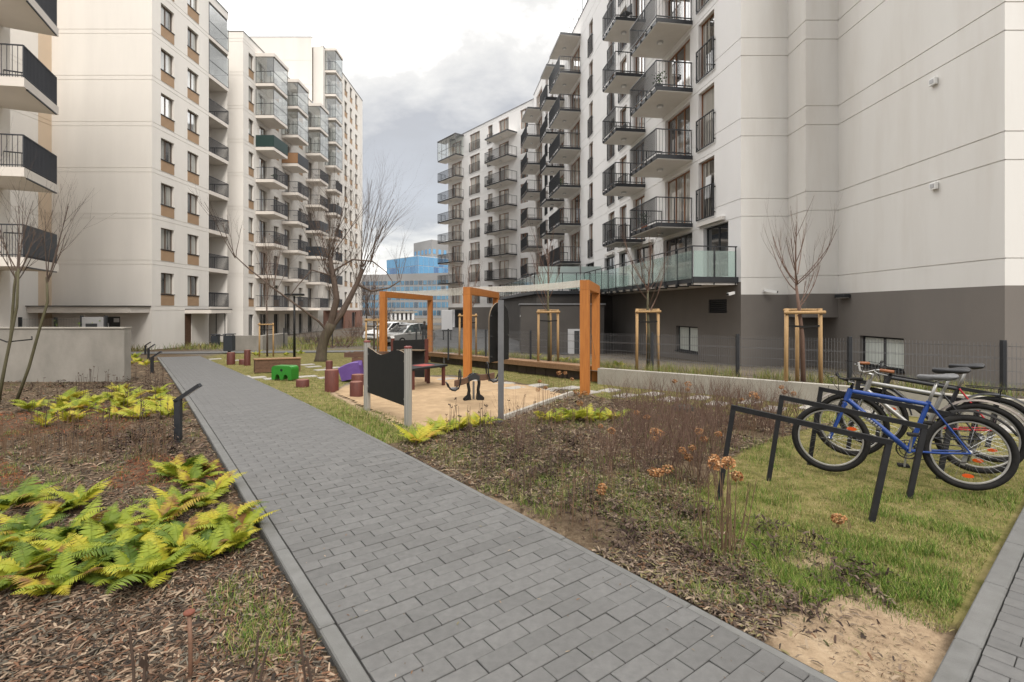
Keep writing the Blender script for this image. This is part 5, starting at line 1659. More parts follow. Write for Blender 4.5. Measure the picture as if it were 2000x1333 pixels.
bin_(421, 678, 0.42, 0.75, 'smaller dark litter bin against the cream building beside the canopy')
# lamp post
p = G(575, 697)
LP = thing('street_lamp', 'slim black lamp post with a flat square head behind the lawn', 'street lamp', p)
mb = MB(); mb.tube([(0, 0, -0.1), (0, 0, 2.9)], [0.06, 0.045], 10); mb.build('pole', 'steel_black', LP, True)
mb = MB(); mb.bbox(-0.42, 0.42, -0.16, 0.16, 2.88, 2.98, 0.02); hd = mb.build('head', 'steel_black', LP)
mb = MB(); mb.box(-0.36, 0.36, -0.12, 0.12, 2.865, 2.879); mb.build('diffuser', 'lamp_white', hd)
# white notice box and paper sign by the far wing
SB = thing('sign_box', 'white upright sign box on a dark base by the passage under the far wing', 'sign', (-5.3, 41.0, -0.95))
mb = MB(); mb.bbox(-0.45, 0.45, -0.12, 0.12, 0.9, 2.5, 0.02); mb.build('panel', 'sign_grey', SB)
mb = MB(); mb.box(-0.42, 0.42, -0.1, 0.1, 0.78, 0.899); mb.build('base', 'frame_dark', SB)
for x in (-0.3, 0.3):
    mb = MB(); mb.box(x - 0.04, x + 0.04, -0.04, 0.04, -0.05, 0.779); mb.build('leg', 'frame_dark', SB)
NB = thing('notice_sign', 'small white notice fixed to the fence behind the pergola', 'sign', (-2.45, 19.4, 0.0))
mb = MB(); mb.box(-0.2, 0.2, -0.01, 0.0, -0.28, -0.08); mb.build('sheet', 'sign_white', NB)
mb = MB(); mb.box(-0.21, 0.21, 0.001, 0.015, -0.75, -0.07); mb.build('backing', 'facade_gray', NB)
# pallet-like grey bench beyond the planting
# irrigation valve cover
p = G(1333, 801)
VC = thing('valve_cover', 'dark green oval plastic valve cover lying among the twigs of the bed', 'cover', p, R(-20))
mb = MB(); mb.lathe([(0.19, 0.0), (0.19, 0.05), (0.17, 0.06)], 20)
vc = mb.build('rim', 'valve_green', VC); vc.scale.y = 0.7
mb = MB(); mb.lathe([(0.165, 0.061), (0.15, 0.085), (0.05, 0.10)], 20); vc = mb.build('lid', 'valve_green', VC, True); vc.scale.y = 0.7
# rusty standpipe in the bark bed
p = G(372, 1318)
SPp = thing('standpipe', 'thin copper coloured pipe with a rusty flat disc on top stuck in the bark', 'pipe', p)
mb = MB(); mb.tube([(0, 0, -0.1), (0.0, 0, 0.14), (-0.012, 0.01, 0.26)], 0.009, 8); mb.build('pipe', 'pipe_copper', SPp, True)
mb = MB(); mb.lathe([(0.022, 0.262), (0.024, 0.268), (0.02, 0.273)], 14, 0, -0.012, 0.01); mb.build('disc', 'rust', SPp)

# ================================================================== PARKED CARS AND A PASSER-BY
def car(name, label, loc, rz, paint):
    t = thing(name, label, 'car', loc, rz, 'cars parked on the yard road')
    W, Lc = 1.78, 4.2
    # cross sections along x (length), each a half profile mirrored
    secs = [(-2.10, 0.35, 0.72, 0.80, 0.60), (-1.95, 0.25, 0.86, 0.84, 0.80), (-1.2, 0.20, 0.93, 0.88, 0.86), (0.0, 0.18, 0.95, 0.89, 0.88), (1.0, 0.18, 0.95, 0.89, 0.88), (1.85, 0.22, 0.96, 0.86, 0.84), (2.10, 0.38, 0.90, 0.78, 0.70)]
    rs = []
    for x, zb_, zt_, wb, wt in secs:
        rs.append([(x, -wb + 0.06, zb_), (x, -wb, zb_ + 0.15), (x, -wt, zt_ - 0.08), (x, -wt + 0.10, zt_), (x, wt - 0.10, zt_), (x, wt, zt_ - 0.08), (x, wb, zb_ + 0.15), (x, wb - 0.06, zb_)])
    mb = MB(); mb.rings(rs); body = smooth_angle(mb.build('body', paint, t), 30)
    cs = [(-1.05, 0.93, 0.93, 0.80), (-0.35, 0.945, 1.44, 0.66), (0.4, 0.955, 1.52, 0.66), (1.35, 0.955, 1.44, 0.64), (1.95, 0.955, 0.97, 0.74)]
    rs = [[(x, -0.80, zb_), (x, -w_, zt_ - 0.05 if zt_ > 1 else zt_ + 0.001), (x, -w_ + 0.12, zt_ + 0.002), (x, w_ - 0.12, zt_ + 0.002), (x, w_, zt_ - 0.05 if zt_ > 1 else zt_ + 0.001), (x, 0.80, zb_)] for x, zb_, zt_, w_ in cs]
    mb = MB(); mb.rings(rs); smooth_angle(mb.build('cabin', 'pane_dark', t), 30)
    mb = MB(); mb.rings([[(x, -w_ + 0.02, zt_ + 0.005), (x, w_ - 0.02, zt_ + 0.005), (x, w_ - 0.10, zt_ + 0.03), (x, -w_ + 0.10, zt_ + 0.03)] for x, zb_, zt_, w_ in cs[1:4]]); mb.build('roof', paint, t)
    for s_ in (-1, 1):
        for (xa, za, xb, zb2, wa, wb2) in ((-1.05, 0.94, -0.35, 1.44, 0.80, 0.67), (0.5, 0.95, 0.48, 1.5, 0.81, 0.675), (1.95, 0.97, 1.35, 1.44, 0.76, 0.65)):
            mb = MB(); mb.obar((xa, s_ * wa, za), (xb, s_ * wb2, zb2), 0.06, 0.06); mb.build('pillar', paint, t)
        mb = MB(); mb.bbox(-0.75, -0.6, s_ * 0.95 - 0.1, s_ * 0.95 + 0.1, 0.93, 1.07, 0.03); mb.build('mirror', paint, t)
        mb = MB(); mb.obar((-2.06, s_ * 0.58, 0.66), (-1.9, s_ * 0.70, 0.70), 0.2, 0.13); mb.build('headlight', 'lamp_white', t)
        for x in (-1.3, 1.3):
            w_ = thing('wheel', None, None, (x, s_ * 0.80, 0.31)); w_.parent = t
            mb = MB(); mb.tube([(0, -0.09, 0), (0, 0.09, 0)], 0.31, 18); mb.build('tyre', 'rubber', w_)
            mb = MB(); mb.tube([(0, s_ * 0.092, 0), (0, s_ * 0.1, 0)], 0.2, 14); mb.build('rim', 'alu', w_)
    mb = MB(); mb.box(-2.135, -2.115, -0.26, 0.26, 0.42, 0.53); mb.build('number_plate', 'sign_white', t)
    mb = MB(); mb.box(-2.125, -2.10, -0.5, 0.5, 0.56, 0.66); mb.build('grille', 'frame_dark', t)
    return t
car('parked_car', 'silver hatchback parked beyond the play panels, seen through the pergola', (-7.5, 36.0, -0.94), R(55), 'silver_paint')
car('parked_car', 'white car parked behind the far lawn left of the silver hatchback', (-9.9, 40.5, -0.95), R(60), 'paint_white')
def person(label, loc, rz, top, trouser, h=1.72):
    t = thing('person', label, 'person', loc, rz)
    s = h / 1.75
    mb = MB()
    def limb(pts, rr, n_=9, mi=0): mb.tube([Vector(p) * s for p in pts], [r * s for r in rr], n_, True, mi)
    # trunk with neck
    def ell(z, a, b, y=0): return [(a * math.cos(6.2832 * i / 14) * s, (y + b * math.sin(6.2832 * i / 14)) * s, z * s) for i in range(14)]
    mb.rings([ell(0.80, 0.13, 0.10), ell(0.92, 0.17, 0.12), ell(1.08, 0.155, 0.105), ell(1.28, 0.19, 0.125), ell(1.42, 0.18, 0.11), ell(1.47, 0.08, 0.075), ell(1.54, 0.055, 0.06)], True, 0)
    for s_ in (-1, 1):
        limb([(s_ * 0.18, 0, 1.40), (s_ * 0.235, 0.02, 1.12), (s_ * 0.23, -0.06, 0.88)], [0.06, 0.047, 0.036])
        limb([(s_ * 0.09, 0, 0.90), (s_ * 0.10, -0.05 * s_, 0.5), (s_ * 0.10, 0.06 * s_, 0.09)], [0.088, 0.06, 0.042], mi=1)
        limb([(s_ * 0.10, 0.06 * s_ + 0.03, 0.05), (s_ * 0.10, 0.06 * s_ - 0.16, 0.035)], [0.045, 0.035], mi=1)
        limb([(s_ * 0.23, -0.06, 0.88), (s_ * 0.225, -0.09, 0.78)], [0.036, 0.022], mi=2)
    mb.rings([ell(1.52, 0.05, 0.055, -0.01), ell(1.58, 0.068, 0.085, -0.015), ell(1.66, 0.076, 0.096, -0.01), ell(1.72, 0.066, 0.085), ell(1.752, 0.03, 0.04)], True, 2)
    smooth_angle(mb.build('body', [top, trouser, 'skin'], t), 50)
    mb = MB(); mb.rings([ell(1.60, 0.074, 0.06, 0.05), ell(1.67, 0.084, 0.088, 0.015), ell(1.735, 0.074, 0.09, 0.008), ell(1.77, 0.03, 0.04)]); smooth_angle(mb.build('hair', 'hair', t), 60)
    return t
person('person in dark coat and trousers walking beyond the pergola near the silver hatchback', (-5.85, 33.5, -0.93), R(200), 'cloth_black', 'cloth_black', 1.75)

mat('fender_grey', (0.26, 0.22, 0.19), 0.4, metal=0.4)
# ================================================================== BICYCLE STANDS AND BICYCLES
r1l, r1r = Vector((1.79, 4.33, 0)), Vector((2.79, 3.88, 0))
RS = Vector((0.69, 0.505, 0))
rack_labels = ['black tubular bicycle stand nearest the path, empty', 'black tubular bicycle stand crossing in front of the blue bicycle', 'black tubular bicycle stand behind the front wheel of the blue bicycle',
               'black tubular bicycle stand between the silver and the red bicycle', 'black tubular bicycle stand farthest back, by the low wall']
for i in range(5):
    o_ = RS * i * (1.0 if i < 3 else 1.06)
    a_, b_ = r1l + o_, r1r + o_
    t = thing('bicycle_stand', rack_labels[i], 'bicycle stand', a_, 0, 'row of black bicycle stands')
    a_, b_ = Vector((0, 0, 0)), b_ - a_
    ta, tb_ = a_ + Vector((0.13, 0.02, 0.75)), b_ + Vector((0.14, 0.02, 0.57))
    d = (tb_ - ta).normalized()
    mb = MB(); mb.obar(ta - d * 0.02, tb_ + d * 0.02, 0.042, 0.042); mb.build('top_bar', 'steel_black', t)
    for p, q_ in ((a_, ta), (b_, tb_)):
        e_ = (q_ - p).normalized()
        mb = MB(); mb.obar(p - e_ * 0.12, q_ - e_ * 0.019, 0.04, 0.04, up=(d.x, d.y, d.z)); mb.build('leg', 'steel_black', t)

def torus(mb, R_, r_, n=44, k=8, c=(0, 0, 0), sq=1.0, mi=0):
    rs = []
    for i in range(n + 1):
        th = 2 * math.pi * i / n
        rs.append([(c[0] + (R_ + r_ * math.cos(2 * math.pi * j / k)) * math.cos(th), c[1] + r_ * sq * math.sin(2 * math.pi * j / k), c[2] + (R_ + r_ * math.cos(2 * math.pi * j / k)) * math.sin(th)) for j in range(k)])
    return mb.rings(rs, False, mi)
def arc_strip(mb, R_, w, th0, th1, c, n=24, mi=0, t=0.004):
    rs = []
    for i in range(n + 1):
        th = th0 + (th1 - th0) * i / n
        rs.append([(c[0] + rr * math.cos(th), c[1] + y, c[2] + rr * math.sin(th)) for rr, y in ((R_, -w), (R_ + 0.012, -w * 0.6), (R_ + 0.015, 0), (R_ + 0.012, w * 0.6), (R_, w), (R_ - t, w * 0.5), (R_ - t, -w * 0.5))])
    return mb.rings(rs, True, mi)
def bicycle(label, rear, front, frame_m, frame2_m, lean=0.0, fork='rigid', fender=None, rack=False, bars='flat', grip='rubber', saddle='saddle_black', susp=False, steer=0.0, text=False, WR=0.335):
    rear, front = Vector(rear), Vector(front)
    d = front - rear
    t = thing('bicycle', label, 'bicycle', (rear.x, rear.y, zg(rear.x, rear.y)), math.atan2(d.y, d.x), 'bicycles parked at the stands')
    t.rotation_euler.x = lean
    HZ = WR
    def wheel(x, disc):
        w = thing('wheel', None, None, (x, 0, HZ)); w.parent = t
        mb = MB(); torus(mb, WR - 0.028, 0.028, 48, 8); smooth_angle(mb.build('tyre', 'rubber', w), 60)
        mb = MB(); torus(mb, WR - 0.062, 0.010, 48, 6, sq=1.1); smooth_angle(mb.build('rim', 'alu', w), 60)
        mb = MB()
        for i in range(32):
            th = 2 * math.pi * i / 32
            s_ = 1 if i % 2 else -1
            th2 = th + (0.9 if (i // 2) % 2 else -0.9)
            mb.tube([(0.02 * math.cos(th2), s_ * 0.028, 0.02 * math.sin(th2)), ((WR - 0.06) * math.cos(th), 0, (WR - 0.06) * math.sin(th))], 0.0013, 3, False)
        mb.build('spokes', 'chrome', w)
        mb = MB(); mb.tube([(0, -0.05, 0), (0, -0.032, 0), (0, -0.028, 0), (0, 0.028, 0), (0, 0.032, 0), (0, 0.05, 0)], [0.008, 0.016, 0.024, 0.024, 0.016, 0.008], 10); mb.build('hub', 'chrome', w)
        if disc:
            for k, th in enumerate((4.4, 4.55)):
                pass
            mb = MB(); th = disc
            rr = WR - 0.125
            mb.prism([(rr * math.cos(th) + 0.042 * math.cos(a_), rr * math.sin(th) + 0.017 * math.sin(a_)) for a_ in [6.2832 * k / 12 for k in range(12)]], lambda u, v_, dd: (u, dd, v_), -0.008, 0.008)
            mb.build('spoke_reflector', 'reflector_orange', w)
        return w
    wheel(0, 4.75); wheel(1.05, 2.6 if not susp else 0)
    BB = Vector((0.43, 0, HZ - 0.04)); ST = Vector((0.275, 0, HZ + 0.43)); HTt = Vector((0.875, 0, HZ + 0.50)); HTb = Vector((0.915, 0, HZ + 0.38))
    hub0, hub1 = Vector((0, 0, HZ)), Vector((1.05, 0, HZ))
    mb = MB()
    mb.tube([BB, ST], 0.020, 10); mb.tube([HTb, HTt], 0.026, 10)
    mb.tube([BB, HTb + (HTt - HTb) * 0.15], 0.0245, 10)
    mb.tube([ST + Vector((0, 0, -0.03)), HTt + (HTb - HTt) * 0.18], 0.0205, 10)
    for s_ in (-1, 1):
        y = Vector((0, s_ * 0.055, 0))
        mb.tube([BB + Vector((-0.02, s_ * 0.03, 0)), Vector((0.2, s_ * 0.055, HZ - 0.025)), hub0 + y], [0.011, 0.010, 0.008], 8, True, 1)
        mb.tube([ST + Vector((0, s_ * 0.02, -0.02)), hub0 + y], [0.009, 0.007], 8, True, 1)
    mb.tube([BB + Vector((0, -0.038, 0)), BB + Vector((0, 0.038, 0))], 0.022, 10)
    fr_ = smooth_angle(mb.build('frame', [frame_m, frame2_m], t), 50)
    if text:
        # pale band with dark strokes of worn lettering on the down tube
        e0 = BB + (HTb - BB) * 0.42; e1 = BB + (HTb - BB) * 0.80
        ax_ = (e1 - e0).normalized()
        mb = MB(); mb.tube([e0, e1], 0.0252, 12); dc = mb.build('decal', 'sign_grey', fr_, True)
        pr = Vector((-ax_.z, 0, ax_.x))
        for k in range(9):
            c_ = e0 + (e1 - e0) * ((k + 0.6) / 9.5) + Vector((0, 0.0256, 0))
            mb = MB(); mb.obar(c_ - pr * 0.012 + ax_ * 0.004 * ((k % 3) - 1), c_ + pr * 0.012, 0.007, 0.002, up=(0, 1, 0)); mb.build('stroke', 'paint_black', dc)
            if k % 2: mb = MB(); mb.obar(c_ - ax_ * 0.007, c_ + ax_ * 0.007, 0.005, 0.002, up=(0, 1, 0)); mb.build('stroke', 'paint_black', dc)
    # fork
    mb = MB()
    crown = HTb + (HTb - HTt).normalized() * 0.03
    for s_ in (-1, 1):
        y = Vector((0, s_ * 0.055, 0))
        if susp:
            mb.tube([crown + y, hub1 + y + (crown - hub1) * 0.55], 0.013, 8, True, 1)
            mb.tube([hub1 + y + (crown - hub1) * 0.62, hub1 + y], 0.019, 8, True, 0)
        else:
            mb.tube([crown + y * 0.8, crown + (hub1 - crown) * 0.55 + y, hub1 + y], [0.014, 0.012, 0.008], 8, True, 0)
    mb.tube([crown + Vector((0, -0.065, 0)), crown + Vector((0, 0.065, 0))], 0.017, 8, True, 0)
    smooth_angle(mb.build('fork', [frame2_m if susp else frame_m, 'chrome'], t), 50)
    # seat post and saddle
    up = (ST - BB).normalized()
    sp0, sp1 = ST, ST + up * 0.20
    mb = MB(); mb.tube([sp0 - up * 0.03, sp1], 0.0135, 8); mb.build('seat_post', 'silver_paint', t, True)
    sc = sp1 + Vector((0.0, 0, 0.035))
    prof = [(-0.14, 0.055, 0.016), (-0.12, 0.075, 0.03), (-0.06, 0.070, 0.034), (0.0, 0.042, 0.026), (0.07, 0.024, 0.02), (0.13, 0.018, 0.017), (0.15, 0.008, 0.006)]
    rs = []
    for x, w_, hh in prof:
        rs.append([sc + Vector((x, w_ * math.cos(6.2832 * j / 10), hh * math.sin(6.2832 * j / 10) + (0.9 * x * x if x < 0 else 0.25 * x * x) - (0.02 if j > 5 and x > 0 else 0))) for j in range(10)])
    mb = MB(); mb.rings(rs); sd_ = smooth_angle(mb.build('saddle', saddle, t), 60)
    mb = MB()
    for s_ in (-1, 1): mb.tube([sc + Vector((-0.1, s_ * 0.025, -0.01)), sc + Vector((0, s_ * 0.02, -0.035)), sc + Vector((0.1, s_ * 0.01, -0.008))], 0.004, 5)
    mb.build('saddle_rails', 'chrome', sd_)
    # stem, bar, grips, levers
    axis = (HTt - HTb).normalized()
    s0 = HTt; s1 = HTt + axis * 0.07; s2 = s1 + Vector((0.09, 0, 0.025))
    mb = MB(); mb.tube([s0, s1, s2], [0.016, 0.016, 0.014], 8); mb.build('stem', 'silver_paint' if frame_m == 'silver_paint' else 'steel_black', t, True)
    ca, sa = math.cos(steer), math.sin(steer)
    def rot(p):
        q_ = p - s2; return s2 + Vector((q_.x * ca - q_.y * sa, q_.x * sa + q_.y * ca, q_.z))
    hb = [(-0.05, -0.31, 0.03), (-0.02, -0.2, 0.02), (0.0, -0.06, 0.0), (0.0, 0.06, 0.0), (-0.02, 0.2, 0.02), (-0.05, 0.31, 0.03)]
    if bars == 'city': hb = [(-0.17, -0.29, 0.05), (-0.05, -0.24, 0.06), (0.0, -0.06, 0.0), (0.0, 0.06, 0.0), (-0.05, 0.24, 0.06), (-0.17, 0.29, 0.05)]
    hb = [rot(s2 + Vector(p)) for p in hb]
    mb = MB(); mb.tube(hb, 0.011, 8); hbo = mb.build('handlebar', 'silver_paint' if bars == 'city' else 'steel_black', t, True)
    for e_, f_ in ((0, 1), (5, 4)):
        mb = MB(); dd = (hb[f_] - hb[e_]); mb.tube([hb[e_] - dd.normalized() * 0.005, hb[e_] + dd.normalized() * 0.115], 0.0165, 8); mb.build('grip', grip, hbo, True)
        mb = MB(); mb.tube([hb[f_] + Vector((0.03, 0, -0.015)), (hb[f_] + hb[e_]) / 2 + Vector((0.065, 0, -0.03)), hb[e_] + Vector((0.05, 0, -0.04))], 0.006, 6); mb.build('brake_lever', 'chrome', hbo)
        mb = MB(); mb.tube([hb[f_], hb[f_] + Vector((0.12, 0, 0.02)), HTt + Vector((0.10, 0, -0.02)), crown + Vector((0.03, 0, 0.02))], 0.003, 5); mb.build('cable', 'rubber', hbo)
    # crank set, pedals, chain
    mb = MB(); torus(mb, 0.085, 0.006, 28, 5, (BB.x, -0.045, BB.z)); torus(mb, 0.06, 0.004, 24, 5, (BB.x, -0.04, BB.z))
    for k in range(5):
        th = 6.2832 * k / 5
        mb.obar((BB.x, -0.045, BB.z), (BB.x + 0.082 * math.cos(th), -0.045, BB.z + 0.082 * math.sin(th)), 0.006, 0.014, up=(0, 1, 0))
    ck = mb.build('chainring', 'chain_grey', t)
    for s_, th in ((-1, -1.45), (1, 1.69)):
        e_ = Vector((BB.x + 0.17 * math.cos(th), s_ * 0.07, BB.z + 0.17 * math.sin(th)))
        mb = MB(); mb.obar((BB.x, s_ * 0.06, BB.z), e_, 0.014, 0.024, up=(0, 1, 0)); cr_ = mb.build('crank', 'silver_paint', t)
        mb = MB(); mb.bbox(e_.x - 0.045, e_.x + 0.045, min(e_.y, e_.y + s_ * 0.09), max(e_.y, e_.y + s_ * 0.09), e_.z - 0.012, e_.z + 0.012, 0.004); mb.build('pedal', 'rubber', cr_)
    mb = MB()
    ch = [(BB.x, -0.045, BB.z + 0.085), (0.0, -0.045, HZ + 0.04), (-0.035, -0.045, HZ), (0.0, -0.045, HZ - 0.10), (0.06, -0.045, HZ - 0.11), (BB.x, -0.045, BB.z - 0.085)]
    mb.tube(ch, 0.004, 5); mb.build('chain', 'chain_grey', t)
    mb = MB(); mb.lathe([(0.045, -0.012), (0.04, 0.0), (0.025, 0.012)], 14); cs_ = mb.build('cassette', 'chain_grey', t, loc=(0, -0.045, HZ)); cs_.rotation_euler.x = R(90)
    mb = MB(); mb.obar((0.0, -0.06, HZ - 0.02), (0.03, -0.062, HZ - 0.13), 0.02, 0.03); mb.build('derailleur', 'silver_paint', t)
    if fender:
        mb = MB(); arc_strip(mb, WR + 0.022, 0.028, R(20), R(200), (0, 0, HZ)); smooth_angle(mb.build('mudguard', fender, t), 40)
        mb = MB(); arc_strip(mb, WR + 0.022, 0.028, R(35), R(170), (1.05, 0, HZ)); smooth_angle(mb.build('mudguard', fender, t), 40)
    else:
        mb = MB(); arc_strip(mb, WR + 0.03, 0.03, R(70), R(150), (0, 0, HZ)); smooth_angle(mb.build('mudguard', 'rubber', t), 40)
    if rack:
        mb = MB(); z_ = HZ + WR + 0.09
        for s_ in (-1, 1):
            mb.tube([(0.22, s_ * 0.05, z_), (-0.32, s_ * 0.05, z_)], 0.006, 6)
            mb.tube([(-0.05, s_ * 0.055, z_), (0.0, s_ * 0.065, HZ)], 0.005, 6)
        for k in range(4): mb.tube([(0.15 - k * 0.14, -0.05, z_), (0.15 - k * 0.14, 0.05, z_)], 0.005, 6)
        rk = mb.build('carrier', 'steel_black', t)
        mb = MB(); mb.bbox(-0.36, -0.325, -0.045, 0.045, z_ - 0.05, z_ + 0.02, 0.008); mb.build('rear_light', 'reflector_red', rk)
    return t
bicycle('blue mountain bicycle with grey saddle and orange wheel reflector, nearest the path', G(1893, 958), G(1634, 924), 'paint_blue', 'paint_blue', lean=R(2), saddle='saddle_grey', steer=0.25, text=True)
bicycle('silver bicycle with suspension fork, silver mudguards and brown grips behind the blue one', G(1912, 925), G(1672, 893), 'silver_paint', 'paint_black', lean=R(-3), susp=True, fender='fender_grey', bars='city', grip='leather_brown', saddle='saddle_black', steer=0.35, WR=0.35)
bicycle('black and red bicycle with rear carrier and red tail light, farthest back', G(1940, 903), G(1708, 873), 'paint_black', 'paint_red', lean=R(-2), fender='paint_black', rack=True, saddle='saddle_black', steer=0.2, WR=0.35)

# ================================================================== TREES
def branch_tree(mb, p, d, length, r, level, rng, maxl, spread=0.5, up=0.25, kids=3, seg=4, jit=0.10, tips=None):
    pts = [Vector(p)]; rr = [r]
    d = Vector(d).normalized()
    for i in range(seg):
        d = (d + Vector((rng.uniform(-jit, jit), rng.uniform(-jit, jit), rng.uniform(-jit, jit) + up * 0.25))).normalized()
        pts.append(pts[-1] + d * (length / seg)); rr.append(r * (1 - 0.62 * (i + 1) / seg))
    mb.tube(pts, rr, 7 if r > 0.02 else (5 if r > 0.007 else 3), False)
    if tips is not None: tips.append((pts[-1], d))
    if level >= maxl: return
    for i in range(kids):
        t = rng.uniform(0.25, 0.95)
        k = min(int(t * seg), seg - 1); f = t * seg - k
        q = pts[k] + (pts[k + 1] - pts[k]) * f
        ax = Vector((rng.uniform(-1, 1), rng.uniform(-1, 1), rng.uniform(-0.3, 0.5)))
        nd = (d + ax.normalized() * spread * rng.uniform(0.6, 1.3)).normalized()
        branch_tree(mb, q, nd, length * rng.uniform(0.45, 0.7), rr[k] * 0.55, level + 1, rng, maxl, spread, up, kids, max(3, seg - 1), jit, tips)
# large pollarded tree on the lawn
rng = random.Random(3)
tp = G(628, 705)
BT = thing('bare_tree', 'large bare pollarded tree with long upright shoots growing in the middle of the lawn', 'tree', tp)
K = tp.y / 980
def TP(px, py, dy=0.0): return Vector(((px - 628) * K, dy, (705 - py) * K))
mb = MB()
mb.tube([TP(626, 712), TP(627, 700), TP(629, 680), TP(634, 660), TP(642, 645), TP(648, 632)], [0.30, 0.235, 0.205, 0.20, 0.205, 0.215], 12)
mb.build('trunk', 'bark_brown', BT, True)
mb = MB(); lf = []
limbs = [([(645, 640, 0), (652, 615, -0.1), (660, 585, -0.15), (656, 550, -0.2), (650, 520, -0.2), (648, 503, -0.2)], 0.15, 0.085),
         ([(648, 636, 0), (665, 612, 0.15), (680, 580, 0.3), (692, 552, 0.4), (702, 524, 0.45)], 0.14, 0.085),
         ([(640, 648, 0), (628, 628, -0.3), (600, 600, -0.8), (560, 565, -1.2), (520, 530, -1.4), (495, 505, -1.5)], 0.055, 0.018),
         ([(692, 555, 0.4), (715, 568, 0.8), (745, 560, 1.3), (765, 545, 1.5)], 0.055, 0.025),
         ([(655, 530, -0.2), (690, 508, -0.1), (725, 510, 0.2), (750, 530, 0.3), (762, 548, 0.3)], 0.04, 0.015),
         ([(652, 540, -0.2), (620, 530, -0.6), (600, 560, -0.9), (580, 590, -1.0)], 0.035, 0.012),
         ([(658, 575, -0.1), (640, 545, 0.5), (618, 520, 0.9)], 0.05, 0.03)]
for pts, r0, r1 in limbs:
    P_ = [TP(*q) for q in pts]
    mb.tube(P_, [r0 + (r1 - r0) * i / (len(P_) - 1) for i in range(len(P_))], 8)
for (px, py, dy, k_, l0, l1, sp_) in ((648, 505, -0.2, 17, 1.6, 3.6, 0.6), (702, 526, 0.45, 15, 1.8, 4.0, 0.6), (655, 545, -0.2, 8, 1.0, 2.8, 0.9), (495, 505, -1.5, 4, 1.0, 2.6, 0.5), (765, 545, 1.5, 6, 0.8, 2.2, 0.7), (618, 520, 0.9, 7, 1.2, 2.8, 0.5), (560, 565, -1.2, 5, 0.8, 2.0, 0.6), (725, 510, 0.2, 6, 0.8, 2.4, 0.5), (690, 556, 0.4, 5, 0.8, 2.0, 0.8), (660, 590, -0.1, 3, 0.7, 1.5, 0.9)):
    for _ in range(k_):
        d = Vector((rng.uniform(-1, 1) * sp_, rng.uniform(-1, 1) * sp_, 1.0))
        branch_tree(mb, TP(px + rng.uniform(-6, 6), py + rng.uniform(-6, 8), dy), d, rng.uniform(l0, l1), rng.uniform(0.010, 0.018), 0, rng, 3 if l1 > 2.7 else 2, 0.5, 0.2, 3, 5, 0.11, lf)
mb.build('crown', 'twig', BT)
# withered leaves still hanging
tv_leaf = np.array([(-0.5, 0, 0), (0, -0.28, 0.12), (0.5, 0, 0), (0, 0.28, 0.12)]); tt_leaf = np.array([(0, 1, 2), (0, 2, 3)])
nl = 900
pl = np.array([lf[rng.randrange(len(lf))][0] for _ in range(nl)]) + RNG.normal(0, 0.15, (nl, 3))
keep = (pl[:, 2] < 5.4) & (pl[:, 0] < 2.2)
pl = pl[keep]; nl = len(pl)
g = RNG.uniform(0.6, 1.3, (nl, 1))
S = np.ones((nl, 3)) * RNG.uniform(0.05, 0.10, (nl, 1))
v, t, c = scatter(tv_leaf, tt_leaf, pl, RNG.uniform(0, 6.28, nl), RNG.uniform(-1.2, 1.2, nl), RNG.uniform(0, 6.28, nl), S, np.array([[0.42, 0.21, 0.10]]) * g)
o = place('leaves', tri_mesh('leaves', v, t, 'veg', c), BT); o['kind'] = 'stuff'

# young trees held by stakes
def staked(label, x, y, z, h, width, seed, stakes=3, bark='bark_green', th=1.35, crown_r=0.8, lean=0.0, nb=14):
    rg = random.Random(seed)
    t = thing('young_tree', label, 'tree', (x, y, z), 0, 'young trees tied to stakes')
    mb = MB()
    mb.tube([(0.02, 0, -0.1), (0.03 + lean * 0.3, 0, h * 0.3), (lean * 0.5, 0, h * 0.45), (lean, 0.02, h * 0.62)], [0.045, 0.038, 0.032, 0.022], 9); mb.build('trunk', bark, t, True)
    mb = MB()
    branch_tree(mb, (lean, 0.02, h * 0.6), (0, 0, 1), h * 0.40, 0.02, 0, rg, 1, 0.5, 0.4, 6, 6, 0.05)
    for i in range(nb):
        zz = h * rg.uniform(0.40, 0.75)
        an = rg.uniform(0, 6.28)
        d = Vector((math.cos(an) * crown_r, math.sin(an) * crown_r, 0.75))
        branch_tree(mb, (lean * 0.8, 0.01, zz), d, h * rg.uniform(0.26, 0.46), rg.uniform(0.008, 0.013), 0, rg, 2, 0.42, 0.75, 3, 5, 0.07)
    mb.build('crown', 'twig_red', t)
    hw = width / 2
    pos = [(-hw, -0.05), (hw, -0.02), (0.10, 0.34)][:stakes]
    for sx_, sy_ in pos:
        mb = MB(); mb.tube([(sx_, sy_, -0.1), (sx_ * 0.97, sy_, th)], 0.036, 10); mb.build('stake', 'wood_stake', t, True)
    mb = MB(); mb.tube([(-hw - 0.05, -0.1, th - 0.08), (hw + 0.05, -0.07, th - 0.07)], 0.03, 9); mb.build('crossbar', 'wood_stake', t, True)
    if stakes == 3:
        mb = MB(); mb.tube([(hw, 0.0, th - 0.03), (0.10, 0.36, th - 0.03)], 0.026, 9); mb.build('crossbar', 'wood_stake', t, True)
        mb = MB(); mb.tube([(-hw, 0.0, th - 0.03), (0.10, 0.36, th - 0.03)], 0.026, 9); mb.build('crossbar', 'wood_stake', t, True)
    mb = MB(); mb.obar((-hw, -0.06, th - 0.32), (0.02, -0.05, th - 0.34), 0.006, 0.035); mb.obar((0.02, -0.05, th - 0.34), (hw, -0.04, th - 0.32), 0.006, 0.035); mb.build('tie', 'rubber', t)
    return t
staked('young bare tree between three pine stakes beside the bicycles and white wall', 5.38, 9.3, 0.2, 2.95, 0.66, 21, 3, 'twig_red', 1.42, 0.95, -0.1, 10)
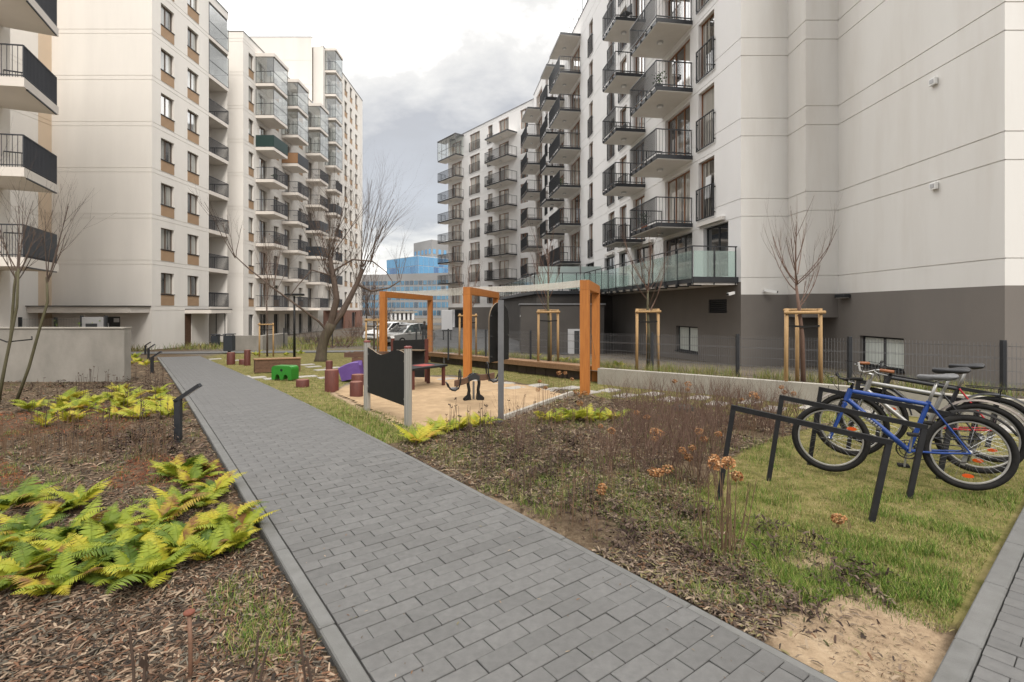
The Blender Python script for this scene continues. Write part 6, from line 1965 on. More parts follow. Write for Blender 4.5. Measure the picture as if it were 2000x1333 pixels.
staked('young bare tree with green trunk in a pine stake frame before the basement window', 3.45, 12.8, 0.1, 3.2, 0.56, 22, 3, 'bark_green', 1.52, 0.7, 0.02, 10)
staked('young bare tree in a stake frame before the dark annex, seen beside the pergola post', 1.05, 14.6, 0.05, 3.6, 0.58, 23, 3, 'bark_green', 1.55, 0.5, 0.0, 10)
staked('young bare tree in a stake frame behind the middle pergola post', -1.6, 18.2, -0.05, 3.2, 0.6, 24, 2, 'bark_green', 1.5, 0.5, 0.0, 9)
staked('young tree between two thin stakes in front of the cream block balconies', *G(521, 696), 5.2, 0.66, 25, 2, 'twig', 1.6, 0.45, 0.0, 10)
staked('young tree in a stake frame left of the pergola behind the wavy board', *G(729, 702), 3.9, 0.6, 26, 3, 'twig', 1.75, 0.5, 0.05, 9)
# multi stemmed small tree at the left edge
rng = random.Random(8)
mp = G(18, 792)
MT = thing('bare_tree', 'slender multi stemmed bare tree leaning out of the bed at the left edge', 'tree', mp)
K = mp.y / 980
def MP(px, py, dy=0.0): return Vector(((px - 18) * K, dy, (792 - py) * K))
mb = MB(); mb2 = MB()
for pts, r0, r1 in (([(-8, 795, 0), (-2, 745, 0.05), (10, 660, 0.1), (17, 560, 0.1), (21, 530, 0.1)], 0.027, 0.018),
                    ([(6, 798, -0.1), (20, 720, -0.1), (33, 600, 0), (36, 525, 0)], 0.025, 0.018),
                    ([(12, 797, 0.15), (35, 720, 0.2), (52, 640, 0.25), (62, 590, 0.3), (60, 540, 0.3)], 0.026, 0.018)):
    P_ = [MP(*q) for q in pts]
    mb.tube(P_, [r0 + (r1 - r0) * i / (len(P_) - 1) for i in range(len(P_))], 9)
    for _ in range(5):
        d = Vector((rng.uniform(-0.5, 0.5), rng.uniform(-0.6, 0.6), 1.0))
        branch_tree(mb2, P_[-1] - Vector((0, 0, rng.uniform(0, 0.35))), d, rng.uniform(0.8, 1.7), 0.010, 0, rng, 2, 0.55, 0.35, 4, 5, 0.10)
mb.build('trunk', 'bark_green', MT, True); mb2.build('crown', 'twig', MT)
mb = MB(); mb.tube([MP(-30, 662, 0.2), MP(20, 668, -0.06), MP(52, 664, 0.1), MP(30, 660, 0.3)], 0.012, 6); mb.build('tie', 'rubber', MT)
# bushes and trees by the far street
for k, (px, Y, h, w, lab) in enumerate([(690, 44, 2.2, 2.4, 'brown leafless hedge bush at the foot of the cream block'), (716, 52, 5.5, 1.6, 'bare street tree before the blue office block'), (745, 60, 4.0, 1.8, 'bare bush behind the pergola before the office block'), (615, 36, 1.7, 2.2, 'twiggy grey bush left of the far wire fence'), (665, 34, 1.5, 2.6, 'low reddish twiggy bush behind the large tree')]):
    rg = random.Random(50 + k)
    t = thing('bare_bush' if h < 5 else 'bare_tree', lab, 'bush' if h < 5 else 'tree', ((px - 1000) * Y / 980, Y, zg(0, Y) - 0.05))
    mb = MB()
    if h > 5:
        mb.tube([(0, 0, 0), (0, 0, h * 0.4)], [0.1, 0.07], 8); mb.build('trunk', 'bark_brown', t); mb = MB()
    for _ in range(26):
        d = Vector((rg.uniform(-1, 1) * w / h * 1.3, rg.uniform(-1, 1) * w / h, 1))
        z0_ = h * 0.35 if h > 5 else 0
        branch_tree(mb, (rg.uniform(-0.3, 0.3) * w, rg.uniform(-0.3, 0.3) * w, z0_), d, h * rg.uniform(0.4, 0.75), 0.022, 0, rg, 2, 0.6, 0.2, 4, 4, 0.12)
    mb.build('crown', 'twig_red' if k in (0, 4) else 'twig', t)

# ================================================================== FERNS
def fern_mat(name, stops):
    fm = bpy.data.materials.new(name); fm.use_nodes = True
    n, l = fm.node_tree.nodes, fm.node_tree.links
    b = n['Principled BSDF']; b.inputs['Roughness'].default_value = 0.55; b.inputs['Specular IOR Level'].default_value = 0.3
    oi = n.new('ShaderNodeObjectInfo'); cr = n.new('ShaderNodeValToRGB')
    els = cr.color_ramp.elements
    for _ in range(3): els.new(0.5)
    for e, (p, c) in zip(els, stops):
        e.position = p; e.color = (*[x * 0.85 for x in c], 1)
    tcn = n.new('ShaderNodeTexCoord'); nz = n.new('ShaderNodeTexNoise'); nz.inputs['Scale'].default_value = 9
    l.new(tcn.outputs['Object'], nz.inputs['Vector'])
    ma = n.new('ShaderNodeMath'); ma.operation = 'MULTIPLY_ADD'; ma.inputs[1].default_value = 0.45; ma.inputs[2].default_value = -0.22
    l.new(nz.outputs[0], ma.inputs[0])
    mc = n.new('ShaderNodeMath'); mc.operation = 'ADD'; mc.use_clamp = True
    l.new(oi.outputs['Random'], mc.inputs[0]); l.new(ma.outputs[0], mc.inputs[1])
    l.new(mc.outputs[0], cr.inputs[0]); l.new(cr.outputs[0], b.inputs['Base Color'])
    trn = n.new('ShaderNodeBsdfTranslucent'); l.new(cr.outputs[0], trn.inputs[0])
    mx = n.new('ShaderNodeMixShader'); mx.inputs[0].default_value = 0.3
    l.new(b.outputs[0], mx.inputs[1]); l.new(trn.outputs[0], mx.inputs[2]); l.new(mx.outputs[0], n['Material Output'].inputs[0])
    M[name] = fm
fern_mat('fern_leaf', [(0.0, (0.08, 0.14, 0.015)), (0.25, (0.20, 0.27, 0.022)), (0.58, (0.37, 0.40, 0.032)), (0.84, (0.50, 0.42, 0.035)), (0.97, (0.24, 0.12, 0.04))])
fern_mat('fern_yellow', [(0.0, (0.20, 0.26, 0.02)), (0.25, (0.34, 0.38, 0.03)), (0.6, (0.46, 0.45, 0.04)), (0.88, (0.56, 0.45, 0.05)), (1.0, (0.46, 0.26, 0.03))])
def frond_mesh(seed, L, pairs, wr, droop, rise=0.9, fmat='fern_leaf'):
    rg = random.Random(seed)
    mb = MB()
    pts = []
    x = z = 0.0; an = rise
    side = rg.uniform(-0.25, 0.25)
    y = 0.0
    N = 16
    for i in range(N + 1):
        pts.append(Vector((x, y, z)))
        x += L / N * math.cos(an); z += L / N * math.sin(an); y += L / N * side * (i / N)
        an -= (rise + droop) / N
    mb.tube(pts, [0.003 * (1 - 0.75 * i / N) + 0.0006 for i in range(N + 1)], 4, False)
    def at(t):
        k = min(int(t * N), N - 1); f = t * N - k
        return pts[k] + (pts[k + 1] - pts[k]) * f, (pts[k + 1] - pts[k]).normalized()
    for i in range(pairs):
        t = 0.16 + 0.83 * i / (pairs - 1)
        p, d = at(t)
        u = (t - 0.16) / 0.83
        ln = L * 0.30 * (min(1.0, u * 3.5 + 0.45)) * (1 - u) ** 0.75 + 0.008
        nrm = Vector((-d.z, 0, d.x))
        for s_ in (-1, 1):
            sdv = (Vector((0, s_, 0)) + d * (0.42 + rg.uniform(-0.08, 0.08)) - nrm * (0.18 + rg.uniform(-0.1, 0.15))).normalized()
            lat = (d - sdv * d.dot(sdv)).normalized()
            w = ln * wr * rg.uniform(0.8, 1.2)
            cv = rg.uniform(0.05, 0.30)
            q = [p + sdv * ln * a_ - nrm * ln * cv * a_ * a_ for a_ in (0.0, 0.35, 0.72, 1.0)]
            ws = (0.55 * w, w, 0.62 * w)
            vs = []
            for q_, w_ in zip(q, ws): vs += [q_ + lat * w_, q_ - lat * w_]
            vs.append(q[3] + lat * w * 0.1)
            mb.add(vs, [(0, 1, 3, 2), (2, 3, 5, 4), (4, 5, 6)])
    return mb.mesh('frond', fmat)
near_fronds = [frond_mesh(100 + i, random.uniform(0.36, 0.62), 21, 0.115, random.uniform(-0.15, 0.55), random.uniform(0.75, 1.3)) for i in range(10)]
far_fronds = [frond_mesh(200 + i, random.uniform(0.32, 0.5), 16, 0.12, random.uniform(-0.3, 0.5), random.uniform(0.85, 1.25), 'fern_yellow') for i in range(5)]
def fern(px, py, label, group, fronds, k, rg, sc=1.0, dz=0.0):
    p = G(px, py, dz)
    t = thing('fern', label, 'fern', (p.x, p.y, p.z - 0.03), rg.uniform(0, 6.28), group)
    t.scale = (sc, sc, sc)
    for i in range(k):
        o = place('frond', fronds[rg.randrange(len(fronds))], t, (0.03 * math.cos(i * 2.4), 0.03 * math.sin(i * 2.4), 0.0), i * 6.2832 / k + rg.uniform(-0.25, 0.25))
        o.rotation_euler.y = rg.uniform(-0.25, 0.2); o.rotation_euler.x = rg.uniform(-0.3, 0.3)
        s = rg.uniform(0.6, 1.15); o.scale = (s, s, s)
rg = random.Random(77)
for px, py in [(30, 985), (110, 1000), (0, 1075), (90, 1085), (175, 1090), (250, 1075), (315, 1020), (385, 985), (350, 1070), (435, 1030), (300, 1120), (110, 1150), (10, 1145), (225, 1130), (405, 1085), (370, 945), (150, 985), (420, 960), (-60, 1030), (-70, 1120), (215, 1035), (60, 1040), (140, 1055), (205, 1090), (280, 1045), (330, 1085), (385, 1040), (455, 1065), (470, 1035), (345, 990), (395, 925), (345, 930), (60, 1120), (165, 1125), (260, 1110)]:
    fern(px, py, 'large yellow green fern in the near clump spilling over the path edge', 'near ferns', near_fronds, 14, rg, rg.uniform(0.48, 0.80))
for px, py in [(95, 815), (140, 822), (165, 800), (205, 806), (240, 795), (280, 800), (318, 800), (120, 800), (185, 785), (255, 780), (300, 785), (225, 815), (85, 830), (60, 800), (150, 775), (215, 780), (330, 812), (270, 815), (130, 785), (235, 765), (310, 770)]:
    fern(px, py, 'yellow fern in the strip between the concrete wall and the nearest bollard', 'wall ferns', far_fronds, 12, rg, rg.uniform(0.65, 1.0))
for px, py in [(812, 862), (838, 850), (868, 842), (895, 838), (925, 832), (945, 828)]:
    fern(px, py, 'yellow fern at the foot of the wavy black board by the sand', 'sand ferns', far_fronds, 12, rg, rg.uniform(0.6, 0.9))
for px, py in [(1070, 820), (1095, 822), (1120, 818), (1148, 822), (1172, 820), (1198, 818)]:
    fern(px, py, 'bright fern in front of the nearest pergola post', 'post ferns', far_fronds, 12, rg, rg.uniform(0.6, 0.9))
for px, py in [(1045, 702), (1065, 704), (1100, 706), (1120, 708), (1205, 716), (935, 693), (915, 692)]:
    fern(px, py, 'small bright fern on the raised bed behind the timber bench', 'bed ferns', far_fronds, 7, rg, rg.uniform(0.6, 0.8), 0.27)
for px, py in [(255, 712), (270, 708), (285, 714), (262, 700), (500, 668 + 26), (560, 694), (585, 692)]:
    fern(px, py, 'distant yellow fern beyond the end of the concrete wall', 'distant ferns', far_fronds, 7, rg, rg.uniform(0.9, 1.2))

# ================================================================== GROUND COVER (uncountable)
def view_points(nn, px0, px1, py0, py1):
    px = RNG.uniform(px0, px1, nn); py = RNG.uniform(py0, py1, nn)
    Y = 980 * EYE / (py - 605)
    for _ in range(12):
        Y = 980 * (EYE - zg_np(Y)) / (py - 605)
    X = (px - 1000) * Y / 980
    return X, Y
def frame_ab(X, Y):
    return (X - PO.x) * PU.x + (Y - PO.y) * PU.y, (X - PO.x) * PV.x + (Y - PO.y) * PV.y
def gz_np(X, Y):
    b_ = 0.012 * np.sin(X * 3.1 + 1.3 * np.sin(Y * 2.3)) * np.cos(Y * 2.7 + np.sin(X * 1.9)) + 0.006 * np.sin(X * 9.3 + Y * 4.1) * np.sin(Y * 8.7 - X * 3.3)
    return zg_np(Y) - 0.03 + np.where(Y < 15.5, b_, 0)
def side2(X, Y):
    return (X - P2O.x) * P2N.x + (Y - P2O.y) * P2N.y
def nz2(X, Y, f, s=0.0):
    """cheap smooth noise in 0..1"""
    v = np.sin(X * f + 1.7 * np.sin(Y * f * 0.8 + s) + s) + np.sin(Y * f * 1.13 + 1.9 * np.sin(X * f * 0.7 - s)) + 0.6 * np.sin((X + Y) * f * 2.1 + s * 2)
    return np.clip(0.5 + v / 4.6, 0, 1)
chip_v = np.array([(-1, -0.30, 0), (0, -0.40, 0.22), (1, -0.22, 0.02), (1, 0.28, 0), (0, 0.40, 0.26), (-1, 0.22, 0.05)]); chip_t = np.array([(0, 1, 4), (0, 4, 5), (1, 2, 3), (1, 3, 4)])
BARKC = np.array([(0.12, 0.075, 0.05), (0.19, 0.125, 0.085), (0.27, 0.19, 0.13), (0.06, 0.042, 0.03), (0.36, 0.27, 0.19), (0.19, 0.10, 0.06), (0.15, 0.13, 0.10), (0.05, 0.04, 0.032)])
def chips(X, Y, lo, hi, lift=0.012, pal=BARKC, wid=0.5):
    nn = len(X)
    P = np.stack([X, Y, gz_np(X, Y) + RNG.uniform(0.002, lift, nn)], -1)
    s = RNG.uniform(lo, hi, nn) * np.clip(Y / 4.2, 1.0, 2.4)
    S = np.stack([s, s * RNG.uniform(0.3, 1.0, nn) * wid * 2, s * RNG.uniform(0.4, 1.4, nn)], -1)
    C = pal[RNG.integers(0, len(pal), nn)] * RNG.uniform(0.7, 1.25, (nn, 1))
    return scatter(chip_v, chip_t, P, RNG.uniform(0, 6.28, nn), RNG.normal(0, 0.28, nn), RNG.uniform(0, 6.28, nn), S, C)
X, Y = view_points(85000, -150, 760, 700, 1420)
a, b_ = frame_ab(X, Y)
k = (b_ < -1.72)
# two coverings on the left: bark everywhere, rusty needles in the red patches
X, Y = X[k], Y[k]
red = (nz2(X, Y, 1.1, 2.0) > 0.55) & (Y > 4.6) & (Y < 9.0) & (X < -2.8)
sm = RNG.uniform(0, 1, len(X)) < 0.6
parts = [chips(X[~red & sm], Y[~red & sm], 0.006, 0.018), chips(X[~red & ~sm], Y[~red & ~sm], 0.014, 0.036, 0.016, BARKC, 0.32)]
REDC = np.array([(0.24, 0.075, 0.03), (0.17, 0.055, 0.028), (0.30, 0.11, 0.045), (0.12, 0.05, 0.03)])
parts.append(chips(X[red], Y[red], 0.012, 0.03, 0.03, REDC, 0.22))
v, t, c = join(parts)
tag(place('bark_mulch', tri_mesh('bark_mulch', v, t, 'chips', c)), 'brown bark chips covering the left bed', 'bark', kind='stuff')
# leaf litter and bark on the right bed
X, Y = view_points(110000, 780, 1780, 760, 1360)
a, b_ = frame_ab(X, Y)
inl = inpoly(X, Y, LAWN_BIKE) | inpoly(X, Y, SAND) | inpoly(X, Y, LAWN_PLAY)
k = (b_ > 0.03) & ~inl & (side2(X, Y) < -0.06) & ((nz2(X, Y, 2.2, 5) > 0.16) | (a > 3)) & ~(inpoly(X, Y, BARE) & (RNG.uniform(0, 1, len(X)) < 0.985)) & ~(inpoly(X, Y, BARE2) & (RNG.uniform(0, 1, len(X)) < 0.7))
LITC = np.array([(0.12, 0.085, 0.062), (0.18, 0.135, 0.10), (0.07, 0.052, 0.042), (0.25, 0.19, 0.14), (0.34, 0.26, 0.18), (0.17, 0.095, 0.055), (0.22, 0.19, 0.09)])
v, t, c = chips(X[k], Y[k], 0.010, 0.028, 0.03, LITC, 0.42)
tag(place('leaf_litter', tri_mesh('leaf_litter', v, t, 'chips', c)), 'brown leaf litter and bark over the right bed', 'litter', kind='stuff')
X, Y = view_points(16000, 820, 2050, 830, 1340)
_, bb = frame_ab(X, Y)
k = (bb > 0.04) & (side2(X, Y) < -0.05) & (nz2(X, Y, 2.9, 7) > 0.36)
v, t, c = chips(X[k], Y[k], 0.003, 0.011, 0.008, LITC * 0.9, 0.3)
tag(place('fallen_scraps', tri_mesh('fallen_scraps', v, t, 'chips', c)), 'small fallen scraps of leaf and twig on the lawn and bare sand', 'litter', kind='stuff')
X, Y = view_points(420, 300, 1700, 720, 1333)
aa, bb = frame_ab(X, Y)
k = (bb > -1.6) & (bb < -0.06) & (RNG.uniform(0, 1, len(X)) < 0.25 + 0.75 * ((bb > -0.3) | (bb < -1.4)))
X, Y = X[k], Y[k]; nn = len(X)
sz = RNG.uniform(0.004, 0.013, nn)
v, t, c = scatter(chip_v, chip_t, np.stack([X, Y, zg_np(Y) + 0.0105], -1), RNG.uniform(0, 6.28, nn), RNG.normal(0, 0.05, nn), RNG.uniform(0, 6.28, nn), np.stack([sz, sz * 0.7, sz * 0.5], -1), LITC[RNG.integers(0, 7, nn)] * RNG.uniform(0.6, 1.6, (nn, 1)))
tag(place('path_scraps', tri_mesh('path_scraps', v, t, 'chips', c)), 'small scraps of leaf and grit lying on the paved path', 'litter', kind='stuff')
# withered dark foliage heaps of dead perennials along the right bed and around the left bollard
def heaps(cent, n_each, rad, hgt, pal, lo, hi):
    Ps = []
    for (x, y) in cent:
        m_ = int(n_each * RNG.uniform(0.6, 1.3))
        r = np.abs(RNG.normal(0, rad, m_)); th = RNG.uniform(0, 6.28, m_)
        xx, yy = x + r * np.cos(th), y + r * np.sin(th)
        zz = gz_np(xx, yy) + RNG.uniform(0.0, 1.0, m_) ** 1.3 * hgt * np.exp(-(r / rad) ** 2 * 0.6)
        Ps.append(np.stack([xx, yy, zz], -1))
    P = np.concatenate(Ps); nn = len(P)
    _, bb = frame_ab(P[:, 0], P[:, 1]); ok = ((bb > 0.06) | (bb < -1.75)) & (side2(P[:, 0], P[:, 1]) < -0.05) & ~inpoly(P[:, 0], P[:, 1], SAND); P = P[ok]; nn = len(P)
    s = RNG.uniform(lo, hi, nn)
    S = np.stack([s, s * RNG.uniform(0.5, 0.9, nn), s * RNG.uniform(0.5, 2.0, nn)], -1)
    C = pal[RNG.integers(0, len(pal), nn)] * RNG.uniform(0.7, 1.3, (nn, 1))
    return scatter(chip_v, chip_t, P, RNG.uniform(0, 6.28, nn), RNG.uniform(-1.3, 1.3, nn), RNG.uniform(0, 6.28, nn), S, C)
DEADC = np.array([(0.07, 0.045, 0.036), (0.11, 0.075, 0.06), (0.045, 0.03, 0.026), (0.16, 0.115, 0.09), (0.09, 0.085, 0.04)])
cent = []
for _ in range(64):
    a_ = RNG.uniform(0.2, 5.6); b0_ = RNG.uniform(0.2, 1.35) + (RNG.uniform(0, 0.9) if a_ > 3 else 0)
    p = AB(a_, b0_); cent.append((p.x, p.y))
for px, py in [(1580, 1190), (1540, 1170), (1490, 1180), (1450, 1140), (1420, 1120), (1380, 1100), (1340, 1080), (1300, 1060), (1370, 1000), (1260, 1030), (1200, 1000), (1150, 960)]:
    p = G(px, py); cent.append((p.x, p.y))
parts = [heaps(cent, 110, 0.16, 0.12, DEADC, 0.010, 0.024)]
cent = [tuple(G(px, py)[:2]) for px, py in [(290, 850), (320, 865), (260, 860), (230, 870), (310, 840), (340, 880), (275, 880), (150, 850), (200, 850), (370, 900), (60, 760), (120, 752), (200, 755), (290, 752), (250, 745), (320, 760)]]
parts.append(heaps(cent, 170, 0.20, 0.16, DEADC, 0.012, 0.03))
v, t, c = join(parts)
tag(place('withered_foliage', tri_mesh('withered_foliage', v, t, 'chips', c)), 'dark withered leaves of dead perennials in the beds', 'foliage', kind='stuff')
# dry upright stalks
def stalks(pts, h0, h1, r, pal, heads=0.4, kids=3):
    mb = MB()
    for (x, y) in pts:
        z = float(gz_np(np.array([x]), np.array([y]))[0])
        for _ in range(kids):
            h = random.uniform(h0, h1)
            dx, dy = random.uniform(-0.12, 0.12) * h, random.uniform(-0.12, 0.12) * h
            x0, y0 = x + random.uniform(-0.05, 0.05), y + random.uniform(-0.05, 0.05)
            top = (x0 + dx, y0 + dy, z + h)
            mb.tube([(x0, y0, z - 0.02), (x0 + dx * 0.4, y0 + dy * 0.4, z + h * 0.5), top], [r, r * 0.9, r * 0.6], 4, False)
            if random.random() < heads:
                for _ in range(4):
                    q_ = (top[0] + random.uniform(-0.025, 0.025), top[1] + random.uniform(-0.025, 0.025), top[2] + random.uniform(0.0, 0.03))
                    mb.tube([top, q_], [r * 0.5, r * 2.2], 4)
    return mb
def spread(nn, boxes):
    out = []
    for _ in range(nn):
        x0, x1, y0, y1 = boxes[random.randrange(len(boxes))]
        p = G(random.uniform(x0, x1), random.uniform(y0, y1))
        aa, bb = (p.x - PO.x) * PU.x + (p.y - PO.y) * PU.y, (p.x - PO.x) * PV.x + (p.y - PO.y) * PV.y
        if -1.9 < bb < 0.1 or inpoly(np.array([p.x]), np.array([p.y]), SAND)[0] or inpoly(np.array([p.x]), np.array([p.y]), LAWN_BIKE)[0]: continue
        out.append((p.x, p.y))
    return out
mb = stalks(spread(150, [(60, 350, 760, 880), (150, 340, 740, 790), (820, 960, 800, 850), (900, 1300, 830, 1000)]), 0.14, 0.42, 0.0032, None, 0.5)
tag(mb.build('dry_stalks', 'stem_dark'), 'thin dark dry stalks of perennials rising from the beds', 'stalks', kind='stuff')
mb = stalks(spread(260, [(860, 1450, 820, 1080), (1000, 1500, 790, 900), (-40, 330, 835, 900)]), 0.10, 0.34, 0.0026, None, 0.25, 4)
tag(mb.build('dry_stalks', 'stem_tan'), 'pale brown dry stems standing through the litter of both beds', 'stalks', kind='stuff')
# twiggy dormant shrubs in the right bed
rg = random.Random(31)
for px, py in [(1240, 800), (1270, 815), (1300, 825), (1330, 815), (1360, 830), (1395, 822), (1430, 830), (1465, 835), (1260, 845), (1310, 860), (1350, 865), (1390, 858), (1210, 790), (1420, 800), (1480, 815), (1290, 790), (1340, 795), (1390, 795), (1450, 805), (1235, 835), (1280, 880), (1340, 890), (1230, 870), (1420, 870), (1190, 915), (1010, 880), (1260, 920), (1320, 930), (1380, 940), (1500, 830), (1550, 815), (1510, 850)]:
    p = G(px, py)
    t = thing('twiggy_shrub', 'dormant brown twiggy shrub between the bright ferns and the bicycle stands', 'shrub', (p.x, p.y, p.z - 0.03), rg.uniform(0, 6.28), 'dormant twiggy shrubs')
    mb = MB()
    for _ in range(26):
        branch_tree(mb, (rg.uniform(-0.16, 0.16), rg.uniform(-0.1, 0.1), 0), (rg.uniform(-0.5, 0.5), rg.uniform(-0.5, 0.5), 1), rg.uniform(0.26, 0.56), 0.0038, 0, rg, 1, 0.5, 0.2, 5, 4, 0.14)
    mb.build('twigs', 'twig_red', t)
# dried hydrangeas
def flower_head(r, seed):
    rr = np.random.default_rng(seed)
    nn = 90
    d = rr.normal(0, 1, (nn, 3)); d /= np.linalg.norm(d, axis=1, keepdims=True)
    P = d * r * rr.uniform(0.75, 1.05, (nn, 1)); P[:, 2] *= 0.75
    S = np.ones((nn, 3)) * rr.uniform(0.010, 0.018, (nn, 1)) * 1.1
    pal = np.array([(0.42, 0.19, 0.07), (0.50, 0.25, 0.10), (0.34, 0.14, 0.05), (0.55, 0.33, 0.17)])
    C = pal[rr.integers(0, 4, nn)] * rr.uniform(0.8, 1.2, (nn, 1))
    v, t, c = scatter(tv_leaf * 1.6, tt_leaf, P, rr.uniform(0, 6.28, nn), rr.uniform(-1.4, 1.4, nn), rr.uniform(0, 6.28, nn), S, C)
    return tri_mesh('flower_head', v, t, 'veg', c)
heads = [flower_head(0.036 + 0.007 * i, 300 + i) for i in range(3)]
rg = random.Random(41)
hyd = [(1402, 1085, 9, 0.55, 0.72), (1425, 1070, 6, 0.3, 0.6), (1310, 975, 4, 0.2, 0.34), (1345, 940, 5, 0.22, 0.4), (1290, 900, 4, 0.2, 0.36), (1385, 900, 5, 0.25, 0.42), (1195, 985, 2, 0.1, 0.2), (1180, 870, 3, 0.18, 0.3), (1140, 820, 6, 0.25, 0.46), (1060, 800, 4, 0.35, 0.6), (1250, 860, 3, 0.25, 0.4), (1470, 830, 4, 0.3, 0.5), (1530, 815, 4, 0.3, 0.5), (1330, 800, 4, 0.3, 0.5), (1660, 1030, 2, 0.05, 0.1), (1100, 790, 4, 0.4, 0.6)]
hl = ['tall dried hydrangea with many thin stems at the lawn edge by the nearest bicycle stand', 'shorter dried hydrangea leaning beside the tall thin stemmed one', 'low dried hydrangea just left of the tall thin stemmed one',
      'dried hydrangea directly behind the low one beside the tall stems', 'dried hydrangea midway between the tall stems and the green oval cover', 'dried hydrangea touching the left leg of the nearest bicycle stand',
      'tiny dried hydrangea alone near the path in the right bed', 'small dried hydrangea in front of the bright ferns by the pergola post', 'dried hydrangea among the bright ferns before the pergola post',
      'dried hydrangea beside the concrete sand edging left of the pergola post', 'dried hydrangea below the left end of the twiggy shrubs', 'dried hydrangea in the twigs behind the nearest bicycle stand',
      'dried hydrangea beside the second bicycle stand left of the front wheels', 'dried hydrangea next to the dark green oval cover', 'low hydrangea head on the lawn under the nearest bicycle stand', 'dried hydrangea right at the foot of the nearest pergola post']
for i, (px, py, k_, h0, h1) in enumerate(hyd):
    p = G(px, py)
    t = thing('dried_hydrangea', hl[i], 'hydrangea', (p.x, p.y, p.z - 0.03), 0, 'dried hydrangeas')
    mb = MB(); tops = []
    for j in range(k_ + (5 if i < 2 else 2)):
        h = rg.uniform(h0, h1); an = rg.uniform(0, 6.28); s_ = rg.uniform(0.02, 0.28) * h
        x0, y0 = rg.uniform(-0.10, 0.10), rg.uniform(-0.07, 0.07)
        top = Vector((x0 + s_ * math.cos(an), y0 + s_ * math.sin(an), h))
        mb.tube([(x0, y0, 0), (x0 + s_ * 0.6 * math.cos(an), y0 + s_ * 0.6 * math.sin(an), h * 0.5), top], [0.0036, 0.003, 0.002], 5, False)
        tops.append(top)
    mb.build('stems', 'stem_tan', t)
    for top in tops[:max(2, int(k_ * (0.35 if i < 2 else 0.75)))]:
        o = place('flower_head', heads[rg.randrange(3)], t, top, rg.uniform(0, 6.28)); s_ = rg.uniform(0.8, 1.15); o.scale = (s_, s_, s_)
# cut stems in the bottom left
rg = random.Random(13)
for px, py, h, lab in [(262, 1370, 0.34, 'two cut dark stems with a curled dead leaf at the bottom left'), (490, 1350, 0.30, 'thin cut stem rising from the bark between the pipe and the path'), (600, 1385, 0.34, 'forked dark cut stem beside the left kerb at the bottom'), (183, 1350, 0.14, 'short cut stem at the bottom left corner of the bark bed')]:
    p = G(px, py)
    t = thing('cut_stem', lab, 'stem', (p.x, p.y, -0.05), 0, 'cut perennial stems')
    mb = MB()
    for j in range(2):
        dx = rg.uniform(-0.05, 0.07)
        mb.tube([(j * 0.02, j * 0.01, 0), (j * 0.02 + dx * 0.5, 0.01, h * 0.5), (j * 0.02 + dx, 0.0, h * (1 - 0.25 * j))], [0.006, 0.0055, 0.0045], 6)
    mb.build('stems', 'stem_dark', t)
    if px == 262:
        mb = MB()
        mb.add([(0.02, 0.0, 0.25), (0.045, -0.02, 0.24), (0.055, 0.01, 0.19), (0.04, 0.02, 0.15), (0.025, -0.01, 0.20)], [(0, 1, 4), (1, 2, 4), (2, 3, 4)]); mb.build('dead_leaf', 'stem_dark', t)
# grass
blade_v = np.array([(-0.5, 0, 0), (0.5, 0, 0), (-0.32, 0.22, 0.55), (0.32, 0.22, 0.55), (0, 0.75, 1.0)]); blade_t = np.array([(0, 1, 3), (0, 3, 2), (2, 3, 4)])
GREEN = np.array([(0.11, 0.205, 0.024), (0.16, 0.255, 0.032), (0.22, 0.285, 0.048), (0.09, 0.17, 0.024)])
STRAW = np.array([(0.42, 0.36, 0.14), (0.33, 0.31, 0.095), (0.50, 0.41, 0.20), (0.29, 0.30, 0.075)])
def grass(X, Y, h0, h1, w, dry):
    nn = len(X)
    P = np.stack([X, Y, gz_np(X, Y) - 0.004], -1)
    h = RNG.uniform(h0, h1, nn)
    S = np.stack([np.full(nn, w) * RNG.uniform(0.7, 1.3, nn), h * RNG.uniform(0.3, 1.3, nn), h], -1)
    pick = RNG.uniform(0, 1, nn) < dry
    C = np.where(pick[:, None], STRAW[RNG.integers(0, 4, nn)], GREEN[RNG.integers(0, 4, nn)]) * RNG.uniform(0.75, 1.25, (nn, 1))
    return scatter(blade_v, blade_t, P, RNG.uniform(0, 6.28, nn), RNG.normal(0, 0.25, nn), RNG.uniform(0, 6.28, nn), S, C)
parts = []
X, Y = view_points(170000, 1300, 2120, 800, 1290)
k = inpoly(X, Y, LAWN_BIKE) & (side2(X, Y) < -0.04) & ~(inpoly(X, Y, BARE3) & (RNG.uniform(0, 1, len(X)) < 0.85))
X, Y = X[k], Y[k]
m_ = nz2(X, Y, 1.6, 1.0)
m2 = nz2(X, Y, 3.7, 2.4)
lush = (m_ > 0.44) & (m2 > 0.36) & (Y < 4.5)
k = (lush & (RNG.uniform(0, 1, len(X)) < 0.8)) | (~lush & (RNG.uniform(0, 1, len(X)) < 0.35 + 0.6 * m2))
X, Y, lush, m_ = X[k], Y[k], lush[k], m_[k]
parts.append(grass(X[lush], Y[lush], 0.02, 0.065, 0.0034, 0.2))
parts.append(grass(X[~lush], Y[~lush], 0.010, 0.032, 0.0034, np.clip(0.80 - 0.5 * m_[~lush], 0.25, 0.8)))
X, Y = view_points(120000, 380, 1750, 690, 880)
k = inpoly(X, Y, LAWN_PLAY)
X, Y = X[k], Y[k]
near_ = (Y < 8.8) & (X < -0.8)
parts.append(grass(X[near_], Y[near_], 0.03, 0.085, 0.005, 0.25))
parts.append(grass(X[~near_], Y[~near_], 0.015, 0.045, 0.008, 0.5))
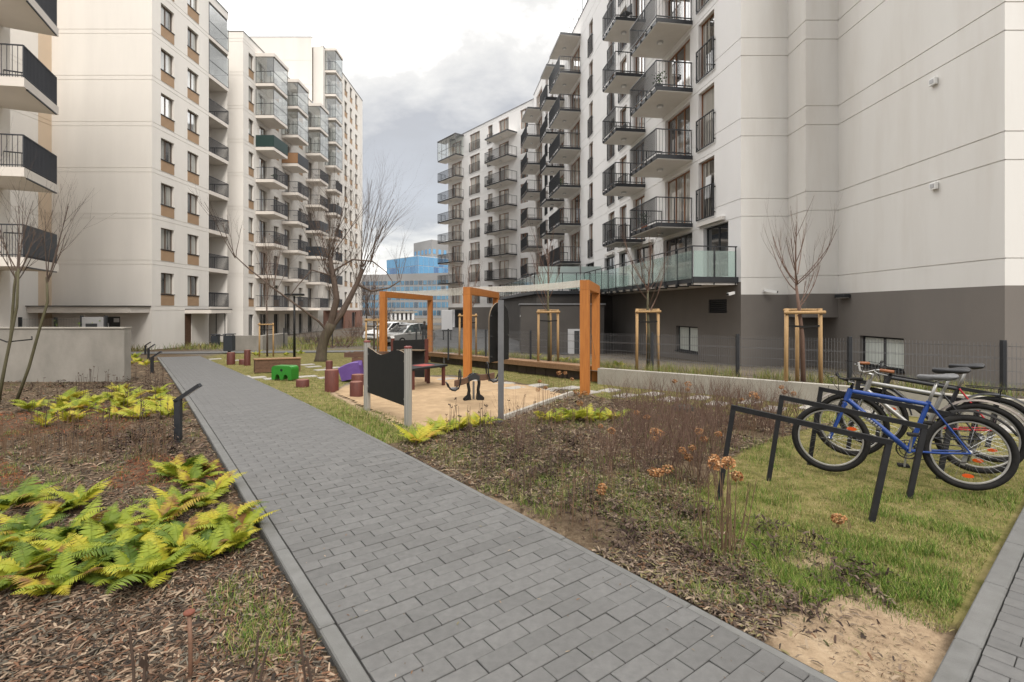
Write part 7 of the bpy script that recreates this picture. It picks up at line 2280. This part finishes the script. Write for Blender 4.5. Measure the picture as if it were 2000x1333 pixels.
# tufts scattered in the beds
tx, ty = view_points(1500, 780, 1560, 770, 1180)
_, bb = frame_ab(tx, ty); k = (bb > 0.1) & ~inpoly(tx, ty, SAND); tx, ty = tx[k], ty[k]
tx2, ty2 = view_points(600, -50, 600, 750, 1330)
_, bb = frame_ab(tx2, ty2); k = (bb < -1.8) & (nz2(tx2, ty2, 2.3, 4) > np.where(ty2 < 3.4, 0.72, 0.48)); tx2, ty2 = tx2[k], ty2[k]
k = (nz2(tx, ty, 1.9, 3) > 0.36) & ~inpoly(tx, ty, BARE); tx, ty = tx[k], ty[k]
tx, ty = np.concatenate([tx, tx2]), np.concatenate([ty, ty2])
gxx = np.repeat(tx, 34) + RNG.normal(0, 0.05, len(tx) * 34); gyy = np.repeat(ty, 34) + RNG.normal(0, 0.045, len(tx) * 34)
_, bb = frame_ab(gxx, gyy); k = ((bb > 0.06) | (bb < -1.76)) & (side2(gxx, gyy) < -0.05)
parts.append(grass(gxx[k], gyy[k], 0.025, 0.09, 0.0034, 0.3))
# extra tufts along the bare corner
tx, ty = view_points(46, 1450, 1900, 1050, 1190)
gxx = np.repeat(tx, 90) + RNG.normal(0, 0.05, len(tx) * 90); gyy = np.repeat(ty, 90) + RNG.normal(0, 0.05, len(tx) * 90)
_, bb = frame_ab(gxx, gyy); k = (bb > 0.06) & (side2(gxx, gyy) < -0.05)
parts.append(grass(gxx[k], gyy[k], 0.02, 0.08, 0.0034, 0.12))
v, t, c = join(parts)
tag(place('grass', tri_mesh('grass', v, t, 'veg', c)), 'patchy green and straw coloured grass of the lawns and bed edges', 'grass', kind='stuff')
# rough grasses and dry plants on the raised bed
bx = []
for _ in range(150):
    u, w_ = random.uniform(0, 1), random.uniform(0.1, 0.9)
    p = Vector((2.3, 12.2)) + Vector((6.3, -6.2)) * u + Vector((1.2, 1.2)) * w_
    bx.append(p)
for _ in range(170):
    u, w_ = random.uniform(0, 1), random.uniform(0.1, 0.9)
    p = Vector((2.2, 12.6)) + Vector((-6.4, 11.3)) * u + Vector((1.0, 0.6)) * w_
    bx.append(p)
X = np.repeat(np.array([p.x for p in bx]), 40) + RNG.normal(0, 0.07, len(bx) * 40); Y = np.repeat(np.array([p.y for p in bx]), 40) + RNG.normal(0, 0.07, len(bx) * 40)
nn = len(X)
P = np.stack([X, Y, zg_np(Y) + 0.26], -1); h = RNG.uniform(0.06, 0.28, nn)
S = np.stack([np.full(nn, 0.006), h * 0.6, h], -1)
C = np.where((RNG.uniform(0, 1, nn) < 0.68)[:, None], STRAW[RNG.integers(0, 4, nn)] * 0.85, GREEN[RNG.integers(0, 4, nn)])
v, t, c = scatter(blade_v, blade_t, P, RNG.uniform(0, 6.28, nn), RNG.normal(0, 0.2, nn), RNG.uniform(0, 6.28, nn), S, C)
tag(place('dry_grass', tri_mesh('dry_grass', v, t, 'veg', c)), 'straw coloured dry grasses on the raised bed', 'grass', kind='stuff')
# far planting by the cream buildings
X = RNG.uniform(-24, -8, 9000); Y = RNG.uniform(29.5, 42.5, 9000)
k = ((X < -12) | (Y > 34.5)) & ~((Y < 31.2) & (X > -22)) & ~((X < -22) & (Y > 31.4)) & ~((X > -22.7) & (X < -20.7) & (Y > 34.5) & (Y < 37.5)) & ~((X > -17.2) & (X < -15) & (Y > 30.4) & (Y < 34.2)); X, Y = X[k], Y[k]; nn = len(X)
h = RNG.uniform(0.15, 0.5, nn)
v, t, c = scatter(blade_v, blade_t, np.stack([X, Y, zg_np(Y) - 0.03], -1), RNG.uniform(0, 6.28, nn), RNG.normal(0, 0.3, nn), RNG.uniform(0, 6.28, nn), np.stack([np.full(nn, 0.03), h * 0.6, h], -1),
                  np.where((RNG.uniform(0, 1, nn) < 0.75)[:, None], STRAW[RNG.integers(0, 4, nn)] * 0.8, GREEN[RNG.integers(0, 4, nn)]))
tag(place('far_planting', tri_mesh('far_planting', v, t, 'veg', c)), 'straw coloured planting strips before the cream buildings', 'planting', kind='stuff')
# climbing plants on the entrance fence
rg = random.Random(17)
for x, lab in ((-17.25, 'green climbing plant on the left post of the entrance fence'), (-16.55, 'green climbing plant beside the grey entrance panel'), (-18.2, 'small leafy shoot behind the left end of the concrete wall')):
    t = thing('climber', lab, 'climbing plant', (x, 20.05, -0.5), 0, 'climbers on the fence')
    mb = MB(); pts = [(rg.uniform(-0.06, 0.06), rg.uniform(-0.03, 0.0), 0.22 * i) for i in range(8)]
    mb.tube(pts, 0.01, 5); mb.build('stem', 'bark_green', t)
    nl = 60
    P = np.array([pts[rg.randrange(4, 8)] for _ in range(nl)]) + RNG.normal(0, 0.09, (nl, 3)); S = np.ones((nl, 3)) * RNG.uniform(0.05, 0.1, (nl, 1))
    v, tt2, c = scatter(tv_leaf, tt_leaf, P, RNG.uniform(0, 6.28, nl), RNG.uniform(-1.2, 1.2, nl), RNG.uniform(0, 6.28, nl), S, GREEN[RNG.integers(0, 4, nl)])
    place('leaves', tri_mesh('leaves', v, tt2, 'veg', c), t)
